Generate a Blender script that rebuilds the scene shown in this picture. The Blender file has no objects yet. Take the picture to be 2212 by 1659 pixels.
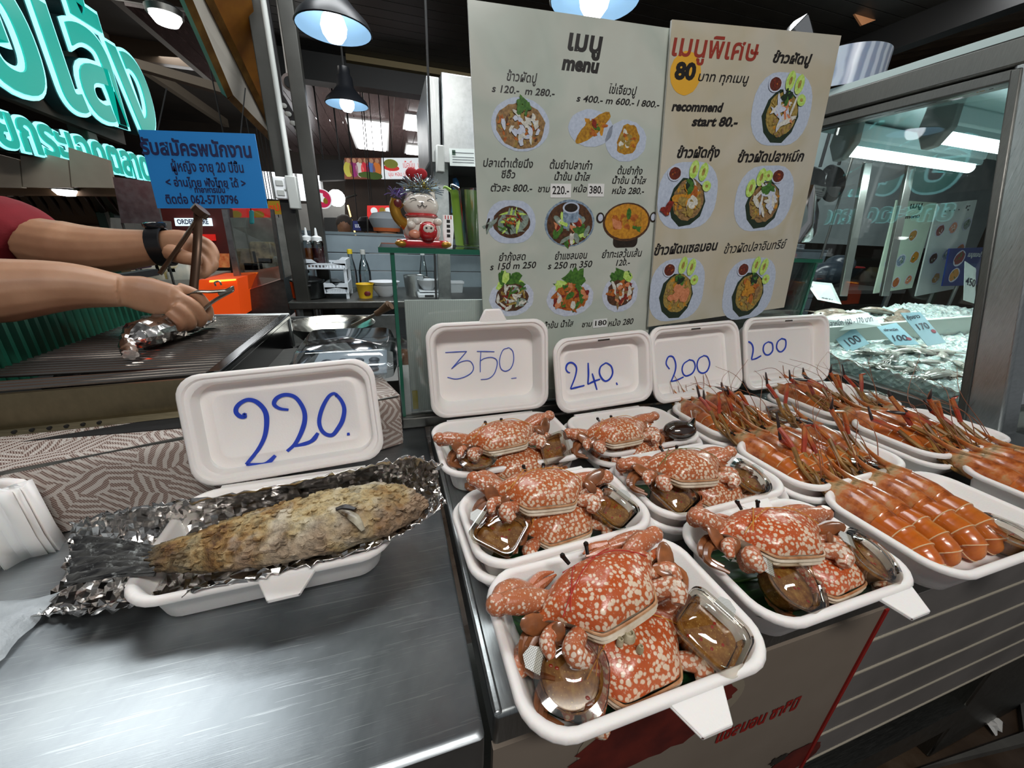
import bpy, math, random
from mathutils import Vector, Matrix, Euler
from math import sin, cos, pi, radians as rad
random.seed(7)
S = bpy.context.scene
COL = S.collection

# ---------------------------------------------------------------- camera
F = 818.46
RX = Vector((0.95547, -0.29296, 0.03533)); RY = Vector((-0.07416, -0.35427, -0.93220)); RZ = Vector((0.28562, 0.88807, -0.36022))
CAM = Vector((0, 0, 1.145))
cd = bpy.data.cameras.new('camera'); cam = bpy.data.objects.new('camera', cd); COL.objects.link(cam)
cd.sensor_width = 36; cd.lens = F/2212*36; cd.clip_start = .02; cd.clip_end = 60
m = Matrix((RX, -RY, -RZ)).transposed().to_4x4(); m.translation = CAM; cam.matrix_world = m
S.camera = cam

def at(px, py, X=None, Y=None, Z=None):
    "point of the place seen at a photograph pixel, on a plane X=, Y= or Z= of the world"
    d = RX*(px-1106) + RY*(py-829.5) + RZ*F
    t = X/d.x if X is not None else Y/d.y if Y is not None else (Z-CAM.z)/d.z
    return CAM + d*t

# ---------------------------------------------------------------- world, lights, exposure
S.view_settings.view_transform = 'Standard'; S.view_settings.look = 'None'
S.view_settings.exposure = 0.15; S.view_settings.gamma = 1.0; S.view_settings.use_curve_mapping = False
w = bpy.data.worlds.new('market hall'); S.world = w; w.use_nodes = True
w.node_tree.nodes['Background'].inputs[0].default_value = (.90, .95, 1.0, 1); w.node_tree.nodes['Background'].inputs[1].default_value = .16
def area(name, loc, target, sx, sy, power, col=(1, 1, 1)):
    l = bpy.data.lights.new(name, 'AREA'); l.shape = 'RECTANGLE'; l.size = sx; l.size_y = sy; l.energy = power; l.color = col
    o = bpy.data.objects.new(name, l); COL.objects.link(o); o.location = loc
    o.rotation_euler = (Vector(target)-Vector(loc)).to_track_quat('-Z', 'Y').to_euler(); return o
area('aisle_lamp_light', (.15, -.62, 2.25), (.35, .35, .8), .8, .16, 15, (1, .975, .94))
area('stall_tube_light', (-.06, 1.02, 2.32), (-.06, .95, .8), 1.2, .26, 10, (.93, .98, 1))
area('back_kitchen_fill', (1.3, 1.55, 2.34), (1.3, 2.4, 1.1), 3.4, .4, 46, (.95, .98, 1))  # unseen fill, added and aimed to brighten the back kitchen wall
area('neighbour_bounce_fill', (.1, 6.3, 1.2), (.1, 6.6, 3), 1.5, 1.5, 26, (1, .96, .92))  # unseen up-light added in place of bounce onto the plank ceiling and banner
area('hall_light', (-2.3, 3.2, 2.75), (-2.2, 3.0, 0), 1.6, 1.6, 26, (1, .95, .88))
area('far_aisle_daylight', (-1.2, 6.2, 2.7), (-1.0, 5.2, 0), 2.0, .8, 60, (.95, .98, 1))

# ---------------------------------------------------------------- materials
def lin(h):
    if isinstance(h, str):
        h = h.lstrip('#'); h = [int(h[i:i+2], 16)/255 for i in (0, 2, 4)]
        return tuple(c/12.92 if c <= .04045 else ((c+.055)/1.055)**2.4 for c in h)+(1,)
    return tuple(h)+(1,) if len(h) == 3 else h
MATS = {}
class NT:
    "small helper around a material's node tree"
    def __init__(s, name):
        s.m = bpy.data.materials.new(name); s.m.use_nodes = True; s.t = s.m.node_tree; s.N = s.t.nodes; s.L = s.t.links
        s.b = s.N['Principled BSDF']; s.c = None
    def n(s, typ, **k):
        x = s.N.new('ShaderNode'+typ)
        for a, v in k.items():
            if a in x.inputs: x.inputs[a].default_value = v
            else: setattr(x, a, v)
        return x
    def l(s, a, b): s.L.new(a, b); return s
    def coord(s, scale=(1, 1, 1), kind='Object', rot=(0, 0, 0)):
        tc = s.n('TexCoord'); mp = s.n('Mapping'); mp.inputs['Scale'].default_value = scale; mp.inputs['Rotation'].default_value = rot
        s.l(tc.outputs[kind], mp.inputs[0]); return mp.outputs[0]
    def noise(s, vec, scale, detail=3, rough=.55, dist=0):
        x = s.n('TexNoise'); x.inputs['Scale'].default_value = scale; x.inputs['Detail'].default_value = detail; x.inputs['Roughness'].default_value = rough; x.inputs['Distortion'].default_value = dist
        s.l(vec, x.inputs['Vector']); return x.outputs[0]
    def vor(s, vec, scale, feature='F1', rnd=1):
        x = s.n('TexVoronoi', feature=feature); x.inputs['Scale'].default_value = scale; x.inputs['Randomness'].default_value = rnd
        s.l(vec, x.inputs['Vector']); return x.outputs['Distance']
    def ramp(s, fac, stops, interp='LINEAR'):
        r = s.n('ValToRGB'); r.color_ramp.interpolation = interp; e = r.color_ramp.elements
        while len(e) < len(stops): e.new(.5)
        for i, (p, c) in enumerate(stops): e[i].position = p; e[i].color = lin(c)
        s.l(fac, r.inputs[0]); return r.outputs[0]
    def mix(s, fac, a, b, mode='MIX'):
        x = s.n('Mix', data_type='RGBA', blend_type=mode)
        for v, sock in ((fac, x.inputs[0]), (a, x.inputs[6]), (b, x.inputs[7])):
            if hasattr(v, 'is_linked'): s.l(v, sock)
            elif isinstance(v, (int, float)): sock.default_value = v
            else: sock.default_value = lin(v)
        return x.outputs[2]
    def math(s, op, a, b=0.0):
        x = s.n('Math', operation=op)
        for v, sock in ((a, x.inputs[0]), (b, x.inputs[1])):
            if hasattr(v, 'is_linked'): s.l(v, sock)
            else: sock.default_value = v
        return x.outputs[0]
    def col(s, c): s.l(c, s.b.inputs['Base Color']); return s
    def bump(s, h, strength=.3, dist=.002):
        x = s.n('Bump'); x.inputs['Strength'].default_value = strength; x.inputs['Distance'].default_value = dist
        s.l(h, x.inputs['Height']); s.l(x.outputs[0], s.b.inputs['Normal']); return s
    def set(s, **k):
        for a, v in k.items(): s.b.inputs[a.replace('_', ' ')].default_value = v
        return s
def mat(name, c='808080', rough=.5, metal=0, spec=.5, emit=None, es=1, noise=None, bump=None, coat=0, alpha=1, sss=0):
    "noise=(scale, other colour[, low, high]); bump=(scale, strength)"
    if name in MATS: return MATS[name]
    t = NT(name); t.set(Base_Color=lin(c), Roughness=rough, Metallic=metal, Specular_IOR_Level=spec, Coat_Weight=coat, Alpha=alpha)
    if sss: t.set(Subsurface_Weight=sss, Subsurface_Scale=.01)
    if noise:
        v = t.coord(); lo, hi = (noise[2:] if len(noise) > 2 else (.35, .65))
        t.col(t.ramp(t.noise(v, noise[0], 4), [(lo, c), (hi, noise[1])]))
    if bump: t.bump(t.noise(t.coord(), bump[0], 4), bump[1])
    if emit: t.set(Emission_Color=lin(emit), Emission_Strength=es)
    MATS[name] = t.m; return t.m
def clear(name, tint='ffffff', rough=.03, a=.12, ior=1.45):
    "thin clear plastic or sheet glass: see-through with a fresnel sheen"
    if name in MATS: return MATS[name]
    t = NT(name); t.N.remove(t.b); out = t.N['Material Output']
    tr = t.n('BsdfTransparent'); tr.inputs[0].default_value = lin(tint); gl = t.n('BsdfGlossy'); gl.inputs['Roughness'].default_value = rough
    fr = t.n('Fresnel'); fr.inputs[0].default_value = ior
    fac = t.math('ADD', t.math('MULTIPLY', fr.outputs[0], .9), a*.35); mx = t.n('MixShader'); t.l(fac, mx.inputs[0]); t.l(tr.outputs[0], mx.inputs[1]); t.l(gl.outputs[0], mx.inputs[2])
    t.l(mx.outputs[0], out.inputs[0]); MATS[name] = t.m; return t.m

# ---------------------------------------------------------------- mesh building
def V(*a): return Vector(a)
def rr(w, d, r, z=0, n=6, cx=0, cy=0):
    "rounded rectangle ring, counter-clockwise"
    r = min(r, w/2-1e-5, d/2-1e-5); out = []
    for qx, qy, a0 in ((1, 1, 0), (-1, 1, pi/2), (-1, -1, pi), (1, -1, 1.5*pi)):
        for i in range(n+1):
            a = a0+pi/2*i/n; out.append(V(cx+qx*(w/2-r)+r*cos(a), cy+qy*(d/2-r)+r*sin(a), z))
    return out
def ell(rx, ry, z=0, n=24, cx=0, cy=0): return [V(cx+rx*cos(2*pi*i/n), cy+ry*sin(2*pi*i/n), z) for i in range(n)]
def smooth_path(pts, k=4):
    "Catmull-Rom resampling"
    P = [Vector(p) for p in pts]; P = [P[0]*2-P[1]]+P+[P[-1]*2-P[-2]]; out = []
    for i in range(1, len(P)-2):
        a, b, c, d = P[i-1:i+3]
        for j in range(k):
            t = j/k; out.append(.5*((2*b)+(c-a)*t+(2*a-5*b+4*c-d)*t*t+(3*b-a-3*c+d)*t**3))
    return out+[P[-2]]
def lerps(vals, n):
    out = []
    for i in range(n):
        t = i/(n-1)*(len(vals)-1); j = min(int(t), len(vals)-2); out.append(vals[j]+(vals[j+1]-vals[j])*(t-j))
    return out
class MB:
    def __init__(s): s.v = []; s.f = []; s.mi = []
    def add(s, vs, fs, mi=0, T=None):
        o = len(s.v); s.v += [T @ v if T else v for v in vs]; s.f += [tuple(i+o for i in f) for f in fs]; s.mi += [mi]*len(fs); return s
    def box(s, a, b, mi=0, T=None):
        "box between two corners"
        x0, x1 = sorted((a[0], b[0])); y0, y1 = sorted((a[1], b[1])); z0, z1 = sorted((a[2], b[2]))
        vs = [V(x, y, z) for z in (z0, z1) for x, y in ((x0, y0), (x1, y0), (x1, y1), (x0, y1))]
        return s.add(vs, [(3, 2, 1, 0), (4, 5, 6, 7), (0, 1, 5, 4), (1, 2, 6, 5), (2, 3, 7, 6), (3, 0, 4, 7)], mi, T)
    def slab(s, q, t, mi=0):
        "a quadrilateral (4 points) given thickness vector t"
        q = [Vector(p) for p in q]; t = Vector(t); vs = q+[p+t for p in q]
        return s.add(vs, [(3, 2, 1, 0), (4, 5, 6, 7), (0, 1, 5, 4), (1, 2, 6, 5), (2, 3, 7, 6), (3, 0, 4, 7)], mi)
    def loft(s, rings, cap0=True, cap1=True, mi=0, T=None, loop=True):
        n = len(rings[0]); vs = [p for r in rings for p in r]; fs = []
        for k in range(len(rings)-1):
            for i in range(n if loop else n-1):
                j = (i+1) % n; fs.append((k*n+i, k*n+j, (k+1)*n+j, (k+1)*n+i))
        if cap0: fs.append(tuple(range(n-1, -1, -1)))
        if cap1: fs.append(tuple(range((len(rings)-1)*n, len(rings)*n)))
        return s.add(vs, fs, mi, T)
    def lathe(s, prof, n=20, c=(0, 0, 0), mi=0, T=None, cap=True):
        c = Vector(c); return s.loft([[c+V(max(r, 1e-5)*cos(2*pi*i/n), max(r, 1e-5)*sin(2*pi*i/n), z) for i in range(n)] for r, z in prof], cap, cap, mi, T)
    def tube(s, pts, r, n=8, mi=0, flat=1.0, T=None, cap=True):
        pts = [Vector(p) for p in pts]; rs = [r]*len(pts) if isinstance(r, (int, float)) else lerps(list(r), len(pts)); rings = []; up = None
        for i, p in enumerate(pts):
            d = (pts[min(i+1, len(pts)-1)]-pts[max(i-1, 0)]).normalized()
            if up is None: up = V(0, 0, 1) if abs(d.z) < .9 else V(0, 1, 0)
            sx = d.cross(up).normalized(); up = sx.cross(d).normalized()
            rings.append([p+sx*rs[i]*cos(2*pi*k/n)+up*rs[i]*flat*sin(2*pi*k/n) for k in range(n)])
        return s.loft(rings, cap, cap, mi, T)
    def ball(s, c, r, n=12, mi=0, T=None):
        r = (r, r, r) if isinstance(r, (int, float)) else r; c = Vector(c); h = n//2+1
        rings = [[c+V(r[0]*cos(2*pi*i/n)*sin(pi*k/h), r[1]*sin(2*pi*i/n)*sin(pi*k/h), -r[2]*cos(pi*k/h)) for i in range(n)] for k in range(1, h)]
        return s.loft(rings, True, True, mi, T)
    def grid(s, fn, nu, nv, mi=0, T=None):
        vs = [Vector(fn(i/nu, j/nv)) for j in range(nv+1) for i in range(nu+1)]
        return s.add(vs, [(j*(nu+1)+i, j*(nu+1)+i+1, (j+1)*(nu+1)+i+1, (j+1)*(nu+1)+i) for j in range(nv) for i in range(nu)], mi, T)
    def poly(s, pts, mi=0, T=None): return s.add([Vector(p) for p in pts], [tuple(range(len(pts)))], mi, T)
    def ribbon(s, pts, w, nrm, mi=0, T=None, th=.0006):
        "pen stroke of width w lying on a surface with normal nrm"
        pts = [Vector(p) for p in pts]; nrm = Vector(nrm); ws = [w]*len(pts) if isinstance(w, (int, float)) else lerps(list(w), len(pts)); a = []; b = []
        for i, p in enumerate(pts):
            d = (pts[min(i+1, len(pts)-1)]-pts[max(i-1, 0)]).normalized(); sx = d.cross(nrm).normalized()*ws[i]/2
            a.append([p-sx-nrm*th, p-sx+nrm*th, p+sx+nrm*th, p+sx-nrm*th])
        return s.loft(a, True, True, mi, T)
    def build(s, name, mats, parent=None, world=False, smooth=40, bevel=0, sub=0, seg=2):
        me = bpy.data.meshes.new(name)
        vs = s.v
        if world and parent is not None: Ti = parent.matrix_basis.inverted(); vs = [Ti @ v for v in vs]
        me.from_pydata([tuple(v) for v in vs], [], s.f)
        mats = mats if isinstance(mats, (list, tuple)) else [mats]
        for x in mats: me.materials.append(MATS[x] if isinstance(x, str) else x)
        if len(mats) > 1: me.polygons.foreach_set('material_index', s.mi)
        if smooth: me.shade_smooth(); me.set_sharp_from_angle(angle=rad(smooth))
        me.update(); o = bpy.data.objects.new(name, me); COL.objects.link(o)
        if parent is not None: o.parent = parent
        if sub: md = o.modifiers.new('subdivision', 'SUBSURF'); md.levels = md.render_levels = sub
        if bevel: md = o.modifiers.new('bevel', 'BEVEL'); md.width = bevel; md.segments = seg; md.limit_method = 'ANGLE'
        return o
def tag(o, label=None, cat=None, group=None, kind=None):
    for k, v in (('label', label), ('category', cat), ('group', group), ('kind', kind)):
        if v: o[k] = v
    return o
def thing(name, label, cat, loc=(0, 0, 0), rot=(0, 0, 0), group=None):
    o = bpy.data.objects.new(name, None); COL.objects.link(o); o.empty_display_size = .02
    o.matrix_basis = Matrix.Translation(Vector(loc)) @ Euler(rot).to_matrix().to_4x4(); return tag(o, label, cat, group)
def dup(root, M, label, group=None):
    "a copy of a thing with copies of its parts and sub-parts"
    r = root.copy(); COL.objects.link(r); r.matrix_basis = M; tag(r, label, None, group)
    for ch in root.children:
        c = ch.copy(); COL.objects.link(c); c.parent = r
        for g in ch.children: d = g.copy(); COL.objects.link(d); d.parent = c
    return r
def solo(o, label, cat, group=None): return tag(o, label, cat, group)
def struct(o, label=None): return tag(o, label, None, None, 'structure')
def TR(loc=(0, 0, 0), rot=(0, 0, 0), s=1): return Matrix.Translation(Vector(loc)) @ Euler(rot).to_matrix().to_4x4() @ Matrix.Scale(s, 4)
def frame(o, u, n=None, v=None):
    "matrix of a local frame: origin o, x axis u, y axis v"
    u = Vector(u).normalized(); v = Vector(v); v = (v-u*v.dot(u)).normalized(); n = u.cross(v)
    M = Matrix((u, v, n)).transposed().to_4x4(); M.translation = Vector(o); return M
_tx = {}
def text_mesh(body, size, extrude=0, shear=0, offset=0, align='CENTER', spacing=1, bevel=0, res=3):
    "lettering as a plain mesh, centred on its origin"
    key = (body, size, extrude, shear, offset, align, spacing, bevel)
    if key in _tx: return _tx[key]
    c = bpy.data.curves.new('lettering', 'FONT'); c.body = body; c.size = size; c.extrude = extrude; c.shear = shear; c.offset = offset; c.align_x = align; c.align_y = 'CENTER'; c.space_character = spacing; c.bevel_depth = bevel; c.resolution_u = res
    o = bpy.data.objects.new('lettering', c); COL.objects.link(o); dg = bpy.context.evaluated_depsgraph_get()
    me = bpy.data.meshes.new_from_object(o.evaluated_get(dg)); bpy.data.objects.remove(o); bpy.data.curves.remove(c); _tx[key] = me; return me
def text(body, size, M, material, parent, name='lettering', sx=1, fit=None, **k):
    me = text_mesh(body, size, **k).copy()
    if fit:
        xs = [v.co.x for v in me.vertices]; w_ = max(xs)-min(xs); sx = fit/w_ if w_ else 1
    me.materials.clear(); me.materials.append(MATS[material] if isinstance(material, str) else material)
    me.transform((parent.matrix_basis.inverted() if parent else Matrix()) @ M @ Matrix.Diagonal((sx, 1, 1, 1)))
    o = bpy.data.objects.new(name, me); COL.objects.link(o); o.parent = parent; return o
# ================================================================ materials used all over
def steel(name, base, rough, sc=(1, 14, 1), amt=.25, dirt=None):
    t = NT(name); t.set(Metallic=1.0, Roughness=rough)
    v = t.coord(sc); g = t.noise(v, 60, 4, .6); big = t.noise(t.coord(), 5, 4)
    a = t.ramp(g, [(.3, base), (.7, tuple(min(1, c*1.25) for c in lin(base)[:3]))]); t.col(t.mix(.25, a, t.ramp(big, [(.3, '6a6a68'), (.7, base)]), 'MULTIPLY'))
    rr_ = t.n('MapRange'); rr_.inputs[3].default_value = max(.02, rough-amt*.5); rr_.inputs[4].default_value = rough+amt*.5; t.l(t.noise(v, 30, 5), rr_.inputs[0]); t.l(rr_.outputs[0], t.b.inputs['Roughness'])
    t.bump(g, .08, .001); MATS[name] = t.m
steel('steel', 'b4b8b8', .32); steel('steel_dark', '70706c', .42); steel('steel_x', 'a8acac', .36, (14, 1, 1))
def scratched():
    "worktop: brushed steel with long scratches, wipe marks and stains"
    t = NT('worktop'); t.set(Metallic=1.0, Roughness=.3); o = t.coord(); tot = None
    for rot, sx, th in ((.5, 3.2, .985), (1.0, 4.6, .988), (-.35, 6.0, .99), (.7, 9.0, .99)):
        v = t.coord((sx, 60*sx, 1), rot=(0, 0, rot)); n = t.noise(v, 1.6, 3, .6, .15); h = t.math('GREATER_THAN', n, .665); tot = h if tot is None else t.math('MAXIMUM', tot, h)
    cloud = t.noise(o, 7, 5, .6, .4)
    base = t.ramp(cloud, [(.3, '787d80'), (.5, '969b9e'), (.72, 'adb2b4')])
    t.col(t.mix(t.math('MULTIPLY', tot, t.math('MULTIPLY', t.noise(o, 9, 3), .55)), base, 'dce0e0'))
    r = t.ramp(cloud, [(.3, (.33,)*3), (.7, (.42,)*3)]); t.l(r, t.b.inputs['Roughness'])
    t.bump(t.math('ADD', t.math('MULTIPLY', tot, -.12), t.noise(t.coord((1, 30, 1)), 40, 3)), .06, .001); MATS['worktop'] = t.m
scratched()
def foam_mat():
    t = NT('foam'); t.set(Base_Color=lin('f2ece8'), Roughness=.55, Subsurface_Weight=.15, Subsurface_Scale=.006); o = t.coord()
    t.bump(t.vor(o, 420), .10, .0008); MATS['foam'] = t.m
foam_mat()
mat('blue_ink', '1f3fb4', .45); mat('thin_ink', '3a55b8', .5)
mat('matt_black', '0b0b0c', .6); mat('white_plastic', 'e8ebec', .4); mat('black_rubber', '141414', .7)
clear('clear_plastic', 'f4f4f0', .06, .25); clear('glass', 'e3f2ee', .01, .10)
mat('glass_edge', '1f5c48', .12, spec=.6)

# ================================================================ the setting: floor and the two worktops
def wet_floor():
    t = NT('wet_floor'); o = t.coord(); n = t.noise(o, 3, 5); t.col(t.ramp(n, [(.35, '2b2018'), (.55, '4a3a2c'), (.7, '6a5a48')]))
    t.l(t.ramp(t.noise(o, 6, 4), [(.4, (.15,)*3), (.6, (.55,)*3)]), t.b.inputs['Roughness']); t.bump(t.noise(o, 90, 3), .2); MATS['wet_floor'] = t.m
wet_floor()
struct(MB().box((-8, -2, -.1), (6, 12, 0)).build('floor', 'wet_floor'))
ZT = .80
t_ = thing('left_worktop'.replace('left_', 'steel_'), 'scratched stainless steel worktop under the salted fish', 'table', (-.4, .35, 0))
mb = MB(); mb.loft([rr(1.092, .62, .004, ZT-.045, 2, -.504, .4725), rr(1.092, .62, .004, ZT-.003, 2, -.504, .4725), rr(1.086, .614, .004, ZT, 2, -.504, .4725)]); mb.build('tabletop', 'worktop', t_, True)
for x in (-1.0, .0):
    for y in (.25, .74): MB().tube([(x, y, 0), (x, y, ZT-.045)], .02, 12).build('leg', 'steel', t_, True)
MB().box((-1.02, .22, .2), (.02, .76, .22)).build('lower_shelf', 'steel_dark', t_, True)

t_ = thing('display_counter', 'long stainless display counter carrying the crab and prawn boxes', 'counter', (.65, .4, 0))
XL, XR, YF, YB = .051, 1.24, .172, .66
mb = MB(); mb.box((XL, YF, ZT-.04), (XR, YB, ZT)); mb.build('countertop', 'steel_x', t_, True, bevel=.004)
MB().box((XL, YF, ZT), (XL+.007, YB, ZT+.004)).build('edge_strip', 'steel', t_, True, bevel=.002)
MB().box((XL+.02, .30, .0), (XR-.02, .62, .12)).build('plinth', 'steel_dark', t_, True)
MB().box((XL+.01, .20, .12), (XR-.01, .64, .20)).build('base_frame', 'steel_dark', t_, True)
mat('siding_shaded', '726d6a', .5, noise=(6, '625e5b')); mat('siding_line', 'a8a090', .4)  # siding darkened: shade on the counter front is put into its colour
XD = at(1812, 1500, Y=.172).x
for k in range(5):
    z1 = ZT-.045-k*.066; MB().box((XD+.004, .176, z1-.064), (XR, .20, z1)).build('siding_board', 'siding_shaded', t_, True, bevel=.002)
    MB().box((XD+.004, .1745, z1-.066), (XR, .20, z1-.0635)).build('joint_strip', 'siding_line', t_, True)
mat('poster_white_shaded', '84786c', .5, noise=(4, '786c60')); mat('poster_red', '8e1712', .5); mat('deep_red', '4c100c', .55, noise=(30, '661c12')); mat('poster_bowl', '8c8170', .4); mat('poster_dark', '2a2622', .5)  # white poster sheet darkened, the shade under the counter painted in
pb = thing('front_poster', 'printed food poster with dark red Thai lettering on the counter front', 'poster', (.22, .172, .42))
mb = MB(); mb.box((XL, .1715, .42), (XD, .178, ZT-.042)); mb.build('sheet', 'poster_white_shaded', pb, True)
mb = MB(); mb.box((XD-.003, .1695, .42), (XD+.003, .1714, ZT-.042)); mb.build('red_stripe', 'poster_red', pb, True)
FP = frame((0, .1712, 0), (1, 0, 0), v=(0, 0, 1))
text('แซลมอน ซาชิมิ', .034, FP @ TR((*[at(1640, 1555, Y=.171)[i] for i in (0, 2)], .0004)) @ Matrix.Rotation(.0, 4, 'Z'), 'poster_red', pb, fit=.125, offset=.0012)
def blob(n, rx, ry, cx, cy, z=0, j=.1, seed=1):
    r = random.Random(seed); return [V(cx+rx*cos(2*pi*i/n)*(1+r.uniform(-j, j)), cy+ry*sin(2*pi*i/n)*(1+r.uniform(-j, j)), z) for i in range(n)]
c = at(1400, 1580, Y=.171)
mb = MB(); mb.poly(ell(.098, .055, .0003, 40, c.x+.02, c.z+.008), 1); mb.poly(blob(40, .09, .046, c.x+.01, c.z-.006, .0006, .08, 3), 0); mb.poly(blob(14, .018, .012, c.x+.075, c.z+.035, .0008, .1, 5), 2); mb.poly(blob(18, .02, .016, c.x+.085, c.z+.014, .0009, .2, 6), 0)
c2 = at(1700, 1640, Y=.171); mb.poly(blob(30, .05, .030, c2.x+.02, c2.z-.012, .0006, .06, 8), 0); mb.poly(blob(26, .018, .01, c2.x-.02, c2.z+.012, .0007, .35, 9), 2)
mb.v = [FP @ v for v in mb.v]; mb.build('printed_dish', ['deep_red', 'poster_bowl', 'poster_dark'], pb, True)['kind'] = 'stuff'
c = at(2112, 1548, Z=.0)
mat('tissue', 'd8d6d2', .8)
mb = MB(); r = random.Random(4); mb.grid(lambda u, v: V(c.x+(u-.5)*.05+r.uniform(-.008, .008), c.y+(v-.5)*.07+r.uniform(-.008, .008), .012+r.uniform(-.008, .012)), 6, 6)
solo(mb.build('paper_scrap', 'tissue'), 'crumpled white paper scrap lying on the wet floor', 'litter')
mat('floor_plate', '4c4a46', .5, noise=(12, '5c5a54'))
a = at(1985, 1660, Z=.02); b = at(2212, 1580, Z=.02)
struct(MB().slab([(a.x, a.y, 0), (a.x+.9, a.y-.12, 0), (a.x+.9, a.y+.22, 0), (b.x, b.y, 0)], (0, 0, .02)).build('floor_step', 'floor_plate'))

# ================================================================ foam clamshell boxes
def bow(ring, b):
    w_ = max(p.x for p in ring); d_ = max(p.y for p in ring)
    for p in ring: x, y = p.x/w_, p.y/d_; p.y += (1 if y > 0 else -1)*b*max(0, 1-x*x)*abs(y)**3; p.x += (1 if x > 0 else -1)*b*.7*max(0, 1-y*y)*abs(x)**3
    return ring
def tray(mb, W, D, h, z0=0, taper=.038, fl=.009, r=.026, tab=True, mi=0):
    mb.loft([bow(q, .004) for q in [rr(W-taper, D-taper, r*.7, z0), rr(W-taper+.004, D-taper+.004, r*.75, z0+.002), rr(W-2*fl-.002, D-2*fl-.002, r, z0+h-.009), rr(W-.002, D-.002, r+.004, z0+h-.007), rr(W, D, r+.005, z0+h-.0035), rr(W-.003, D-.003, r+.004, z0+h-.0005), rr(W-.007, D-.007, r+.003, z0+h), rr(W-.013, D-.013, r, z0+h-.0005), rr(W-.017, D-.017, r, z0+h-.003), rr(W-taper-.002, D-taper-.002, r*.75, z0+.009), rr(W-taper-.008, D-taper-.008, r*.6, z0+.006)]], mi=mi)
def tabflap(mb, y, z, w=.036, l=.019, dx=0):
    y -= .003; a = [V(dx-w*.72, y+.006, z), V(dx+w*.72, y+.006, z), V(dx+w*.36, y-l, z-.005), V(dx-w*.36, y-l, z-.005)]
    mb.loft([[p+V(0, 0, -.004) for p in a], [p+V(0, 0, -.001) for p in a], [p*1.0 for p in a]])
def lid_shape(mb, W, H, depth, emboss=.62, r=.028):
    "lid standing on its hinge: x across, y up from the hinge, z towards the viewer"
    cy = H/2
    def q(ww, hh, rad_, z): return rr(ww, hh, rad_, z, 6, 0, cy)
    s = .0105+depth*.18
    rings = [q(W-2*s-.004, H-2*s-.004, r*.7, -depth-.0045), q(W-.020, H-.020, r*.95, -.010), q(W, H, r, -.0075), q(W+.001, H+.001, r, -.003), q(W-.004, H-.004, r, .0), q(W-.010, H-.010, r*.95, .0), q(W-.014, H-.014, r*.9, -.0028), q(W-.021, H-.021, r*.88, -.0028), q(W-.025, H-.025, r*.85, -.0045), q(W-2*s, H-2*s, r*.7, -depth)]
    if emboss:
        e = 2*s+.022
        rings += [q(W-e, H-e, r*.55, -depth), q(W-e-.003, H-e-.003, r*.5, -depth+.0013), q(W-e-.008, H-e-.008, r*.45, -depth+.0013), q(W-e-.012, H-e-.012, r*.4, -depth)]
    mb.loft(rings)
def strokes(parent, M, depth, lines, width, material, name='price_figure'):
    "felt-pen figures drawn on the recessed face of a lid: pixel polylines projected onto that face"
    n = (M.to_3x3() @ V(0, 0, 1)).normalized(); o = M @ V(0, 0, -depth+.0012); Mi = M.inverted(); obs = []
    for fig in lines:
        mb = MB()
        for ln in fig:
            pts = []
            for x, y in ln:
                d = RX*(x-1106)+RY*(y-829.5)+RZ*F; t = (o-CAM).dot(n)/d.dot(n); pts.append(CAM+d*t)
            pts = smooth_path(pts, 5) if len(pts) > 2 else pts
            mb.ribbon(pts, width if isinstance(width, (int, float)) else width, n)
        obs.append(mb.build(name, material, parent, True))
    return obs
def crop(ox, oy, s, figs): return [[[(ox+x/s, oy+y/s) for x, y in ln] for ln in fig] for fig in figs]
BOXES = {}
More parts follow.
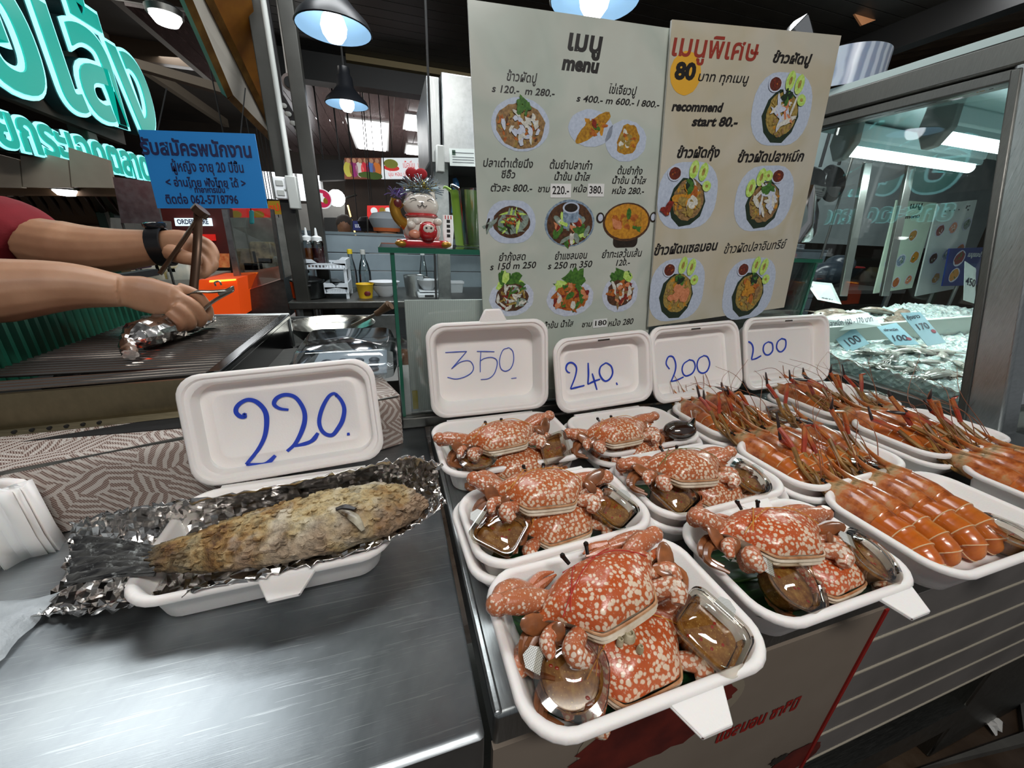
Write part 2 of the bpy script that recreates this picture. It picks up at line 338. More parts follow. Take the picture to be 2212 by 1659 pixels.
def foam_box(key, x0, x1, y0, y1, zrim, label, lid=None, folded=True, tabx=0, tab=True, group='open foam boxes on the counter', cat='food box', z0=ZT, yaw=0):
    W, D = x1-x0, y1-y0; h = .043; zb = zrim-h
    t = thing('foam_box', label, cat, ((x0+x1)/2, (y0+y1)/2, z0), (0, 0, yaw), group)
    mb = MB(); tray(mb, W, D, h, zb-z0); mb.build('base', 'foam', t, smooth=50)
    if tab: mb = MB(); tabflap(mb, -D/2, zrim-z0-.002, dx=tabx); mb.build('tab', 'foam', t, bevel=.002)
    if folded:
        mb = MB(); tray(mb, W+.012, D+.014, max(.03, zrim-.014-z0), 0, tab=False); mb.build('folded_lid', 'foam', t, smooth=50)
    mb = MB(); mb.loft([[V(-W/2+.03, D/2-.002, zrim-z0-.006), V(W/2-.03, D/2-.002, zrim-z0-.006), V(W/2-.03, D/2+.008, zrim-z0-.006), V(-W/2+.03, D/2+.008, zrim-z0-.006)], [V(-W/2+.03, D/2-.002, zrim-z0-.002), V(W/2-.03, D/2-.002, zrim-z0-.002), V(W/2-.03, D/2+.008, zrim-z0-.002), V(-W/2+.03, D/2+.008, zrim-z0-.002)]]); mb.build('hinge', 'foam', t)
    if lid:
        M = frame(lid['o'], lid['u'], v=lid['v']); W2, H, dep = lid['W'], lid['H'], lid['depth']
        mb = MB(); lid_shape(mb, W2, H, dep, lid.get('emboss', .6)); mb.v = [M @ v for v in mb.v]; lo = mb.build('lid', 'foam', t, True, smooth=50)
        if lid.get('toptab'):
            mb = MB(); tx = lid['toptab']-.004; a = [(-.026, H-.003), (.026, H-.003), (.014, H+.020), (-.014, H+.020)]; mb.loft([[M @ V(tx+x, y, -.007) for x, y in a], [M @ V(tx+x, y, -.001) for x, y in a]]); mb.build('lid_tab', 'foam', t, True, bevel=.003)
        if lid.get('slot') is not None:
            mb = MB(); sx = lid['slot']; mb.v = []; mb.box((sx-.012, H-.0125, -.004), (sx+.012, H-.0095, -.0022)); mb.v = [M @ v for v in mb.v]; mb.build('catch_slot', 'black_rubber', lo, True) if False else mb.build('catch_slot', mat('slot_dark', '3a322c', .9), t, True)
        strokes(t, M, dep, lid['fig'], lid['pen'], lid['ink'])
    BOXES[key] = t; return t
f350 = crop(880, 660, 4.096, [[[(335, 415), (430, 410), (525, 405)], [(525, 405), (460, 480), (390, 560)], [(390, 560), (470, 500), (550, 490), (585, 540), (570, 590), (510, 630), (430, 650), (355, 635)]], [[(615, 405), (700, 406), (770, 408)], [(650, 410), (645, 500), (645, 590)], [(645, 490), (680, 468), (740, 458), (785, 475), (795, 520), (770, 600), (720, 645), (650, 655)]], [[(890, 375), (850, 390), (825, 440), (815, 500), (830, 560), (870, 580), (915, 555), (940, 490), (935, 410), (905, 376), (885, 375)]], [[(920, 645), (965, 640)]]])
f240 = crop(1200, 640, 7.373, [[[(230, 1220), (190, 1200), (165, 1150), (190, 1080), (250, 1055), (310, 1090), (335, 1160), (310, 1290), (240, 1470)], [(240, 1475), (340, 1450), (460, 1420)]], [[(520, 1060), (525, 1250), (515, 1400)], [(515, 1400), (620, 1350), (710, 1320)], [(585, 1230), (620, 1350), (660, 1490)]], [[(800, 1060), (720, 1120), (700, 1220), (740, 1310), (800, 1350), (870, 1310), (910, 1220), (890, 1120), (830, 1070), (790, 1062)]], [[(970, 1375), (985, 1410)]]])
f200c = crop(1380, 660, 4.148, [[[(275, 570), (245, 520), (265, 460), (305, 460), (330, 520), (325, 590), (290, 680)], [(290, 680), (340, 668), (400, 640)]], [[(455, 485), (405, 520), (388, 570), (400, 615), (430, 630), (480, 605), (505, 550), (490, 498), (450, 485)]], [[(585, 448), (540, 475), (522, 530), (535, 585), (570, 605), (612, 585), (635, 520), (615, 460), (580, 448)]]])
f200d = crop(1380, 660, 4.148, [[[(975, 365), (955, 340), (985, 325), (1015, 350), (1025, 400), (1010, 480)], [(1010, 485), (1050, 475), (1095, 450)]], [[(1160, 325), (1125, 350), (1115, 400), (1135, 438), (1170, 438), (1200, 400), (1195, 340), (1160, 325)]], [[(1280, 295), (1245, 325), (1235, 375), (1255, 410), (1285, 410), (1315, 370), (1315, 310), (1280, 295)]]])
f220 = crop(360, 740, 3.687, [[[(635, 575), (615, 570), (625, 590), (590, 590), (555, 560), (555, 520), (590, 480), (650, 455), (720, 475), (780, 540), (797, 620), (783, 740), (730, 850), (635, 970)], [(635, 970), (720, 975), (800, 962), (865, 900)]], [[(970, 535), (900, 525), (855, 490), (880, 440), (950, 415), (1030, 440), (1090, 530), (1100, 620), (1070, 720), (1020, 810), (960, 865)], [(1020, 825), (1120, 800), (1170, 770), (1205, 720)]], [[(1355, 430), (1335, 405), (1290, 430), (1240, 520), (1215, 620), (1230, 690), (1270, 730), (1320, 735), (1360, 690), (1400, 620), (1415, 530), (1390, 460), (1345, 408)]], [[(1446, 718), (1448, 738)]]])
ZR = ZT+.045; ZU = ZT+.050
def LID(x, y, yaw, lean, roll, W, H, **k):
    u = V(cos(yaw), sin(yaw), 0); v = V(-sin(yaw)*sin(lean), cos(yaw)*sin(lean), cos(lean)); return dict(o=(x, y, .848), u=u*cos(roll)+v*sin(roll), v=v*cos(roll)-u*sin(roll), W=W, H=H, **k)
def BX(x, y, W, D): return x-W/2, x+W/2, y-D/2, y+D/2
foam_box('A1', *BX(.169, .196, .213, .141), ZR, 'foam box of two crabs nearest the camera at the counter corner', tabx=.02, folded=False, yaw=.01)
foam_box('A2', *BX(.165, .332, .213, .122), ZU, 'second foam box of crabs from the front left counter corner', tab=False, yaw=.06)
foam_box('A3', *BX(.158, .514, .220, .160), ZR, 'crab box with its deep lid thinly marked 350 standing open', folded=False, tab=False, yaw=.03, lid=LID(.158, .598, -.05, .14, .03, .214, .165, depth=.040, emboss=0, toptab=.012, fig=f350, pen=[.0011, .0016, .0012], ink='thin_ink'))
foam_box('B1', *BX(.389, .211, .200, .134), ZR, 'foam box of two crabs at the front edge beside the prawns', tabx=.05, folded=False, yaw=.01)
foam_box('B2', *BX(.384, .345, .210, .126), ZU, 'foam box of two crabs in the middle of the counter', tabx=.03, yaw=.04)
foam_box('B3', *BX(.384, .500, .206, .134), ZR, 'crab box with its lid priced 240 standing open', tab=False, yaw=.07, lid=LID(.380, .576, -.03, .22, .07, .204, .140, depth=.026, slot=.0, fig=f240, pen=[.0022, .0034, .003, .0024], ink='blue_ink'))
foam_box('C1', *BX(.632, .205, .236, .142), ZR, 'foam box of four grilled prawns at the front edge', tabx=.06, folded=False)
foam_box('C2', *BX(.618, .346, .232, .128), ZU, 'foam box of grilled prawns in the middle row of the counter', tab=False, yaw=.05)
foam_box('C3', *BX(.624, .505, .228, .136), ZR, 'prawn box with its lid priced 200 beside the 240 lid', tab=False, yaw=.06, lid=LID(.606, .578, .06, .34, .03, .240, .154, depth=.026, slot=.0, fig=f200c, pen=[.0022, .003, .0026], ink='blue_ink'))
foam_box('D1', .802, 1.03, .120, .272, ZR, 'foam box of grilled prawns cut by the right picture edge', tab=False, folded=False)
foam_box('D2', .790, 1.03, .292, .425, ZU, 'foam box of grilled prawns beside the fish display post', tab=False, yaw=.04)
foam_box('D3', .800, 1.035, .450, .594, ZR, 'prawn box with its lid priced 200 beside the fish display glass', tab=False, yaw=.05, lid=LID(.873, .592, .07, .31, .0, .286, .160, depth=.028, slot=.0, fig=f200d, pen=[.0024, .0034, .003], ink='blue_ink'))
# ================================================================ crabs
def crab_shell(name, ground, ground2, spot, sc=150, gl=.28, big=.31):
    t = NT(name); o = t.coord(); wob = t.noise(o, 40, 2); v = t.n('VectorMath', operation='ADD'); t.l(o, v.inputs[0])
    nv = t.n('TexNoise'); nv.inputs['Scale'].default_value = 60; t.l(o, nv.inputs['Vector']); sv = t.n('VectorMath', operation='SCALE'); t.l(nv.outputs[1], sv.inputs[0]); sv.inputs['Scale'].default_value = .006; t.l(sv.outputs[0], v.inputs[1])
    d = t.vor(v.outputs[0], sc); d2 = t.vor(v.outputs[0], sc*1.9)
    sy = t.n('SeparateXYZ'); t.l(o, sy.inputs[0]); th = t.math('ADD', t.math('MULTIPLY', t.noise(o, 30, 2), .30), t.math('SUBTRACT', big, t.math('MULTIPLY', sy.outputs[1], 3.4)))
    spots = t.math('SUBTRACT', th, d); m1 = t.ramp(spots, [(0.0, (0,)*3), (.15, (1,)*3)])
    m2 = t.ramp(t.math('SUBTRACT', .26, d2), [(0.0, (0,)*3), (.10, (.6,)*3)])
    g = t.ramp(t.noise(o, 18, 4), [(.3, ground), (.68, ground2)]); oi = t.n('ObjectInfo'); g = t.mix(t.math('MULTIPLY', oi.outputs['Random'], .30), g, '94502e'); c = t.mix(m2, g, spot); t.col(t.mix(m1, c, spot))
    t.set(Roughness=gl, Coat_Weight=.25, Coat_Roughness=.15, Subsurface_Weight=.05, Subsurface_Scale=.004); t.bump(t.math('ADD', t.math('MULTIPLY', m1, .3), t.noise(o, 220, 3)), .22, .0012); MATS[name] = t.m
crab_shell('crab_shell', 'b45a2c', 'b8683c', 'dcc4aa', 250); crab_shell('crab_shell_red', 'be4c1e', 'c2602e', 'dcc4aa', 235); crab_shell('crab_leg_shell', 'b85c34', 'c07a54', 'dcc8b4', 280, .3, .30)
mat('crab_cream', 'c9b8a0', .35, noise=(60, 'e8dcc8'), coat=.3); mat('crab_rim', 'a0683c', .4, noise=(80, 'c49a74'))
mat('crab_paddle', 'a06038', .3, noise=(45, '5c3a24', .35, .75), coat=.5); mat('crab_eye', '1a1412', .15); mat('claw_tip', '6a5a58', .3)
for n_, c_ in (('thread_red', 'b02a22'), ('thread_orange', 'c8862e'), ('thread_green', '6a6a2a')): mat(n_, c_, .5)
HW = .067
OUT = [(0, -.47), (.20, -.48), (.36, -.47), (.44, -.42), (.55, -.28), (.66, -.12), (.78, .02), (.88, .12), (.90, .20), (.86, .27), (.78, .36), (.68, .45), (.56, .53), (.43, .585), (.30, .62), (.22, .60), (.14, .64), (.06, .62), (0, .63)]
_h = smooth_path([(x, y, 0) for x, y in OUT], 3); HALF = [(p.x, p.y) for p in _h]
OUTL = HALF[:-1]+[(-x, y) for x, y in reversed(HALF)][:-1]
def crab_ring(s, z, teeth=False, dy=0):
    out = []
    for i, (x, y) in enumerate(OUTL):
        k = 1.0
        if teeth and y > .22 and abs(x) > .25: k = 1+.055*(1 if i % 2 else -.35)
        if teeth and .10 < y < .24 and abs(x) > .86: k = 1.24
        out.append(V(x*k*s*HW, (y*k*s+dy*(1-s))*HW*.84, z*.80))
    return out
def make_crab(variant, label, M, thread, shell='crab_shell'):
    r = random.Random(variant); t = thing('crab', label, 'crab', (0, 0, 0), (0, 0, 0), 'steamed blue swimmer crabs in foam boxes'); t.matrix_basis = M
    mb = MB(); H = .027
    prof = [(1.0, .0, True), (.985, .003, False), (.95, .0075, False), (.88, .0125, False), (.78, .0170, False), (.64, .0215, False), (.48, .0248, False), (.30, .0266, False), (.12, .0274, False)]
    rings = [crab_ring(s, z, te, .12) for s, z, te in prof]
    for k, ring in enumerate(rings):
        if k > 2:
            for p in ring:  # low swellings on the back
                p.z += .0011*sin(p.x*230)*sin(p.y*190+.6)*(k/8)
    mb.loft(rings, False, True); ca = mb.build('carapace', shell, t, smooth=60)
    mb = MB(); mb.loft([crab_ring(1.0, 0, True), crab_ring(.96, -.004), crab_ring(.93, -.009), crab_ring(.80, -.016), crab_ring(.5, -.021), crab_ring(.2, -.022)], False, True); mb.build('underside', 'crab_cream', t, smooth=60)
    rear = [(-.62, -.16), (-.54, -.25), (-.46, -.36), (-.36, -.42), (0, -.435), (.36, -.42), (.46, -.36), (.54, -.25), (.62, -.16)]
    for k, (dz, gr, rd) in enumerate(((-.0012, 1.0, .0013), (-.0050, .99, .0020), (-.0095, .96, .0024))):
        MB().tube(smooth_path([(x*HW*gr, y*HW*gr, dz) for x, y in rear], 4), [rd*.5, rd, rd, rd, rd*.5], 6).build('rear_lip', 'crab_rim' if k == 0 else 'crab_cream', t)
    e = {}
    for sg in (-1, 1):
        up = r.uniform(-.1, .25)*HW; ex = r.uniform(1.22, 1.42); ey = r.uniform(.25, .45)
        cl = MB().tube(smooth_path([(sg*.62*HW, .36*HW, -.006), (sg*.95*HW, ey*HW, -.002+up*.4), (sg*ex*HW, (ey+.02)*HW, up)], 5), [.0075, .0098, .0108, .0072], 10).build('claw_arm', 'crab_leg_shell', t)
        MB().ball((sg*ex*HW, (ey+.02)*HW, up), (.0098, .0092, .0085), 10).build('claw_elbow', 'crab_leg_shell', t)
        MB().tube(smooth_path([(sg*ex*HW, (ey+.06)*HW, up-.006), (sg*(ex-.28)*HW, (ey+.26)*HW, up-.012), (sg*(ex-.62)*HW, (ey+.34)*HW, -.014)], 5), [.0085, .0112, .0098, .006], 10).build('claw_hand', 'crab_leg_shell', t)
        for q in (-1, 1): MB().tube(smooth_path([(sg*(ex-.60)*HW, (ey+.34+q*.04)*HW, -.014), (sg*(ex-.85)*HW, (ey+.40+q*.07)*HW, -.013), (sg*(ex-1.05)*HW, (ey+.38+q*.03)*HW, -.012)], 3), [.005, .004, .001], 7).build('pincer', 'crab_leg_shell', t)
        for q, (a, b, c_, ra) in enumerate((((.60, -.20), (.80, -.36), (.70, -.50), .0088), ((.72, .02), (.98, -.10), (1.02, -.26), .0062))):
            MB().tube(smooth_path([(sg*a[0]*HW, a[1]*HW, -.007), (sg*b[0]*HW, b[1]*HW, -.003), (sg*c_[0]*HW, c_[1]*HW, -.009)], 5), [ra*.8, ra, ra*1.05, ra*.6], 9).build('rear_leg', 'crab_leg_shell', t)
        for q in range(2):
            y0 = .12-.12*q; MB().tube(smooth_path([(sg*.72*HW, y0*HW, -.013), (sg*1.08*HW, (y0+.08)*HW, -.013), (sg*1.26*HW, (y0-.12)*HW, -.020), (sg*1.05*HW, (y0-.34)*HW, -.022)], 4), [.0055, .005, .004, .0015], 7).build('walking_leg', 'crab_paddle', t)
        tilt = r.uniform(.2, 1.2); pz = r.uniform(-.004, .010); PX = r.uniform(.92, 1.06)
        mb = MB(); mb.ball((0, 0, 0), (.0085, .0165, .0026), 14, T=TR((sg*PX*HW, r.uniform(-.05, .12)*HW, pz), (tilt, sg*r.uniform(.2, .9), sg*r.uniform(-.9, -.2)))); mb.build('paddle', 'crab_paddle', t)
        mb = MB(); mb.ball((0, 0, 0), (.0065, .0105, .0030), 12, T=TR((sg*(PX-.16)*HW, -.10*HW, pz-.003), (tilt, -sg*.4, sg*.6))); mb.build('paddle_joint', 'crab_paddle', t)
        mb = MB().tube([(sg*.16*HW, .62*HW, .003), (sg*.20*HW, .70*HW, .0085)], [.0018, .0022], 7); mb.ball((sg*.205*HW, .71*HW, .0095), (.0028, .0028, .0028), 8); mb.build('eye', 'crab_eye', t)
    mb = MB()
    for a, b in (((-.75, -.12), (.42, .56)), ((.72, .05), (-.36, .58)), ((-.1, .62), (-.66, -.16))):
        pts = []
        for i in range(15):
            u = i/14; x, y = a[0]+(b[0]-a[0])*u, a[1]+(b[1]-a[1])*u; y += .03*sin(u*pi)
            s = max(abs(x)/.92, abs(y-.08)/.56); z = .0232*max(0, 1-min(1, s)**2.6)+.0016; pts.append((x*HW, y*HW*.84, z))
        mb.tube(pts, .0005, 5)
    mb.build('tie_thread', thread, t)
    return t
CRABS = [  # box, pixel of the back's centre, height, yaw, pitch, roll, scale, thread, shell, label
 ('A1', 1318, 1250, .872, .18, -.10, -.10, .98, 'thread_red', 'crab_shell_red', 'bright orange crab tied with red thread on top in the nearest box'),
 ('A1', 1372, 1388, .838, .08, .06, .0, .96, 'thread_orange', 'crab_shell_red', 'crab with barnacles on its back lying under the red-tied crab'),
 ('A2', 1178, 1038, .876, -.06, -.06, .03, .95, 'thread_orange', 'crab_shell', 'upper crab of the second box from the front left counter corner'),
 ('A2', 1212, 1102, .846, .10, .08, -.04, .92, 'thread_orange', 'crab_shell', 'lower crab between two sauce cups in the second box from the front left'),
 ('A3', 1086, 926, .872, .04, -.06, -.06, .96, 'thread_orange', 'crab_shell', 'upper crab right below the thin pencil-like 350 price'),
 ('A3', 1120, 984, .838, .02, .06, .0, .92, 'thread_orange', 'crab_shell', 'lower crab behind the upright sauce cup, below the 350 price'),
 ('B1', 1692, 1132, .872, -.14, -.06, .08, .98, 'thread_orange', 'crab_shell_red', 'upper crab in the front box next to the front prawns'),
 ('B1', 1796, 1206, .838, .08, .06, .0, .88, 'thread_orange', 'crab_shell_red', 'half-hidden lower crab in the front box next to the front prawns'),
 ('B2', 1490, 990, .876, -.10, -.06, .05, .94, 'thread_green', 'crab_shell', 'crab tied with greenish thread on top in the middle box'),
 ('B2', 1550, 1038, .846, .0, .08, .0, .88, 'thread_green', 'crab_shell', 'small lower crab in the middle crab box'),
 ('B3', 1340, 916, .870, .02, -.06, -.04, .92, 'thread_orange', 'crab_shell', 'upper pinkish crab below the 240 price'),
 ('B3', 1392, 952, .838, .06, .05, .0, .88, 'thread_orange', 'crab_shell', 'lower golden crab below the 240 price'),
]
for i, (bk, px, py, z, ya, pi_, ro, sc, th, sh, lb) in enumerate(CRABS):
    c = at(px, py, Z=z+.012); make_crab(20+i, lb, TR((c.x, c.y, z-.004), (pi_, ro, ya), sc), th, sh)
    if i == 1:
        cr = [o for o in S.objects if o.name.startswith('crab') and o.get('label') == lb][0]; mat('barnacle', '9c9070', .7, noise=(150, 'c4b89c'))
        for bx, by, rr_ in ((-.006, .004, .006), (.004, .012, .0042), (-.016, .002, .003), (.010, .016, .0035), (-.004, -.008, .0028)):
            mb = MB(); mb.lathe([(rr_, .022), (rr_*.95, .0255), (rr_*.7, .0285), (rr_*.45, .0288), (rr_*.35, .0265), (.0003, .0262)], 12, (bx, by, 0)); mb.build('barnacle', 'barnacle', cr)

# ================================================================ banana leaves under the crabs
def leaf_mat():
    t = NT('banana_leaf'); v = t.coord((1, 40, 1), rot=(0, 0, .5)); n = t.noise(v, 6, 3); t.col(t.ramp(n, [(.3, '12301a'), (.55, '1f4a26'), (.75, '35682e')])); t.set(Roughness=.32, Specular_IOR_Level=.6); t.bump(n, .25, .001); MATS['banana_leaf'] = t.m
leaf_mat()
for k, nm in (('A1', 'nearest box'), ('A2', 'box in front of the 350 lid box'), ('A3', 'box with the 350 lid'), ('B1', 'front box beside the prawns'), ('B2', 'middle crab box')):
    b = BOXES[k]; bx, by = b.location.x, b.location.y; zf = (ZR if k in ('A1', 'A3', 'B1') else ZU)-.043+.0065
    rnd = random.Random(hash(k) % 99 if False else ord(k[0])*7+ord(k[1])); hw, hd = .084, .048
    def lf(u, v):
        x = (u-.5)*2; y = (v-.5)*2; e = 1-.18*abs(x)**3*rnd.uniform(.6, 1.2); ed = max(0, abs(x)-.80)/.2
        return V(x*hw*(1+.02*sin(v*9)), y*hd*e*1.15, .0006+.010*ed**2+.0012*sin(x*7+y*3)+.008*max(0, abs(y)-.8)/.2)
    lt = thing('banana_leaf', f'dark green banana leaf lining the {nm}', 'leaf', (bx, by, zf), (0, 0, rnd.uniform(-.05, .05)), 'banana leaf liners')
    MB().grid(lf, 24, 12).build('blade', 'banana_leaf', lt)
    mat('leaf_rib', '4a7a3a', .4); MB().tube([(-hw*.95, .0, .0125), (-hw*.7, .0, .0032), (0, .0, .0028), (hw*.7, 0, .0032), (hw*.95, 0, .0125)], .0011, 6).build('midrib', 'leaf_rib', lt)

# ================================================================ sauce cups
def sauce_mat():
    t = NT('sauce'); o = t.coord(); n = t.noise(o, 90, 4, .7); bits = t.vor(o, 260); c = t.ramp(n, [(.3, '70421e'), (.5, '94642e'), (.7, 'b08648')])
    c = t.mix(t.ramp(t.math('SUBTRACT', .17, bits), [(0, (0,)*3), (.05, (1,)*3)]), c, 'c9a860'); t.col(c); t.set(Roughness=.2, Specular_IOR_Level=.5, Subsurface_Weight=.1, Subsurface_Scale=.01); MATS['sauce'] = t.m
    t = NT('mesh_tab'); o = t.coord((1, 1, 1)); w1 = t.n('TexWave'); w1.inputs['Scale'].default_value = 190; t.l(t.coord((1, 1, 1), rot=(0, 0, .78)), w1.inputs[0]); w2 = t.n('TexWave'); w2.inputs['Scale'].default_value = 190; t.l(t.coord(rot=(0, 0, -.78)), w2.inputs[0])
    m = t.math('MAXIMUM', w1.outputs['Fac'], w2.outputs['Fac']); t.col(t.ramp(m, [(.5, '8a8a86'), (.9, 'dcdcd8')])); t.set(Roughness=.35); MATS['mesh_tab'] = t.m
sauce_mat(); mat('chili_red', 'a03018', .3); clear('cup_plastic', 'f6f4ee', .05, .3)
def cup_proto(square, fill):
    t = thing('sauce_cup', 'x', 'sauce cup', (0, 0, 0), (0, 0, 0), 'clear cups of dipping sauce')
    a, b, h, r = .0295, .0245, .030, (.014 if square else .028)
    def ring(s, z, rip=0):
        pts = rr(2*s, 2*s, min(r, s*.98), z, 8)
        if rip:
            for i, p in enumerate(pts):
                if i % 2: p.x *= .975; p.y *= .975
        return pts
    MB().loft([ring(b-.003, 0), ring(b, .002, 1), ring(a-.001, h-.003, 1), ring(a, h), ring(a+.0035, h), ring(a+.0035, h+.002), ring(a-.0005, h+.002)], True, False).build('cup', 'cup_plastic', t, smooth=30)
    k = fill; s_ = b+(a-b)*k-.0012
    mb = MB(); mb.loft([ring(b-.004, .0018), ring(b-.0012, .0035), ring(s_, .003+h*.9*k), ring(s_*.9, .003+h*.9*k+.0004), ring(s_*.4, .003+h*.9*k+.0006)]); so = mb.build('sauce', 'sauce', t, smooth=40)
    rnd = random.Random(3)
    for i in range(7):
        x, y = rnd.uniform(-.7, .7)*s_, rnd.uniform(-.7, .7)*s_; mb = MB(); mb.ball((x, y, .0038+h*.9*k), (.0022, .0016, .0006), 8, T=None); mb.build('chili_bit', 'chili_red', so)
    li = MB().loft([ring(a+.0042, h+.0015), ring(a+.0048, h+.0045), ring(a-.001, h+.0055), ring(a-.0025, h+.0035), ring(a-.006, h+.0055), ring(a*.62, h+.0105), ring(a*.25, h+.0125)], False, True).build('lid', 'cup_plastic', t, smooth=60)
    mb = MB(); p = [V(a-.002, -.011, h+.003), V(a+.012, -.009, h+.0025), V(a+.017, 0, h+.002), V(a+.012, .009, h+.0025), V(a-.002, .011, h+.003)]
    mb.loft([p, [q+V(0, 0, .0008) for q in p]]); mb.build('pull_tab', 'mesh_tab', li)
    return t
cp_r = cup_proto(False, .72); cp_s = cup_proto(True, .6)
CUPS = [  # kind, pixel of the lid centre, height, tilt towards viewer, lean sideways, yaw, scale, label
 (0, 1236, 1450, .852, .38, -.10, 2.6, .80, 'round sauce cup in the front left corner of the nearest box'),
 (1, 1542, 1356, .854, .28, .06, .45, .80, 'squarish sauce cup with little sauce at the right of the nearest box'),
 (1, 1082, 1136, .862, .26, -.05, 2.4, .80, 'left sauce cup in the second box from the front left corner'),
 (1, 1325, 1088, .862, .24, .10, .5, .76, 'right sauce cup in the second box from the front left corner'),
 (0, 1030, 980, .862, .10, .0, .0, .82, 'upright sauce cup in the left corner below the 350 price'),
 (1, 1203, 972, .856, 1.10, .25, .2, .74, 'sauce cup tipped on its side below the 350 price'),
 (0, 1724, 1250, .856, .40, .12, 2.5, .82, 'sauce cup with orange threads at the left of the front middle box'),
 (0, 1892, 1196, .856, .38, .22, 2.4, .80, 'half-empty sauce cup at the corner beside the front prawns'),
 (1, 1460, 1058, .862, .36, .05, .4, .80, 'left sauce cup in the middle crab box'),
 (0, 1624, 1026, .862, .36, .18, .4, .80, 'right sauce cup in the middle crab box'),
 (0, 2186, 1142, .842, .10, .10, 0, .80, 'sauce cup beside the four front prawns'),
 (0, 1893, 1010, .848, .10, .05, 0, .80, 'sauce cup beside the prawns of the middle row'),
 (0, 1690, 890, .844, .10, .05, 0, .80, 'sauce cup behind the prawns under the first 200 lid'),
 (0, 1895, 852, .844, .10, .05, 0, .80, 'sauce cup beside the prawns under the 200 lid near the glass'),
]
used = set()
for kd, px, py, z, tl, ln, ya, sc, lb in CUPS:
    src = (cp_r, cp_s)[kd]; c = at(px, py, Z=z); M = TR((c.x, c.y, z), (tl, 0, 0)) @ TR((0, 0, 0), (0, ln, 0)) @ TR((0, 0, 0), (0, 0, ya), sc) @ TR((0, 0, -.036))
    if kd not in used: used.add(kd); src.matrix_basis = M; src['label'] = lb
    else: dup(src, M, lb)

# ================================================================ grilled river prawns
def prawn_mats():
    t = NT('prawn_tail'); o = t.coord(); n = t.noise(o, 26, 4); n2 = t.noise(t.coord((1, 4, 1)), 40, 4, .7)
    t.col(t.mix(t.ramp(n2, [(.5, (0,)*3), (.8, (.5,)*3)]), t.mix(t.math('MULTIPLY', t.n('ObjectInfo').outputs['Random'], .5), t.ramp(n, [(.3, 'b04a14'), (.5, 'c8661c'), (.68, 'd08a3c')]), 'a86a34'), '8a4214')); t.set(Roughness=.25, Coat_Weight=.45, Coat_Roughness=.08, Subsurface_Weight=.08, Subsurface_Scale=.004); t.bump(t.noise(o, 150, 3), .15, .001); MATS['prawn_tail'] = t.m
    t = NT('prawn_head'); o = t.coord(); n = t.noise(o, 34, 5, .65); t.col(t.ramp(n, [(.28, '54301a'), (.40, 'a04e1e'), (.50, 'c0703a'), (.60, 'b89468'), (.72, '6a5c38')])); t.set(Roughness=.28, Coat_Weight=.4, Coat_Roughness=.1); t.bump(t.noise(o, 120, 4), .3, .0015); MATS['prawn_head'] = t.m
    t = NT('prawn_arm'); o = t.coord((1, 1, 1)); n = t.noise(o, 22, 3); t.col(t.ramp(n, [(.32, '6a1c16'), (.45, 'a83a22'), (.58, 'b87036'), (.72, '3a2420')])); t.set(Roughness=.3, Coat_Weight=.3); MATS['prawn_arm'] = t.m
prawn_mats(); mat('prawn_leg', 'a87c3c', .4, noise=(35, '5c3c1c')); mat('prawn_dark', '201a1a', .35, noise=(50, '3a2a28')); mat('antenna', '8a5438', .5); mat('prawn_edge', 'd8b48a', .3, coat=.4)
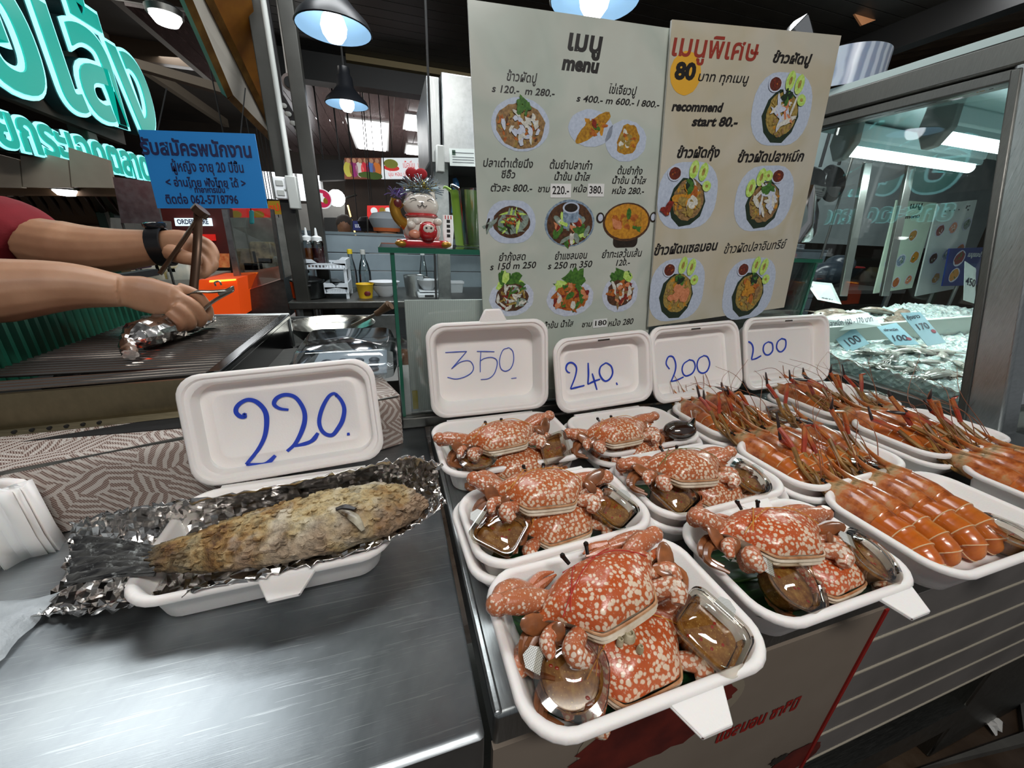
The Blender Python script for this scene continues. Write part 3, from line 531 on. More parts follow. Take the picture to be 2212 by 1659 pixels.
def make_prawn(seed):
    r = random.Random(seed); t = thing('prawn', 'x', 'prawn', (0, 0, 0), (0, 0, 0), 'grilled river prawns in foam boxes')
    # abdomen: six overlapping plates, curling down at the tail (tail towards -y)
    path = smooth_path([(0, -.052, -.004), (0, -.062, .002), (0, -.060, .010), (0, -.048, .0155), (0, -.030, .0175), (0, -.008, .017)], 6); n = len(path); rings = []; rb = lerps([.006, .0095, .0125, .0148, .0158, .0165], n)
    for i, p in enumerate(path):
        d = (path[min(i+1, n-1)]-path[max(i-1, 0)]).normalized(); sx = V(1, 0, 0); up = sx.cross(d).normalized(); k = 1+.13*(1-((i % 6)/6))
        rings.append([p+sx*rb[i]*k*.92*cos(2*pi*a/14)+up*rb[i]*k*1.02*sin(2*pi*a/14) for a in range(14)])
    MB().loft(rings).build('abdomen', 'prawn_tail', t, smooth=30)
    for i in range(6, n-2, 6):
        d = (path[i+1]-path[i-1]).normalized(); up = V(1, 0, 0).cross(d).normalized(); pts = [path[i]+V(1, 0, 0)*rb[i]*1.125*.92*cos(a)+up*rb[i]*1.125*1.02*sin(a) for a in [pi*j/10 for j in range(11)]]; MB().tube(pts, .0007, 5).build('plate_edge', 'prawn_edge', t)
    for q in range(-1, 2): mb = MB(); mb.ball((0, 0, 0), (.0045, .012, .0012), 10, T=TR((q*.006, -.046+abs(q)*.003, -.006), (.15, q*.3, q*.5))); mb.build('tail_fan', 'prawn_tail', t)
    hp = smooth_path([(0, -.018, .0165), (0, .004, .0180), (0, .030, .0170), (0, .050, .0150), (0, .064, .0145)], 4); mb = MB(); m = len(hp); rb = lerps([.0168, .0188, .0178, .0140, .007], m)
    mb.loft([[p+V(rb[i]*.88*cos(2*pi*a/14), 0, rb[i]*1.05*sin(2*pi*a/14)) for a in range(14)] for i, p in enumerate(hp)]); mb.build('carapace', 'prawn_head', t, smooth=60)
    MB().tube(smooth_path([(0, .030, .033), (0, .052, .029), (0, .075, .031), (0, .098, .040)], 4), [.0035, .0032, .002, .0004], 6, flat=1.6).build('rostrum', 'prawn_head', t)
    for sg in (-1, 1):
        mb = MB(); mb.tube([(sg*.007, .056, .020), (sg*.0115, .060, .0225)], .0016, 6); mb.ball((sg*.0125, .061, .023), .0029, 8); mb.build('eye', 'crab_eye', t)
        # long jointed arm
        a = V(sg*.009, .046, .008); b = a+V(sg*r.uniform(.002, .014), .038, .004+r.uniform(0, .012)); c = b+V(r.uniform(-.016, .010), .034, .008+r.uniform(0, .018)); d = c+V(r.uniform(-.024, .012), .024+r.uniform(-.01, .016), .010+r.uniform(0, .024)); e = d+V(r.uniform(-.028, .014), r.uniform(-.004, .022), .012+r.uniform(-.012, .014))
        am = MB().tube(smooth_path([a, b, c], 4), [.0026, .0028, .0032], 7).build('long_arm', 'prawn_leg', t)
        MB().tube(smooth_path([c, (c+d)/2+V(.001, 0, 0), d], 4), [.0032, .0036, .0034], 7).build('long_arm_hand', 'prawn_arm', t)
        for q in (-1, 1): MB().tube(smooth_path([d, (d+e)/2+V(q*.0018, q*.0012, 0), e+V(q*.0012, 0, 0)], 3), [.0024, .0018, .0004], 6).build('pincer', 'prawn_dark' if r.random() < .7 else 'prawn_arm', am)
        for q in range(4):
            x = sg*(.004+.0022*q); y = .050-.006*q; L = r.uniform(.040, .062); MB().tube(smooth_path([(x, y, .006), (x+sg*.005*q*.5, y+L*.45, .008+r.uniform(.002, .012)), (x+sg*r.uniform(-.006, .010), y+L*.8, .012+r.uniform(0, .016)), (x+sg*r.uniform(-.008, .012), y+L, .010+r.uniform(0, .020))], 3), [.0024, .0022, .0018, .0006], 6).build('leg', 'prawn_leg', t)
        MB().tube(smooth_path([(sg*.004, .064, .016), (sg*.012, .095, .040+r.uniform(0, .02)), (sg*r.uniform(-.01, .04), .13, .062+r.uniform(0, .03)), (sg*r.uniform(-.04, .08), .15+r.uniform(0, .04), .07+r.uniform(-.02, .04))], 5), [.0008, .0005, .0003], 5).build('antenna', 'antenna', t)
        mb = MB(); mb.ball((0, 0, 0), (.0035, .013, .001), 10, T=TR((sg*.006, .074, .015), (.25, 0, -sg*.25))); mb.build('antenna_scale', 'prawn_head', t)
    return t
PP = [make_prawn(s) for s in (11, 12, 13, 14)]
LAY = [('C1', (.548, .590, .632, .672), .172, 1.0, ('first', 'second', 'third', 'fourth'), 'in the front prawn box'),
       ('C2', (.540, .577, .613, .648, .684), .316, .96, ('first', 'second', 'third', 'fourth', 'fifth'), 'in the middle prawn box'),
       ('C3', (.546, .582, .618, .656), .470, .94, ('first', 'second', 'third', 'fourth'), 'under the 200 lid beside the 240 lid'),
       ('D1', (.842, .884, .926, .968), .166, 1.04, ('first', 'second', 'third', 'fourth'), 'in the box cut by the right picture edge'),
       ('D2', (.828, .864, .900, .936), .330, 1.0, ('first', 'second', 'third', 'fourth'), 'in the box beside the steel post'),
       ('D3', (.838, .874, .910), .490, .98, ('first', 'second', 'third'), 'under the 200 lid beside the fish display')]
k = 0
for bx, xs, y, sc, nm, where in LAY:
    zf = (ZU if bx in ('C2', 'D2') else ZR)-.043+.010
    for i, x in enumerate(xs):
        r = random.Random(k*3+1); M = TR((x, y+.062*sc+r.uniform(-.006, .006), zf+.008), (r.uniform(.03, .12), r.uniform(-.35, .35), r.uniform(-.10, .12)), sc*r.uniform(.96, 1.06)); lb = f'{nm[i]} grilled prawn from the left {where}'
        if k < 4: PP[k].matrix_basis = M; PP[k]['label'] = lb
        else: dup(PP[k % 4], M, lb)
        k += 1

c = at(1468, 930, Z=.858); sb_ = thing('sauce_bag', 'knotted clear bag of dark sauce at the right of the 240 crab box', 'sauce bag', c); t_ = NT('dark_sauce'); t_.set(Base_Color=lin('3a241a'), Roughness=.12, Coat_Weight=.6); t_.bump(t_.noise(t_.coord(), 90, 3), .5, .003); MATS['dark_sauce'] = t_.m
mb = MB(); mb.ball((0, 0, 0), (.026, .017, .013), 14); mb.build('sauce', 'dark_sauce', sb_)
mb = MB(); mb.ball((0, 0, .001), (.030, .020, .015), 14); mb.tube(smooth_path([(.026, .006, .004), (.036, .012, .012), (.042, .018, .022)], 3), [.008, .003, .008], 8); mb.build('film', 'clear_plastic', sb_)
# ================================================================ glass case behind the boxes
clear('case_glass', 'fafdfc', .01, .08)
gc = thing('glass_case', 'green-edged glass case with a thick top pane under the lucky cat', 'display case', (.45, .8, ZT))
GX0, GX1, GY0, GY1, GZ = .004, .95, .676, .98, 1.116
mat('case_base', '6c6a64', .45, .6)
MB().box((GX0-.004, GY0-.012, ZT), (GX1+.004, GY1+.01, ZT+.022)).build('base_rail', 'steel_dark', gc, True, bevel=.003)
MB().box((GX0-.018, GY0-.004, GZ), (GX1+.01, GY1+.03, GZ+.007)).build('top_pane', 'case_glass', gc, True)
MB().box((GX0-.019, GY0-.0055, GZ-.0005), (GX1+.011, GY0-.004, GZ+.0075)).build('pane_edge', 'glass_edge', gc, True)
MB().box((GX0-.0195, GY0-.004, GZ-.0005), (GX0-.018, GY1+.03, GZ+.0075)).build('pane_edge', 'glass_edge', gc, True)
MB().box((GX0, GY0, ZT+.022), (GX1, GY0+.005, GZ)).build('front_pane', 'case_glass', gc, True)
MB().box((GX0, GY0+.006, ZT+.022), (GX0+.005, GY1, GZ)).build('side_pane', 'case_glass', gc, True)
MB().box((GX1-.005, GY0+.006, ZT+.022), (GX1, GY1, GZ)).build('side_pane', 'case_glass', gc, True)
for x in (GX0, GX1): MB().box((x-.0012, GY0-.0015, ZT+.022), (x+.0045, GY0+.0055, GZ-.001)).build('pane_edge', 'glass_edge', gc, True)
MB().box((GX0-.001, GY1-.004, ZT+.022), (GX0+.004, GY1+.002, GZ-.001)).build('pane_edge', 'glass_edge', gc, True)
def ribbed():
    t = NT('ribbed_white'); w = t.n('TexWave', bands_direction='X'); w.inputs['Scale'].default_value = 90; t.l(t.coord(), w.inputs[0]); t.col(t.ramp(w.outputs['Fac'], [(.2, 'e0e5e0'), (.8, 'f2f5f0')])); t.set(Roughness=.3); t.bump(w.outputs['Fac'], .15, .001); MATS['ribbed_white'] = t.m
ribbed()
mb = MB(); mb.slab([(.020, GY0+.012, ZT+.024), (.42, GY0+.012, ZT+.024), (.42, GY0+.020, 1.036), (.020, GY0+.020, 1.036)], (0, .006, 0))
solo(mb.build('white_board', 'ribbed_white', bevel=.001), 'white ribbed plastic board standing inside the glass case', 'board')
mat('yellow_tape', 'd8c030', .5)
solo(MB().box((.023, GY0+.0105, ZT+.03), (.033, GY0+.0118, ZT+.068)).build('tape_strip', 'yellow_tape'), 'yellow tape strip at the foot of the white board', 'tape')

# ================================================================ menu boards
def paper(name, c1, c2, c3):
    t = NT(name); o = t.coord(); a = t.ramp(t.noise(o, 5, 3, .5, .8), [(.38, c1), (.5, c2), (.62, c1)]); t.col(t.mix(.3, a, t.ramp(t.noise(o, 14, 4), [(.4, c1), (.6, c3)]))); t.set(Roughness=.22, Specular_IOR_Level=.4); t.bump(t.noise(o, 7, 2), .06, .004); MATS[name] = t.m
paper('menu_paper', 'b9beb4', 'a8b3a9', 'b2b0a6'); paper('menu_paper_tan', 'bcb5a4', 'b4a98f', 'aeb0a4')
mat('menu_black', '17120f', .4); mat('menu_red', '8e2f20', .4); mat('menu_yellow', 'd6a02c', .4); mat('board_core', 'cfd0ca', .6)
for n_, c_, c2_ in (('pr_plate', 'bac4d4', 'a9b4c6'), ('pr_plate2', 'c6ccd8', 'b0b8ca'), ('pr_rice', '9c7b4e', '6e5434'), ('pr_ricey', 'a8904a', '7c6630'), ('pr_green', '4c7a2c', '2c521c'), ('pr_lime', '9cc44a', 'c4dc80'), ('pr_leaf', '20301c', '182414'), ('pr_white', 'd6d6cc', 'b4b2a8'), ('pr_orange', 'b86a28', '8a4418'), ('pr_egg', 'b88a28', '8a5c18'), ('pr_red', '8e2c1c', '5c1c14'), ('pr_sauce', '6a2c18', '4a1c10'), ('pr_salmon', 'cf8a62', 'b87048'), ('pr_brown', '5c3c24', '3a2416'), ('pr_curry', 'c88e28', 'a87020'), ('pr_steel', '8fa2b4', '54687c'), ('pr_dark', '20180f', '30241c'), ('pr_grey', '6a7a72', '8c9a8e')):
    mat(n_, c_, .3, noise=(220, c2_))
PR = ['pr_plate', 'pr_plate2', 'pr_rice', 'pr_ricey', 'pr_green', 'pr_lime', 'pr_leaf', 'pr_white', 'pr_orange', 'pr_egg', 'pr_red', 'pr_sauce', 'pr_salmon', 'pr_brown', 'pr_curry', 'pr_steel', 'pr_dark', 'pr_grey']
PI_ = {n[3:]: i for i, n in enumerate(PR)}
class Print:
    "a flat printed picture: layered coloured shapes on a board face"
    def __init__(s): s.mb = MB(); s.z = .0003
    def shape(s, pts, m): s.z += .00002; s.mb.poly([V(p.x, p.y, s.z) for p in pts], PI_[m]); return s
    def oval(s, x, y, rx, ry, m, rot=0, j=0, n=28, seed=1):
        pts = blob(n, rx, ry, 0, 0, 0, j, seed); c, q = cos(rot), sin(rot); return s.shape([V(x+p.x*c-p.y*q, y+p.x*q+p.y*c, 0) for p in pts], m)
    def rrect(s, x, y, w, h, r, m): return s.shape(rr(w, h, r, 0, 5, x, y), m)
    def bits(s, n, x, y, rx, ry, ms, l, w, seed, j=.35):
        r = random.Random(seed)
        for i in range(n):
            a = r.uniform(0, 2*pi); d = r.random()**.5; s.oval(x+rx*d*cos(a), y+ry*d*sin(a), l*r.uniform(.6, 1.2), w*r.uniform(.6, 1.2), r.choice(ms), r.uniform(0, 3.1), j, 9, seed*31+i)
        return s
    def place(s, M, parent, name='dish_picture'):
        s.mb.v = [M @ v for v in s.mb.v]; o = s.mb.build(name, PR, parent, True, smooth=0); o['kind'] = 'stuff'; return o
def face_px(M):
    "pixel -> coordinates on a board face"
    o = M.translation; n = (M.to_3x3() @ V(0, 0, 1)); Mi = M.inverted()
    def f(px, py):
        d = RX*(px-1106)+RY*(py-829.5)+RZ*F; t = (o-CAM).dot(n)/d.dot(n); q = Mi @ (CAM+d*t); return q.x, q.y
    return f
def board(name, label, bl, tl, br, H, W, paper_, th=.004):
    H = (Vector(tl)-Vector(bl)).length
    v = (Vector(tl)-Vector(bl)).normalized(); u = V(1, 0, 0); u = (u-v*u.dot(v)).normalized(); M = frame(bl, u, v=v); t = thing(name, label, 'menu board', bl)
    mb = MB(); mb.box((0, 0, -th), (W, H, -.0004)); mb.box((0, 0, -.0004), (W, H, 0), 1); mb.v = [M @ q for q in mb.v]; mb.build('panel', ['board_core', paper_], t, True, smooth=0); return t, M, face_px(M)
YB1 = .664
b1, M1, f1 = board('menu_board', 'tall grey-green menu board headed with the word menu', at(1053, 860, Y=YB1), at(1010, -2, Y=YB1+.006), None, .672, .354, 'menu_paper')
b2, M2, f2 = board('menu_board', 'beige special menu board with red heading and yellow price spot', at(1400, 706, Y=YB1-.008), at(1452, 42, Y=YB1-.002), None, .524, .364, 'menu_paper_tan')
def put(bd, M, f, body, px, py, hpx, wpx, material='menu_black', shear=.22, off=.00022):
    x, y = f(px, py); x0, _ = f(px-wpx/2, py); x1, _ = f(px+wpx/2, py); _, y0 = f(px, py+hpx/2); _, y1 = f(px, py-hpx/2)
    o = text(body, (y1-y0)*1.0, M @ TR((x, y, .0004)), material, bd, shear=shear, offset=off, fit=abs(x1-x0)); o['kind'] = 'stuff'; return o
for a in (('เมนู', 1262, 92, 62, 76, 'menu_black', .15, .0012), ('menu', 1253, 140, 44, 82, 'menu_black', .2, .0012),
          ('ข้าวผัดปู', 1126, 168, 28, 66), ('s 120.-  m 280.-', 1131, 197, 22, 136), ('ไข่เจียวปู', 1344, 196, 26, 60), ('s 400.- m 600.- l 800.-', 1337, 220, 20, 180),
          ('ปลาเต๋าเต้ยนึ่ง', 1097, 354, 24, 108), ('ซีอิ๊ว', 1097, 378, 22, 30), ('ตัวละ 800.-', 1104, 407, 22, 90), ('ต้มยำปลาเก๋า', 1233, 358, 24, 92), ('น้ำข้น น้ำใส', 1235, 383, 22, 78), ('ชาม', 1174, 409, 20, 26), ('หม้อ', 1252, 409, 20, 30),
          ('ต้มยำกุ้ง', 1360, 370, 22, 54), ('น้ำข้น น้ำใส', 1358, 391, 20, 74), ('หม้อ 280.-', 1356, 413, 20, 70), ('ยำกุ้งสด', 1106, 556, 22, 58), ('s 150 m 250', 1108, 575, 20, 100), ('ยำแซลมอน', 1233, 553, 22, 70), ('s 250 m 350', 1231, 573, 20, 96), ('ยำทะเลวุ้นเส้น', 1343, 549, 22, 86), ('120.-', 1344, 568, 18, 30),
          ('น้ำข้น น้ำใส', 1205, 702, 18, 66), ('ชาม', 1267, 701, 16, 22), ('หม้อ 280', 1340, 697, 18, 54)): put(b1, M1, f1, *a)
mat('white_paper', 'dcdcda', .6)
for n_, px, py, w_, h_ in (('220.-', 1211, 412, 44, 30), ('380.', 1287, 411, 35, 28), ('180', 1296, 698, 30, 18)):
    x, y = f1(px, py); x0, _ = f1(px-w_/2, py); x1, _ = f1(px+w_/2, py); _, y0 = f1(px, py+h_/2); _, y1 = f1(px, py-h_/2)
    mb = MB(); mb.box((x0, y0, .0001), (x1, y1, .0007)); mb.v = [M1 @ q for q in mb.v]; mb.build('price_sticker', 'white_paper', b1, True, smooth=0)
    o = text(n_, (y1-y0)*.82, M1 @ TR((x, y, .0009)), 'menu_black', b1, offset=.0003, fit=(x1-x0)*.82); o['kind'] = 'stuff'
def dish(bd, M, f, kind, px, py, rpx, rypx=None, seed=1):
    x, y = f(px, py); x1, _ = f(px+rpx, py); _, y1 = f(px, py-(rypx or rpx)); r = abs(x1-x); ry = abs(y1-y); p = Print()
    if kind == 'crabrice':
        p.oval(x, y, r, ry, 'plate', 0, .01); p.oval(x, y-.05*ry, r*.84, ry*.86, 'rice', 0, .05, 30, seed); p.bits(60, x, y-.05*ry, r*.74, ry*.76, ['rice', 'ricey', 'brown', 'orange'], r*.10, r*.05, seed); p.bits(26, x, y-.1*ry, r*.66, ry*.6, ['white', 'plate2'], r*.13, r*.07, seed+1); p.bits(12, x+.05*r, y+.62*ry, r*.2, ry*.26, ['green'], r*.14, r*.09, seed+2)
    elif kind == 'omelet':
        p.oval(x-.1*r, y+.05*ry, r*.95, ry*.9, 'plate', 0, .02); p.oval(x, y+.1*ry, r*.86, ry*.36, 'egg', .62, .06, 30, seed); p.bits(18, x, y+.1*ry, r*.5, ry*.34, ['curry', 'orange', 'egg'], r*.18, r*.08, seed); p.bits(6, x+.1*r, y+.2*ry, r*.22, ry*.2, ['green', 'red'], r*.12, r*.07, seed+2)
    elif kind == 'roll':
        p.oval(x, y, r, ry, 'plate', 0, .03); p.oval(x+.1*r, y+.1*ry, r*.5, ry*.72, 'egg', -.4, .12, 20, seed); p.oval(x-.05*r, y-.3*ry, r*.38, ry*.34, 'egg', .1, .1, 16, seed+3); p.bits(14, x, y-.05*ry, r*.3, ry*.5, ['white', 'ricey'], r*.18, r*.09, seed); p.bits(6, x+.1*r, y-.1*ry, r*.5, ry*.5, ['orange', 'curry'], r*.14, r*.08, seed+5)
    elif kind == 'fish':
        p.rrect(x, y, 2*r, 1.9*ry, r*.75, 'plate'); p.oval(x, y, r*.76, ry*.70, 'brown', 0, .03, 30, seed); p.oval(x+.05*r, y, r*.66, ry*.5, 'grey', .25, .08, 24, seed); p.bits(6, x-.85*r, y-.15*ry, r*.22, ry*.22, ['dark', 'grey'], r*.22, r*.06, seed+9); p.bits(34, x, y, r*.55, ry*.5, ['green', 'grey', 'lime', 'dark'], r*.22, r*.04, seed+1); p.bits(14, x+.05*r, y+.12*ry, r*.35, ry*.2, ['orange', 'red'], r*.22, r*.025, seed+2)
    elif kind == 'hotpot':
        p.oval(x, y, r, ry, 'steel', 0, .005); p.oval(x, y-.02*ry, r*.92, ry*.92, 'brown', 0, .02, 30, seed); p.bits(40, x, y-.2*ry, r*.72, ry*.62, ['white', 'green', 'pr'[:0] or 'salmon', 'lime', 'steel', 'red', 'grey'], r*.22, r*.11, seed); p.rrect(x+.02*r, y+.35*ry, r*.62, ry*.62, r*.12, 'steel'); p.oval(x+.02*r, y+.66*ry, r*.33, ry*.24, 'plate'); p.oval(x+.02*r, y+.66*ry, r*.26, ry*.18, 'dark')
    elif kind == 'curry':
        p.rrect(x, y-.75*ry, r*1.05, ry*.7, r*.2, 'dark'); p.oval(x, y, r, ry*.82, 'brown', 0, .0); p.oval(x, y+.02*ry, r*.92, ry*.74, 'curry', 0, .01); p.bits(16, x, y+.1*ry, r*.6, ry*.4, ['orange', 'egg', 'salmon'], r*.2, r*.12, seed); p.oval(x+.05*r, y+.35*ry, r*.1, ry*.24, 'green', 0, .1); p.bits(4, x+.4*r, y-.3*ry, r*.2, ry*.1, ['green'], r*.14, r*.06, seed+3)
        for sg in (-1, 1): p.oval(x+sg*1.12*r, y+.2*ry, r*.16, ry*.22, 'dark'); p.oval(x+sg*1.11*r, y+.2*ry, r*.10, ry*.15, 'plate2')
    elif kind in ('salad', 'salmon', 'noodle'):
        p.oval(x, y-.15*ry, r, ry*.84, 'plate2', 0, .03); p.bits(16, x, y+.55*ry, r*.55, ry*.28, ['green', 'lime', 'green'], r*.3, r*.18, seed, .45)
        ms = dict(salad=['white', 'ricey', 'red', 'grey', 'green', 'white'], salmon=['orange', 'salmon', 'red', 'orange', 'white', 'green'], noodle=['salmon', 'white', 'orange', 'red', 'rice'])[kind]
        p.oval(x, y-.12*ry, r*.74, ry*.62, 'brown' if kind != 'salmon' else 'orange', 0, .08, 24, seed); p.bits(46, x, y-.12*ry, r*.64, ry*.52, ms, r*.22, r*.06 if kind == 'salad' else r*.10, seed+1)
    else:
        p.rrect(x, y, 2*r, 2*ry, r*.7, 'plate'); p.oval(x-.02*r, y-.18*ry, r*.62, ry*.76, 'leaf', .0, .05, 10, seed); p.oval(x+.02*r, y-.12*ry, r*.52, ry*.62, 'rice' if kind in ('shrimp', 'squid') else 'ricey', 0, .05, 30, seed); p.bits(60, x+.02*r, y-.14*ry, r*.46, ry*.55, ['rice', 'ricey', 'curry', 'ricey'], r*.09, r*.04, seed+1)
        sx = {'shrimp': -.52, 'squid': .32}.get(kind, -.38); p.oval(x+sx*r, y+.68*ry, r*.23, ry*.22, 'plate2'); p.oval(x+sx*r, y+.68*ry, r*.19, ry*.18, 'sauce', 0, .03); p.bits(6, x+sx*r, y+.68*ry, r*.12, ry*.12, ['orange', 'red'], r*.03, r*.02, seed+7)
        cs = {'squid': ((-.55, .35), (-.25, .66), (-.02, .70))}.get(kind, ((.10, .78), (.42, .70), (.58, .28)))
        for q, (cx, cy) in enumerate(cs):
            p.oval(x+cx*r, y+cy*ry, r*.15, ry*(.27 if q < 2 else .16), 'lime', -.25, .03); p.oval(x+cx*r, y+cy*ry, r*.08, ry*(.17 if q < 2 else .09), 'lime', -.25, .1, 14, 3); p.oval(x+cx*r, y+cy*ry, r*.05, ry*(.12 if q < 2 else .05), 'ricey', -.25, .1, 14, 3)
        top = dict(crab=(['white', 'salmon', 'plate2'], .26, .06), shrimp=(['ricey', 'white', 'curry', 'orange'], .22, .12), squid=(['white', 'plate2'], .26, .06), salmon2=(['salmon'], .16, .12), mackerel=(['curry', 'rice', 'orange'], .15, .09))[kind]
        p.bits(18 if kind != 'salmon2' else 11, x+.05*r, y+.0*ry, r*.36, ry*.38, top[0], r*top[1], r*top[2], seed+4, .2); p.bits(6, x+.05*r, y+.34*ry, r*.14, ry*.12, ['green', 'leaf'], r*.14, r*.08, seed+5)
        if kind == 'shrimp': p.bits(6, x-.66*r, y-.34*ry, r*.12, ry*.12, ['red', 'orange'], r*.16, r*.08, 5)
    p.place(M, bd)
for a in (('crabrice', 1125, 270, 62, 60), ('omelet', 1281, 280, 50, 46), ('roll', 1352, 305, 44, 46), ('fish', 1105, 480, 52, 50), ('hotpot', 1231, 483, 53, 52), ('curry', 1354, 480, 50, 52), ('salad', 1105, 637, 48, 48), ('salmon', 1232, 637, 50, 48), ('noodle', 1340, 628, 38, 48)): dish(b1, M1, f1, *a, seed=int(a[1]))
x, y = f2(1481, 159); x1, _ = f2(1514, 159); _, y1 = f2(1481, 110)
mb = MB(); mb.poly([M2 @ V(p.x, p.y, .0003) for p in blob(40, abs(x1-x), abs(y1-y), x, y, 0, .02, 4)]); mb.build('yellow_spot', 'menu_yellow', b2, True, smooth=0)
for a in (('เมนูพิเศษ', 1546, 106, 66, 188, 'menu_red', .12, .0007), ('80', 1479, 156, 50, 46, 'menu_black', .1, .0016), ('บาท ทุกเมนู', 1562, 169, 28, 110), ('recommend', 1506, 232, 28, 112, 'menu_black', .22, .0008), ('start 80.-', 1544, 264, 28, 100, 'menu_black', .22, .0008), ('ข้าวผัดปู', 1710, 128, 30, 84, 'menu_black', .2, .0008), ('ข้าวผัดกุ้ง', 1508, 331, 30, 92, 'menu_black', .2, .0008), ('ข้าวผัดปลาหมึก', 1666, 340, 30, 142, 'menu_black', .2, .0008), ('ข้าวผัดแซลมอน', 1482, 537, 28, 136, 'menu_black', .2, .0008), ('ข้าวผัดปลาอินทรีย์', 1631, 534, 26, 132)): put(b2, M2, f2, *a)
for a in (('crab', 1689, 238, 62, 82), ('shrimp', 1486, 424, 62, 74), ('squid', 1651, 430, 60, 72), ('salmon2', 1463, 627, 56, 68), ('mackerel', 1618, 625, 52, 66)): dish(b2, M2, f2, *a, seed=int(a[1]))
# ================================================================ fish display with slanted front, on the right
fd = thing('fish_display', 'refrigerated steel fish display with slanted glass and tube lights', 'display case', (1.7, .75, 0))
FX = 1.193; FX2 = 2.5; YBK = 1.12
def yfront(z): return .43+(z-.826)*(.137/.609)
MB().box((FX-.03, .20, 0), (FX2, YBK, ZT-.005)).build('cabinet', 'steel_dark', fd, True, bevel=.004)
mb = MB(); mb.box((FX-.02, yfront(.81)-.01, ZT-.005), (FX+.015, YBK, ZT+.024)); mb.build('bottom_rail', 'steel_dark', fd, True, bevel=.004)
mb = MB(); mb.box((FX-.022, .46, 1.485), (FX+.04, YBK, 1.535)); mb.build('top_beam', 'steel_dark', fd, True, bevel=.005)
mb = MB(); mb.box((FX-.016, .47, 1.462), (FX+.03, YBK, 1.484)); mb.build('lower_beam', 'steel_dark', fd, True, bevel=.003)
q = [(FX-.02, yfront(.80)-.066, .795), (FX-.02, yfront(.80), .795), (FX-.02, yfront(1.5), 1.49), (FX-.02, yfront(1.5)-.066, 1.49)]
MB().slab(q, (.062, 0, 0)).build('slanted_post', 'steel', fd, True, bevel=.006)
q = [(FX-.024, yfront(.80)-.012, .80), (FX-.024, yfront(.80)+.004, .80), (FX-.024, yfront(1.48)+.004, 1.48), (FX-.024, yfront(1.48)-.012, 1.48)]
MB().slab(q, (.03, 0, 0)).build('post_trim', 'steel_dark', fd, True, bevel=.003)
clear('display_glass', 'f8fdfc', .01, .06)
MB().slab([(FX, yfront(.824)+.004, .824), (FX, YBK-.004, .824), (FX, YBK-.004, 1.461), (FX, yfront(1.461)+.004, 1.461)], (.004, 0, 0)).build('side_pane', 'display_glass', fd, True)
MB().slab([(FX+.05, yfront(.83)-.03, .83), (FX2, yfront(.83)-.03, .83), (FX2, yfront(1.46)-.03, 1.46), (FX+.05, yfront(1.46)-.03, 1.46)], (0, .004, 0)).build('front_pane', 'display_glass', fd, True)
MB().box((FX, .56, 1.536), (FX2, YBK, 1.556)).build('roof', mat('case_roof', 'c4d6d4', .4), fd, True)
MB().box((FX+.01, .575, 1.500), (FX2, YBK-.03, 1.512)).build('roof_lining', mat('lining', 'b8d0d0', .25, .6), fd, True)
mat('tube_glow', 'ffffff', .4, emit='eafcff', es=5); mat('fixture', 'a9c0c2', .4); mat('fixture_end', '6a706e', .5)
for nm, px, py, Y, L in (('first', 1832, 322, .98, .62), ('second', 2030, 292, .80, .45)):
    a = at(px, py, Y=Y)
    f_ = thing('fluorescent_light', 'long tube light at the back of the fish display' if nm == 'first' else 'shorter tube light near the slanted post of the fish display', 'light', a)
    MB().box((a.x-.03, Y-.03, a.z+.018), (a.x+L, Y+.03, a.z+.062)).build('housing', 'fixture', f_, True, bevel=.006)
    mb = MB(); mb.loft([[V(a.x-.034, Y+y_, a.z+z_) for y_, z_ in ((-.032, .07), (.032, .07), (.036, .01), (.012, -.035), (-.014, -.03), (-.036, .01))], [V(a.x-.008, Y+y_, a.z+z_) for y_, z_ in ((-.032, .07), (.032, .07), (.036, .01), (.012, -.035), (-.014, -.03), (-.036, .01))]]); mb.build('end_cap', 'fixture_end', f_, True, bevel=.003)
    MB().tube([(a.x-.006, Y, a.z-.004), (a.x+L-.01, Y, a.z-.004)], .015, 14).build('tube', 'tube_glow', f_, True)
    l = bpy.data.lights.new('tube_light', 'AREA'); l.shape = 'RECTANGLE'; l.size = L; l.size_y = .04; l.energy = 4.6; l.color = (.90, 1, .98); lo = bpy.data.objects.new('tube_light', l); COL.objects.link(lo); lo.parent = f_; lo.location = (L/2, 0, -.03)
    MB().box((a.x-.006, Y-.024, a.z+.004), (a.x+L, Y+.024, a.z+.018)).build('reflector', 'lining', f_, True)
# crushed ice
def ice_mat():
    t = NT('crushed_ice'); o = t.coord(); d = t.vor(o, 70); n = t.noise(o, 30, 5, .7); t.col(t.ramp(n, [(.3, '8fa09e'), (.5, 'b4c2be'), (.7, 'd4dcd8')])); t.set(Roughness=.12, Specular_IOR_Level=.7, Subsurface_Weight=.2, Subsurface_Scale=.02); t.bump(t.math('ADD', d, n), .9, .008); MATS['crushed_ice'] = t.m
    t = NT('squid_skin'); o = t.coord(); t.col(t.ramp(t.noise(o, 25, 4), [(.35, '8a847c'), (.55, 'b8b4aa'), (.72, '9a8684')])); t.set(Roughness=.15, Coat_Weight=.4); MATS['squid_skin'] = t.m
    t = NT('fish_skin'); o = t.coord((1, 1, 1)); t.col(t.ramp(t.noise(o, 30, 4), [(.3, '4c4a42'), (.5, '7c6c60'), (.7, '9a9688')])); t.set(Roughness=.2, Coat_Weight=.4); MATS['fish_skin'] = t.m
ice_mat()
rn = random.Random(9)
def icez(x, y): return .836+.05*max(0, min(1, (y-.50)/.55))+.035*max(0, min(1, (x-1.25)/.6))+.018*max(0, sin((x*7+y*11)))
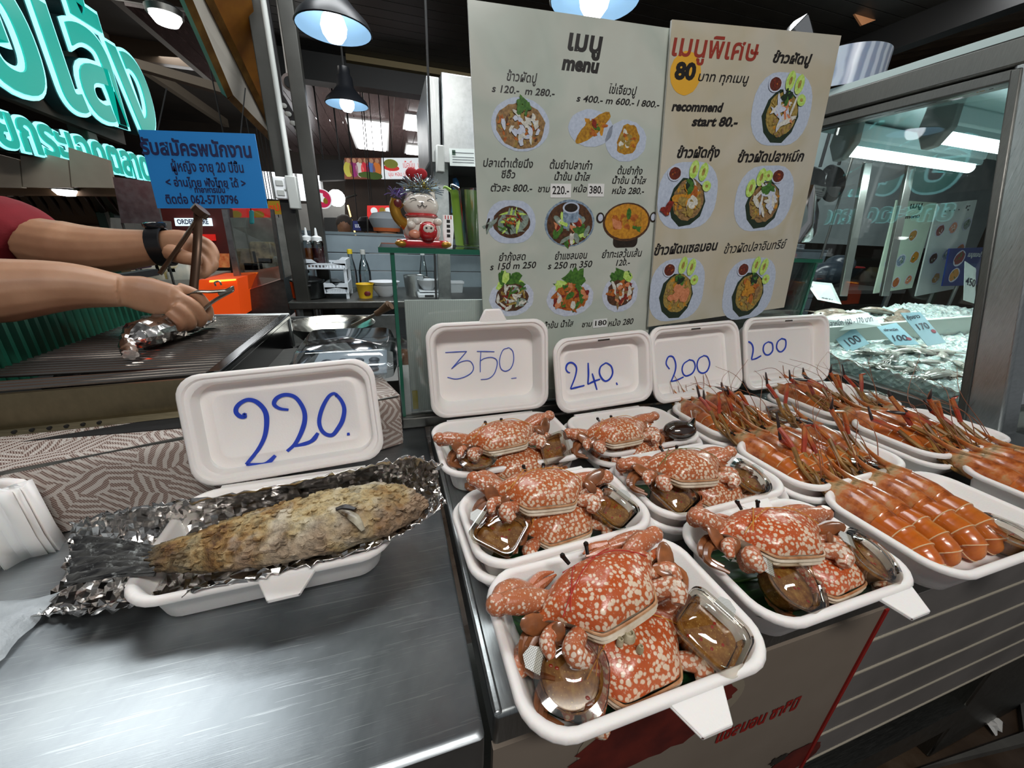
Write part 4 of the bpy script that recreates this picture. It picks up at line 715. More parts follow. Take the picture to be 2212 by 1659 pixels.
mb = MB(); mb.grid(lambda u, v: V(1.205+u*1.2, .455+v*.62, (icez(1.205+u*1.2, .455+v*.62)+rn.uniform(-.007, .007) if u > 0 and v > 0 else .802)), 90, 56)
ib = mb.build('crushed_ice', 'crushed_ice', smooth=25); tag(ib, 'bed of crushed ice filling the fish display', 'ice', None, 'stuff')
def squid(x, y, yaw, s, lb):
    t = thing('squid', lb, 'squid', (0, 0, 0), (0, 0, 0), 'small squid lying on the ice'); t.matrix_basis = TR((x, y, icez(x, y)+.008*s), (rn.uniform(-.1, .1), rn.uniform(-.1, .2), yaw), s)
    MB().tube(smooth_path([(-.05, 0, 0), (-.03, .002, .002), (0, 0, .003), (.03, 0, .001)], 3), [.002, .009, .012, .010], 10, flat=.75).build('mantle', 'squid_skin', t)
    for q in (-1, 1): mb = MB(); mb.ball((-.036, q*.009, .001), (.013, .009, .0015), 10); mb.build('fin', 'squid_skin', t)
    MB().ball((.036, 0, .001), (.010, .008, .007), 10).build('head', 'squid_skin', t)
    for q in range(5): MB().tube(smooth_path([(.042, (q-2)*.003, 0), (.058, (q-2)*.007, .002), (.072, (q-2)*.009+rn.uniform(-.006, .006), -.002)], 3), [.0028, .002, .0006], 6).build('tentacle', 'squid_skin', t)
    return t
sq = None
spots = [(1.24+rn.uniform(0, .34), .47+rn.uniform(0, .26)) for _ in range(34)]
for i, (x, y) in enumerate(spots):
    yaw = rn.uniform(-.6, .9)+(pi if rn.random() < .4 else 0); s = rn.uniform(.6, .95)
    if sq is None: sq = squid(x, y, yaw, s, 'small pale squid among the squid heap at the front of the ice')
    else: dup(sq, TR((x, y, icez(x, y)+.009*s), (rn.uniform(-.15, .15), rn.uniform(-.1, .2), yaw), s), 'small pale squid among the squid heap at the front of the ice')
def fishy(x, y, yaw, s, lb):
    t = thing('raw_fish', lb, 'fish', (0, 0, 0), (0, 0, 0), 'raw fish on the ice at the back'); t.matrix_basis = TR((x, y, icez(x, y)+.014*s), (.2, 0, yaw), s)
    MB().tube(smooth_path([(-.085, 0, 0), (-.05, 0, .002), (0, 0, .004), (.04, 0, .003), (.07, 0, 0)], 3), [.005, .014, .024, .020, .006], 10, flat=.55).build('body', 'fish_skin', t)
    mb = MB(); mb.slab([(-.080, -.003, 0), (-.080, .003, 0), (-.115, .020, 0), (-.115, -.020, 0)], (0, 0, .002)); mb.build('tail', 'fish_skin', t)
    MB().ball((.052, .006, .009), .0035, 8).build('eye', 'crab_eye', t)
    return t
fs = None
for i in range(18):
    x, y = 1.30+rn.uniform(0, .55), .82+rn.uniform(0, .22); yaw = rn.uniform(-.5, .5)+(pi if rn.random() < .5 else 0); s = rn.uniform(.7, 1.1); lb = 'dark raw fish lying on the ice towards the back of the display'
    if fs is None: fs = fishy(x, y, yaw, s, lb)
    else: dup(fs, TR((x, y, icez(x, y)+.014*s), (rn.uniform(-.3, .5), rn.uniform(-.2, .2), yaw), s), lb)
mat('tray_white', 'c4ccc4', .5)
a, b = at(1770, 712, X=1.30), at(2120, 725, X=1.62)
mb = MB(); mb.slab([(1.26, .80, .875), (1.85, .72, .90), (1.85, .72, .965), (1.26, .80, .925)], (0, .012, 0)); solo(mb.build('tray_divider', 'tray_white', bevel=.003), 'white plastic divider between the squid and the fish on ice', 'divider')
# price cards
mat('card_white', 'd9e2de', .35); mat('card_blue', 'a9cfdc', .35); mat('card_ink', '23283a', .5); mat('card_red', 'a03c4c', .5)
def card(label, corners, X, lines, paper_='card_blue', dot=None):
    "a card leaning at its own place inside the display; corners as bl, br, tr, tl pixels"
    P4 = [at(px, py, X=X+dx) for (px, py), dx in zip(corners, (0, .05, .05, 0))]; u = P4[1]-P4[0]; v = P4[3]-P4[0]; n = u.cross(v).normalized()
    if n.dot(CAM-P4[0]) < 0: n = -n
    t = thing('price_card', label, 'price card', P4[0]); mb = MB(); mb.slab(P4, -n*.0012); mb.build('card', paper_, t, True, smooth=0)
    for body, fu, fv, hgt, wd, col_ in lines:
        M = frame(P4[0]+u*fu+v*fv+n*.0008, u, v=v); o = text(body, hgt*v.length, M, col_, t, fit=wd*u.length, offset=.0004); o['kind'] = 'stuff'
    if dot: mb = MB(); c = P4[0]+u*dot[0]+v*dot[1]+n*.0008; mb.poly([c+u.normalized()*.006*cos(a)+v.normalized()*.006*sin(a) for a in [i*pi/6 for i in range(12)]]); mb.build('red_mark', 'card_red', t, True)
card('blue-white price card 100 nearest the left glass corner', [(1832, 762), (1878, 742), (1838, 700), (1788, 714)], 1.30, [('100', .5, .3, .40, .6, 'card_ink'), ('ปลาหมึก', .45, .75, .2, .6, 'card_ink')])
card('blue-white price card 100 in the middle of the ice', [(1934, 746), (1986, 744), (1936, 697), (1894, 706)], 1.33, [('100', .45, .35, .40, .6, 'card_ink'), ('ปลาหมึก', .45, .8, .16, .6, 'card_ink')], dot=(.8, .3))
card('blue-white price card 170 at the right of the card row', [(2004, 747), (2044, 740), (1988, 674), (1945, 676)], 1.33, [('170', .5, .52, .26, .6, 'card_ink'), ('กุ้งขาว', .45, .82, .14, .7, 'card_ink')], dot=(.85, .35))
card('handwritten white card 220 near the menu board', [(1766, 647), (1818, 657), (1797, 612), (1738, 606)], 1.36, [('220.-', .62, .28, .42, .55, 'card_ink'), ('หอยหวาน', .4, .78, .3, .7, 'card_ink')], 'card_white')
card('tall white price card 450 at the far end of the ice', [(2082, 648), (2107, 656), (2108, 580), (2085, 564)], 1.50, [('450', .5, .5, .28, .8, 'card_ink')], 'card_white')
mb = MB(); q = [at(x, y, X=1.27+dx) for x, y, dx in ((1783, 718, 0), (1905, 704, .12), (1875, 676, .12), (1768, 688, 0))]; mb.slab(q, (0, .001, .001)); o_ = mb.build('paper_strip', 'card_white', smooth=0); solo(o_, 'wet white paper strip with handwriting in front of the cards', 'paper')
u_ = q[1]-q[0]; v_ = q[3]-q[0]; n_ = u_.cross(v_).normalized(); n_ = n_ if n_.dot(CAM-q[0]) > 0 else -n_
o2 = text('ปลาหมึก 100 - 170 บาท', v_.length*.5, frame(q[0]+u_*.5+v_*.5+n_*.0022, u_, v=v_), 'card_ink', None, fit=u_.length*.8, offset=.0003); o2.parent = o_; o2['kind'] = 'stuff'
# rails and boards seen through the glass
mat('rail', '8a8c88', .3, .9)
for k, (x0, y0, x1, y1, Y, lb) in enumerate(((1905, 640, 1965, 350, 1.085, 'thin steel rail crossing behind the display glass, next to the far menu'), (1815, 640, 1870, 350, 1.085, 'thin steel rail crossing behind the display glass, next to the pans'))):
    r_ = solo(MB().slab([at(x0, y0, Y=Y), at(x0+16, y0, Y=Y), at(x1+16, y1, Y=Y), at(x1, y1, Y=Y)], (0, .012, 0)).build('glass_rail', 'rail', bevel=.002), lb, 'rail')
mat('far_paper', 'b4c8b4', .4); mat('far_paper2', 'c4d2cc', .4); mat('poster_blue', '23306a', .4, noise=(9, '2c3a7c'))
def farboard(label, c4, Y, paper_, items, cat='menu board'):
    P4 = [at(px, py, Y=Y) for px, py in c4]; u = P4[1]-P4[0]; v = P4[3]-P4[0]; t = thing('far_menu', label, cat, P4[0]); mb = MB(); mb.slab(P4, (0, .006, 0)); mb.build('panel', paper_, t, True, smooth=0); M = frame(P4[0]+V(0, -.0006, 0), u, v=v)
    MB().tube([P4[0]+u*.5+V(0, .012, .02), V((P4[0]+u*.5).x, (P4[0]+u*.5).y+.012, 0)], .008, 8).build('stand', 'rail', t, True)
    p = Print()
    for it in items:
        if it[0] == 't':
            o = text(it[1], it[4]*v.length, frame(P4[0]+u*it[2]+v*it[3]+V(0, -.001, 0), u, v=v), it[6] if len(it) > 6 else 'menu_black', t, fit=it[5]*u.length, offset=.0008); o['kind'] = 'stuff'
        else:
            q = M.inverted() @ (P4[0]+u*it[2]+v*it[3]); r = it[4]*u.length; p.oval(q.x, q.y, r*1.2, r*1.1, 'plate2', 0, .02); p.oval(q.x, q.y, r, r*.9, it[1], .3, .15, 16, int(it[2]*99)); p.bits(8, q.x, q.y, r*.7, r*.6, [it[1], 'white', 'green', it[1]], r*.3, r*.15, int(it[3]*77)+2)
    if p.mb.f: p.place(M, t)
    return t
farboard('pale green menu board seen through the display glass', [(1888, 634), (1970, 622), (2024, 438), (1938, 432)], 1.30, 'far_paper', [('t', 'เมนู', .5, .93, .08, .3), ('t', 'menu', .48, .82, .05, .35), ('o', 'ricey', .2, .62, .10), ('o', 'egg', .62, .62, .09), ('o', 'grey', .18, .34, .09), ('o', 'steel', .48, .35, .10), ('o', 'curry', .82, .37, .10), ('o', 'green', .2, .10, .09), ('o', 'orange', .5, .10, .09), ('o', 'salmon', .82, .11, .08)])
farboard('white menu board with red edge seen through the display glass', [(1978, 640), (2062, 624), (2111, 432), (2026, 440)], 1.32, 'far_paper2', [('t', '. . . .  ชุ', .5, .93, .06, .6), ('o', 'red', .2, .72, .09), ('o', 'salmon', .52, .73, .09), ('o', 'grey', .84, .75, .09), ('o', 'brown', .2, .42, .09), ('o', 'steel', .52, .44, .09), ('o', 'orange', .84, .48, .09), ('o', 'egg', .4, .18, .09)])
farboard('dark blue seafood poster seen through the display glass', [(2036, 618), (2112, 616), (2140, 534), (2052, 537)], 1.22, 'poster_blue', [('t', 'เมนูแนะนำ', .72, .85, .16, .4, 'card_white'), ('o', 'red', .3, .75, .12), ('o', 'curry', .25, .3, .11), ('o', 'salmon', .7, .3, .12)], 'poster')
# things on the roof of the display
t_ = NT('film_roll'); w_ = t_.n('TexWave', bands_direction='X'); w_.inputs['Scale'].default_value = 14; w_.inputs['Distortion'].default_value = 2; t_.l(t_.coord(), w_.inputs[0]); t_.col(t_.ramp(w_.outputs['Fac'], [(.3, '8fa2bc'), (.8, 'c9d6e6')])); t_.set(Roughness=.25, Subsurface_Weight=.1); MATS['film_roll'] = t_.m
a = at(1740, 215, Y=1.0); b = at(1960, 160, Y=.88); cx, cy = (a.x+b.x)/2, .98; rw = (b.x-a.x)/2
mb = MB(); mb.loft([[V(cx+rw*cos(pi*i/24*1.0+pi), cy-.09*sin(pi*i/24), z+.0) for i in range(25)]+[V(cx+(rw-.004)*cos(2*pi-pi*i/24), cy-.085*sin(pi*i/24), z) for i in range(25)] for z in (1.557, 1.62, 1.645)]); solo(mb.build('plastic_sheet', 'film_roll'), 'curved bluish plastic sheet standing on the fish display roof', 'plastic sheet')
mat('yellow_bag', 'b9b414', .4)
c = at(2062, 140, X=1.30); mb = MB(); mb.grid(lambda u, v: V(c.x+.02+.10*v, c.y+(.5-u)*.16, 1.557+.055*sin(pi*v)*(.35+.65*sin(pi*u))+rn.uniform(0, .006)), 12, 8); solo(mb.build('yellow_bag', 'yellow_bag'), 'yellow plastic bag lying on the fish display roof', 'bag')
c = at(1985, 152, X=1.30); mb = MB(); mb.grid(lambda u, v: V(c.x+.02+.10*v, c.y+(.5-u)*.12, 1.557+.04*sin(pi*v)*(.35+.65*sin(pi*u))+rn.uniform(0, .006)), 12, 8); solo(mb.build('clear_bag', 'clear_plastic'), 'clear plastic bag lying beside the yellow bag', 'bag')
# clear bag hanging at the edge of the special menu
def hangbag(label, pts, Y, seed):
    r = random.Random(seed); P_ = [at(x, y, Y=Y) for x, y in pts]; n = len(P_); mb = MB(); mb.loft([[p+V(0, -.014, 0)+V(r.uniform(-.003, .003), 0, 0) for p in P_], [p+V(0, .012, 0) for p in P_]], False, False); c = sum(P_, Vector())/n
    k = len(mb.v); mb.add([p+V(0, -.014, 0) for p in P_]+[c+V(0, -.022, 0)], [(i, (i+1) % n, n) for i in range(n)]); solo(mb.build('plastic_bag', 'clear_plastic', smooth=50), label, 'bag')
hangbag('clear plastic bag hanging beside the special menu board', [(1722, 470), (1745, 400), (1757, 460), (1752, 505), (1735, 522), (1712, 524), (1706, 500)], .72, 3)
hangbag('clear plastic bag peeking over the top of the special menu board', [(1690, 78), (1730, 38), (1746, 84), (1742, 110), (1700, 106)], .70, 4)
# ================================================================ salted fish in its foam box
FZ = ZT+.045
foam_box('F', *BX(-.134, .396, .228, .162), FZ, 'large foam box holding the salted fish, lid priced 220 standing open', folded=False, tabx=.018, yaw=.03, lid=LID(-.138, .482, -.01, .28, .055, .226, .140, depth=.022, fig=f220, pen=[.0030, .0052, .0048, .0060, .0040], ink='blue_ink'), group='open foam boxes on the worktop')
def foil_mat():
    t = NT('foil'); t.set(Metallic=1, Base_Color=lin('dedad6'), Roughness=.2); o = t.coord(); d = t.vor(o, 55, 'F1'); t.bump(t.math('ADD', d, t.noise(o, 40, 3)), .35, .004); MATS['foil'] = t.m
foil_mat()
FE = [[(72, 1332, .806), (170, 1324, .812), (300, 1308, .826), (420, 1277, .848), (640, 1226, .851), (800, 1182, .852), (900, 1135, .858), (968, 1085, .866)],
      [(110, 1290, .806), (230, 1288, .814), (330, 1280, .826), (440, 1255, .838), (640, 1206, .842), (800, 1158, .846), (890, 1110, .853), (955, 1075, .862)],
      [(140, 1215, .812), (240, 1215, .814), (330, 1210, .818), (440, 1180, .818), (640, 1140, .818), (800, 1100, .822), (890, 1070, .84), (950, 1055, .862)],
      [(150, 1165, .822), (240, 1158, .828), (330, 1140, .836), (440, 1110, .846), (640, 1075, .850), (800, 1040, .856), (885, 1030, .864), (945, 1035, .868)],
      [(152, 1132, .846), (240, 1105, .866), (330, 1090, .880), (430, 1078, .888), (640, 1040, .893), (800, 1006, .898), (890, 986, .902), (955, 1004, .895)]]
rows = [smooth_path([at(x, y, Z=z) for x, y, z in r_], 12) for r_ in FE]
cols = list(zip(*rows)); rnf = random.Random(5); NV = 30; NU = len(cols)
cc = [smooth_path(c_, 7) for c_ in cols]; NV = len(cc[0])
mb = MB(); vs = [p+V(rnf.gauss(0, .0013), rnf.gauss(0, .0013), rnf.gauss(0, .0019)*(1 if 0 else 1)) for c_ in cc for p in c_]
mb.add(vs, [(i*NV+j, (i+1)*NV+j, (i+1)*NV+j+1, i*NV+j+1) for i in range(NU-1) for j in range(NV-1)])
fo = mb.build('foil_sheet', 'foil', smooth=12); md = fo.modifiers.new('thickness', 'SOLIDIFY'); md.thickness = .0006
solo(fo, 'crumpled aluminium foil wrapped up around the salted fish', 'foil')
def fish_mat():
    t = NT('salt_crust'); o = t.coord(); n = t.noise(o, 13, 6, .7, .6); f_ = t.noise(o, 95, 5, .7); c = t.ramp(n, [(.30, '2c2018'), (.38, '6a4420'), (.46, 'a07c48'), (.56, 'c4ae80'), (.72, 'd6cbb0')])
    dk = t.ramp(f_, [(.36, (.45,)*3), (.55, (1,)*3)]); big = t.noise(o, 5.5, 4, .6, .4); sx_ = t.n('SeparateXYZ'); t.l(o, sx_.inputs[0]); tail_ = t.math('ADD', big, t.math('MULTIPLY', sx_.outputs[0], -2.2)); c = t.mix(t.ramp(tail_, [(.52, (0,)*3), (.62, (.8,)*3)]), c, '38342e'); c = t.mix(t.ramp(t.noise(o, 17, 3), [(.54, (0,)*3), (.62, (.65,)*3)]), c, 'ded6c4'); c = t.mix(t.ramp(t.noise(o, 8, 3), [(.56, (0,)*3), (.66, (.7,)*3)]), c, '7c4e22'); t.col(t.mix(1.0, c, dk, 'MULTIPLY')); t.set(Roughness=.75); t.bump(t.math('ADD', f_, t.math('MULTIPLY', t.vor(o, 130), .8)), 1.0, .005); MATS['salt_crust'] = t.m
    t = NT('fish_tail'); o = t.coord((3, 30, 1)); f_ = t.noise(t.coord(), 90, 5, .7); n = t.noise(o, 9, 4, .6); t.col(t.mix(t.ramp(f_, [(.55, (0,)*3), (.66, (.8,)*3)]), t.ramp(n, [(.35, '29292b'), (.65, '5c5c5a')]), 'aeb2b0')); t.set(Roughness=.6); t.bump(n, .8, .003); MATS['fish_tail'] = t.m
fish_mat(); mat('gill', '4a3826', .3, noise=(60, 'b0a894')); mat('fish_mouth', '1c120c', .4)
sf = thing('salted_fish', 'whole salt-crusted grilled fish lying in foil', 'fish', at(520, 1170, Z=.84))
ax = smooth_path([at(x, y, Z=z) for x, y, z in ((300, 1208, .842), (380, 1198, .848), (480, 1178, .856), (600, 1152, .862), (720, 1124, .866), (820, 1100, .866), (880, 1084, .862), (905, 1076, .858))], 7)
n = len(ax); hw_ = lerps([.012, .019, .030, .039, .042, .039, .028, .009], n); ht = lerps([.006, .011, .016, .021, .023, .021, .015, .005], n); rr_ = random.Random(8); rings = []
for i, p in enumerate(ax):
    d = (ax[min(i+1, n-1)]-ax[max(i-1, 0)]); d.z = 0; d.normalize(); s_ = V(-d.y, d.x, 0)
    rings.append([p+s_*hw_[i]*cos(2*pi*k/36)+V(0, 0, 1)*ht[i]*(1 if sin(2*pi*k/36) > 0 else .7)*sin(2*pi*k/36)+V(rr_.gauss(0, .0008), rr_.gauss(0, .0008), rr_.gauss(0, .0011)) for k in range(36)])
MB().loft(rings).build('body', 'salt_crust', sf, True, smooth=70)
a0, a1 = at(335, 1180, Z=.852), at(335, 1240, Z=.850); b0, b1 = at(160, 1160, Z=.862), at(140, 1266, Z=.846)
mb = MB(); mb.grid(lambda u, v: (a0.lerp(a1, v)).lerp(b0.lerp(b1, v), u)+V(0, 0, .0022*sin(v*40)+.004*sin(pi*u)+rr_.gauss(0, .0007)), 14, 40); tf = mb.build('tail_fin', 'fish_tail', sf, True, smooth=60); md = tf.modifiers.new('thickness', 'SOLIDIFY'); md.thickness = .003
g = [at(x, y, Z=z) for x, y, z in ((735, 1100, .890), (765, 1118, .888), (785, 1146, .882))]; MB().tube(smooth_path(g, 4), [.003, .005, .002], 8, flat=.5).build('gill_plate', 'gill', sf, True)
g = [at(x, y, Z=.891) for x, y in ((725, 1100), (745, 1096), (768, 1100))]; MB().tube(smooth_path(g, 4), [.002, .004, .002], 8, flat=.6).build('gill_slit', 'fish_mouth', sf, True)
mb = MB()
for k in range(520):
    i = rr_.randrange(3, n-3); p = ax[i]; th = rr_.uniform(.15, pi-.15); d = (ax[i+1]-ax[i-1]); d.z = 0; d.normalize(); s_ = V(-d.y, d.x, 0); c = p+s_*hw_[i]*cos(th)+V(0, 0, ht[i]*sin(th)); r = rr_.uniform(.0014, .0046)
    mb.ball(c, (r*1.3, r, r*.6), 5, T=None)
ob = mb.build('salt_lumps', 'salt_crust', sf, True, smooth=30); ob['kind'] = 'stuff'
# foam clamshell standing on its side at the left edge
st = thing('foam_box', 'white foam box standing on its side at the left picture edge', 'food box', (-.42, .45, ZT))
pr = [at(x, y, Z=ZT) for x, y in ((-60, 1248), (0, 1222), (34, 1213), (46, 1206), (95, 1192), (128, 1176))]
mb = MB(); pr2 = [p+V(.008*sin(i*2.2), .006*cos(i*2.2), 0) for i, p in enumerate(smooth_path(pr, 5))]; H_ = .082
bk = V(-.02, .016, 0)
mb.loft([pr2, [p+V(0, 0, H_*.3)+V(-.002, 0, 0) for p in pr2], [p+V(-.006, .004, H_) for p in pr2]], False, False, loop=False); so = mb.build('wall', 'foam', st, True, smooth=60); md = so.modifiers.new('thickness', 'SOLIDIFY'); md.thickness = .006; md.offset = -1
mb = MB(); e = pr2[-1]; mb.slab([e+V(-.004, .002, 0), e+V(.004, .01, 0), e+V(-.002, .014, H_), e+V(-.010, .006, H_)], (-.05, .02, 0)); mb.build('side', 'foam', st, True, bevel=.003)
# plastic bag at the lower left
c = at(8, 1365, Z=ZT+.004); rb = random.Random(6)
t_ = NT('frosted_bag'); t_.set(Base_Color=lin('cfd6da'), Roughness=.3, Alpha=.75, Transmission_Weight=.2); t_.bump(t_.noise(t_.coord(), 60, 4), .6, .004); MATS['frosted_bag'] = t_.m
mb = MB(); mb.grid(lambda u, v: V(c.x-.12+u*.14, c.y-.05+v*.085, ZT+.003+.022*sin(pi*u)**.6*sin(pi*v)**.6+rb.uniform(0, .004)), 16, 12); solo(mb.build('plastic_bag', 'frosted_bag', smooth=40), 'frosted plastic bag lying at the left end of the worktop', 'bag')

# ================================================================ cloth-covered ledge and charcoal grill
def cloth_mat():
    "palm fronds: patches of parallel leaflets, each patch turned its own way, with a fine woven hatch"
    t = NT('palm_cloth'); o = t.coord(); sep = t.n('SeparateXYZ'); t.l(o, sep.inputs[0]); sv = t.math('ADD', sep.outputs[2], sep.outputs[1]); cb = t.n('CombineXYZ'); t.l(sep.outputs[0], cb.inputs[0]); t.l(sv, cb.inputs[1])
    vo = t.n('TexVoronoi', feature='F1'); vo.inputs['Scale'].default_value = 30; t.l(cb.outputs[0], vo.inputs['Vector']); sc = t.n('SeparateColor'); t.l(vo.outputs['Color'], sc.inputs[0])
    ang = t.math('MULTIPLY', sc.outputs[0], 3.14); nz = t.math('MULTIPLY', t.noise(cb.outputs[0], 30, 2), .012)
    along = t.math('ADD', t.math('ADD', t.math('MULTIPLY', sep.outputs[0], t.math('COSINE', ang)), t.math('MULTIPLY', sv, t.math('SINE', ang))), nz)
    leaf = t.math('GREATER_THAN', t.math('SINE', t.math('MULTIPLY', along, 760)), -.15)
    hatch = t.math('GREATER_THAN', t.math('SINE', t.math('MULTIPLY', t.math('ADD', sep.outputs[0], t.math('MULTIPLY', sv, .7)), 2600)), -.1)
    t.col(t.mix(leaf, t.mix(hatch, 'c2bab2', 'aaa098'), t.mix(hatch, '5e443c', 'a4948a'))); t.set(Roughness=.55); MATS['palm_cloth'] = t.m
cloth_mat()
ld = thing('cloth_ledge', 'grill stand draped with a brown and white palm-leaf patterned cloth', 'table', (-.35, .56, ZT))
A = V(-1.0, .305, 0); B = V(.0, .610, 0); dn = (B-A).normalized(); bkv = V(-dn.y, dn.x, 0)
prof = [(0, ZT+.001), (.002, ZT+.03), (.004, .868), (.008, .884), (.016, .8905), (.05, .891), (.115, .893)]
mb = MB(); NX = 50; vs = []
for i in range(NX+1):
    p = A.lerp(B, i/NX)
    for k, (b_, z) in enumerate(prof): vs.append(p+bkv*(b_+.0025*sin(i*.9)*(1-k/6))+V(0, 0, z))
m_ = len(prof); mb.add(vs, [(i*m_+k, (i+1)*m_+k, (i+1)*m_+k+1, i*m_+k+1) for i in range(NX) for k in range(m_-1)])
co = mb.build('cloth', 'palm_cloth', ld, True, smooth=60)
q = [A+bkv*.01, B+bkv*.01, B+bkv*.40, A+bkv*.40]; MB().slab([p+V(0, 0, ZT) for p in q], (0, 0, .088)).build('stand', 'steel_dark', ld, True)
MB().slab([B+bkv*.012+V(0, 0, ZT), B+bkv*.115+V(0, 0, ZT), B+bkv*.115+V(0, 0, .888), B+bkv*.012+V(0, 0, .888)], dn*.004).build('cloth_side', 'palm_cloth', ld, True)

mat('grill_bar', '8c8680', .22, .95); mat('grill_dark', '14110f', .5); mat('ember', '2a0800', .7, emit='ff4a10', es=6); mat('charcoal', '0f0d0c', .9, bump=(60, .8))
steel('grill_front', '8a8068', .5); mat('grill_side', '2c2c2c', .18, .8)
gr = thing('charcoal_grill', 'long steel charcoal grill with blackened cross bars', 'grill', (-.39, .82, .89))
g0, g1, h0, h1, gz = -.528, -.252, .612, 1.036, .948
MB().slab([(g0-.35, h0-.055, .890), (g1, h0+.004, .890), (g1, h0+.004, gz-.006), (g0-.35, h0-.055, gz-.006)], (0, .006, 0)).build('front_panel', 'grill_front', gr, True)
MB().slab([(g0-.35, h0-.072, .8925), (g1+.01, h0-.012, .8925), (g1+.01, h0-.005, .899), (g0-.35, h0-.065, .899)], (0, .01, 0)).build('vent_ledge', 'grill_front', gr, True)
for k in range(12): x = -.56+k*.016; y = h0-.0705+(x-(g0-.35))*(.06/(g1-g0+.35))-.0005; MB().tube([(x, y-.0005, .8965), (x, y+.003, .8965)], .0022, 8).build('vent_hole', 'matt_black', gr, True)
MB().box((g1, h0, .862), (g1+.006, h1, gz+.002)).build('side_panel', 'grill_side', gr, True)
MB().box((g1-.010, h0-.002, gz-.008), (g1+.010, h1+.004, gz+.004)).build('rim', 'grill_side', gr, True, bevel=.003)
MB().box((g0-.008, h1, .87), (g1+.010, h1+.010, gz+.006)).build('rim', 'steel', gr, True, bevel=.003)
MB().box((g0-.35, h0-.052, .888), (g1, h1, .892)).build('charcoal_bed', 'charcoal', gr, True)
for k in range(34):
    y = h0+.006+k*(h1-h0-.012)/33; x0 = g0 if k > 2 else g0-.30; b = MB().tube([(x0, y-(.05 if k <= 2 else 0), gz), (g1-.004, y, gz)], .0030, 7).build('grate_bar', 'grill_bar', gr, True)
for dx, dy, s in ((-.10, .05, 1), (-.075, .062, .8), (-.125, .058, .7)):
    mb = MB(); mb.ball((g1+dx, h0+dy, .905), (.020*s, .012*s, .010*s), 9); mb.build('ember', 'ember', gr, True)
rc = random.Random(12)
for k in range(26): mb = MB(); mb.ball((rc.uniform(g0, g1-.02), rc.uniform(h0+.03, h1-.03), .902), (rc.uniform(.014, .026), rc.uniform(.010, .018), .012), 7); mb.build('coal', 'charcoal', gr, True)
# foil parcel on the bars
fp = thing('foil_parcel', 'small fish wrapped in foil being turned on the grill', 'foil parcel', at(345, 715, Z=gz))
ax2 = smooth_path([at(x, y, Z=z) for x, y, z in ((283, 766, .962), (276, 738, .972), (310, 722, .976), (360, 706, .976), (410, 694, .976), (448, 684, .972))], 6); n2 = len(ax2); r2 = lerps([.010, .009, .030, .030, .024, .016], n2); rings = []
for i, p in enumerate(ax2): d = (ax2[min(i+1, n2-1)]-ax2[max(i-1, 0)]).normalized(); s_ = d.cross(V(0, 0, 1)).normalized(); rings.append([p+(s_*cos(2*pi*k/18)+V(0, 0, .75)*sin(2*pi*k/18))*r2[i]*(1+rr_.uniform(-.2, .2)) for k in range(18)])
MB().loft(rings).build('wrap', 'foil', fp, True, smooth=20)
# green corrugated sheet left of the grill
t_ = NT('green_sheet'); t_.set(Base_Color=lin('0f4a38'), Roughness=.4); MATS['green_sheet'] = t_.m
gp = thing('corrugated_screen', 'dark green corrugated sheet beside the grill', 'screen', (-.66, .9, .8))
a = at(-40, 700, X=-.60); mb = MB(); YY0, YY1, N_ = .50, 1.28, 156; vs = []
for i in range(N_+1):
    y = YY0+(YY1-YY0)*i/N_; x = -.60+(.004 if i % 4 in (1, 2) else -.004)
    for z in (.80, 1.030-.02*(i/N_)): vs.append(V(x, y, z))
mb.add(vs, [(2*i, 2*i+1, 2*i+3, 2*i+2) for i in range(N_)]); so = mb.build('sheet', 'green_sheet', gp, True, smooth=0); md = so.modifiers.new('thickness', 'SOLIDIFY'); md.thickness = .002
MB().box((-.612, YY0, 1.018), (-.590, YY1, 1.034)).build('top_rail', 'matt_black', gp, True)

# ================================================================ the cook reaching in from the left
def skin_mat():
    t = NT('skin'); o = t.coord(); n = t.noise(o, 14, 4); t.col(t.ramp(n, [(.3, '94694e'), (.6, 'ab8062'), (.75, 'b98e70')])); t.set(Roughness=.5, Subsurface_Weight=.12, Subsurface_Scale=.01); t.bump(t.noise(o, 160, 3), .12, .001); MATS['skin'] = t.m
skin_mat(); mat('red_shirt', '7c0c1a', .85, noise=(12, '680814'), bump=(300, .2)); mat('black_hair', '15110f', .6); mat('trousers', '1c1e26', .8); mat('watch', '121214', .35); mat('watch_face', '1c2026', .1)
pe = thing('person', 'cook in a red T-shirt turning food on the grill with tongs', 'person', (-1.15, .95, 0))
mb = MB()
SH_R = V(-1.06, .74, 1.30); SH_L = V(-1.06, 1.12, 1.31)
# lower (right) arm
E_R = at(-120, 640, Y=.74); W_R = at(262, 628, Y=.79)
F1_ = at(0, 628, Y=.755); F2_ = at(150, 618, Y=.775)
mb.tube(smooth_path([SH_R, (SH_R+E_R)/2+V(-.01, -.01, -.01), E_R], 4), [.052, .046, .042], 14)
mb.tube(smooth_path([E_R, F1_, F2_, W_R], 5), [.043, .046, .036, .0265], 16, flat=1.0)
PK = at(330, 640, Y=.80); KN = [at(x, y, Y=Y) for x, y, Y in ((392, 628, .815), (398, 645, .80), (394, 662, .79), (384, 676, .785))]
mb.tube(smooth_path([W_R, at(300, 634, Y=.795), PK, at(378, 648, Y=.80)], 4), [.0142, .0172, .0180, .0150], 16, flat=1.72); mb.ball(at(374, 646, Y=.802), (.017, .014, .024), 12)
FING = [[(382, 620, .815), (424, 636, .825), (450, 668, .83), (449, 692, .83)], [(386, 641, .80), (420, 660, .805), (438, 686, .812), (430, 703, .818)], [(378, 659, .79), (403, 679, .792), (414, 700, .80), (402, 710, .808)], [(364, 673, .785), (386, 692, .785), (392, 706, .792), (378, 713, .80)]]
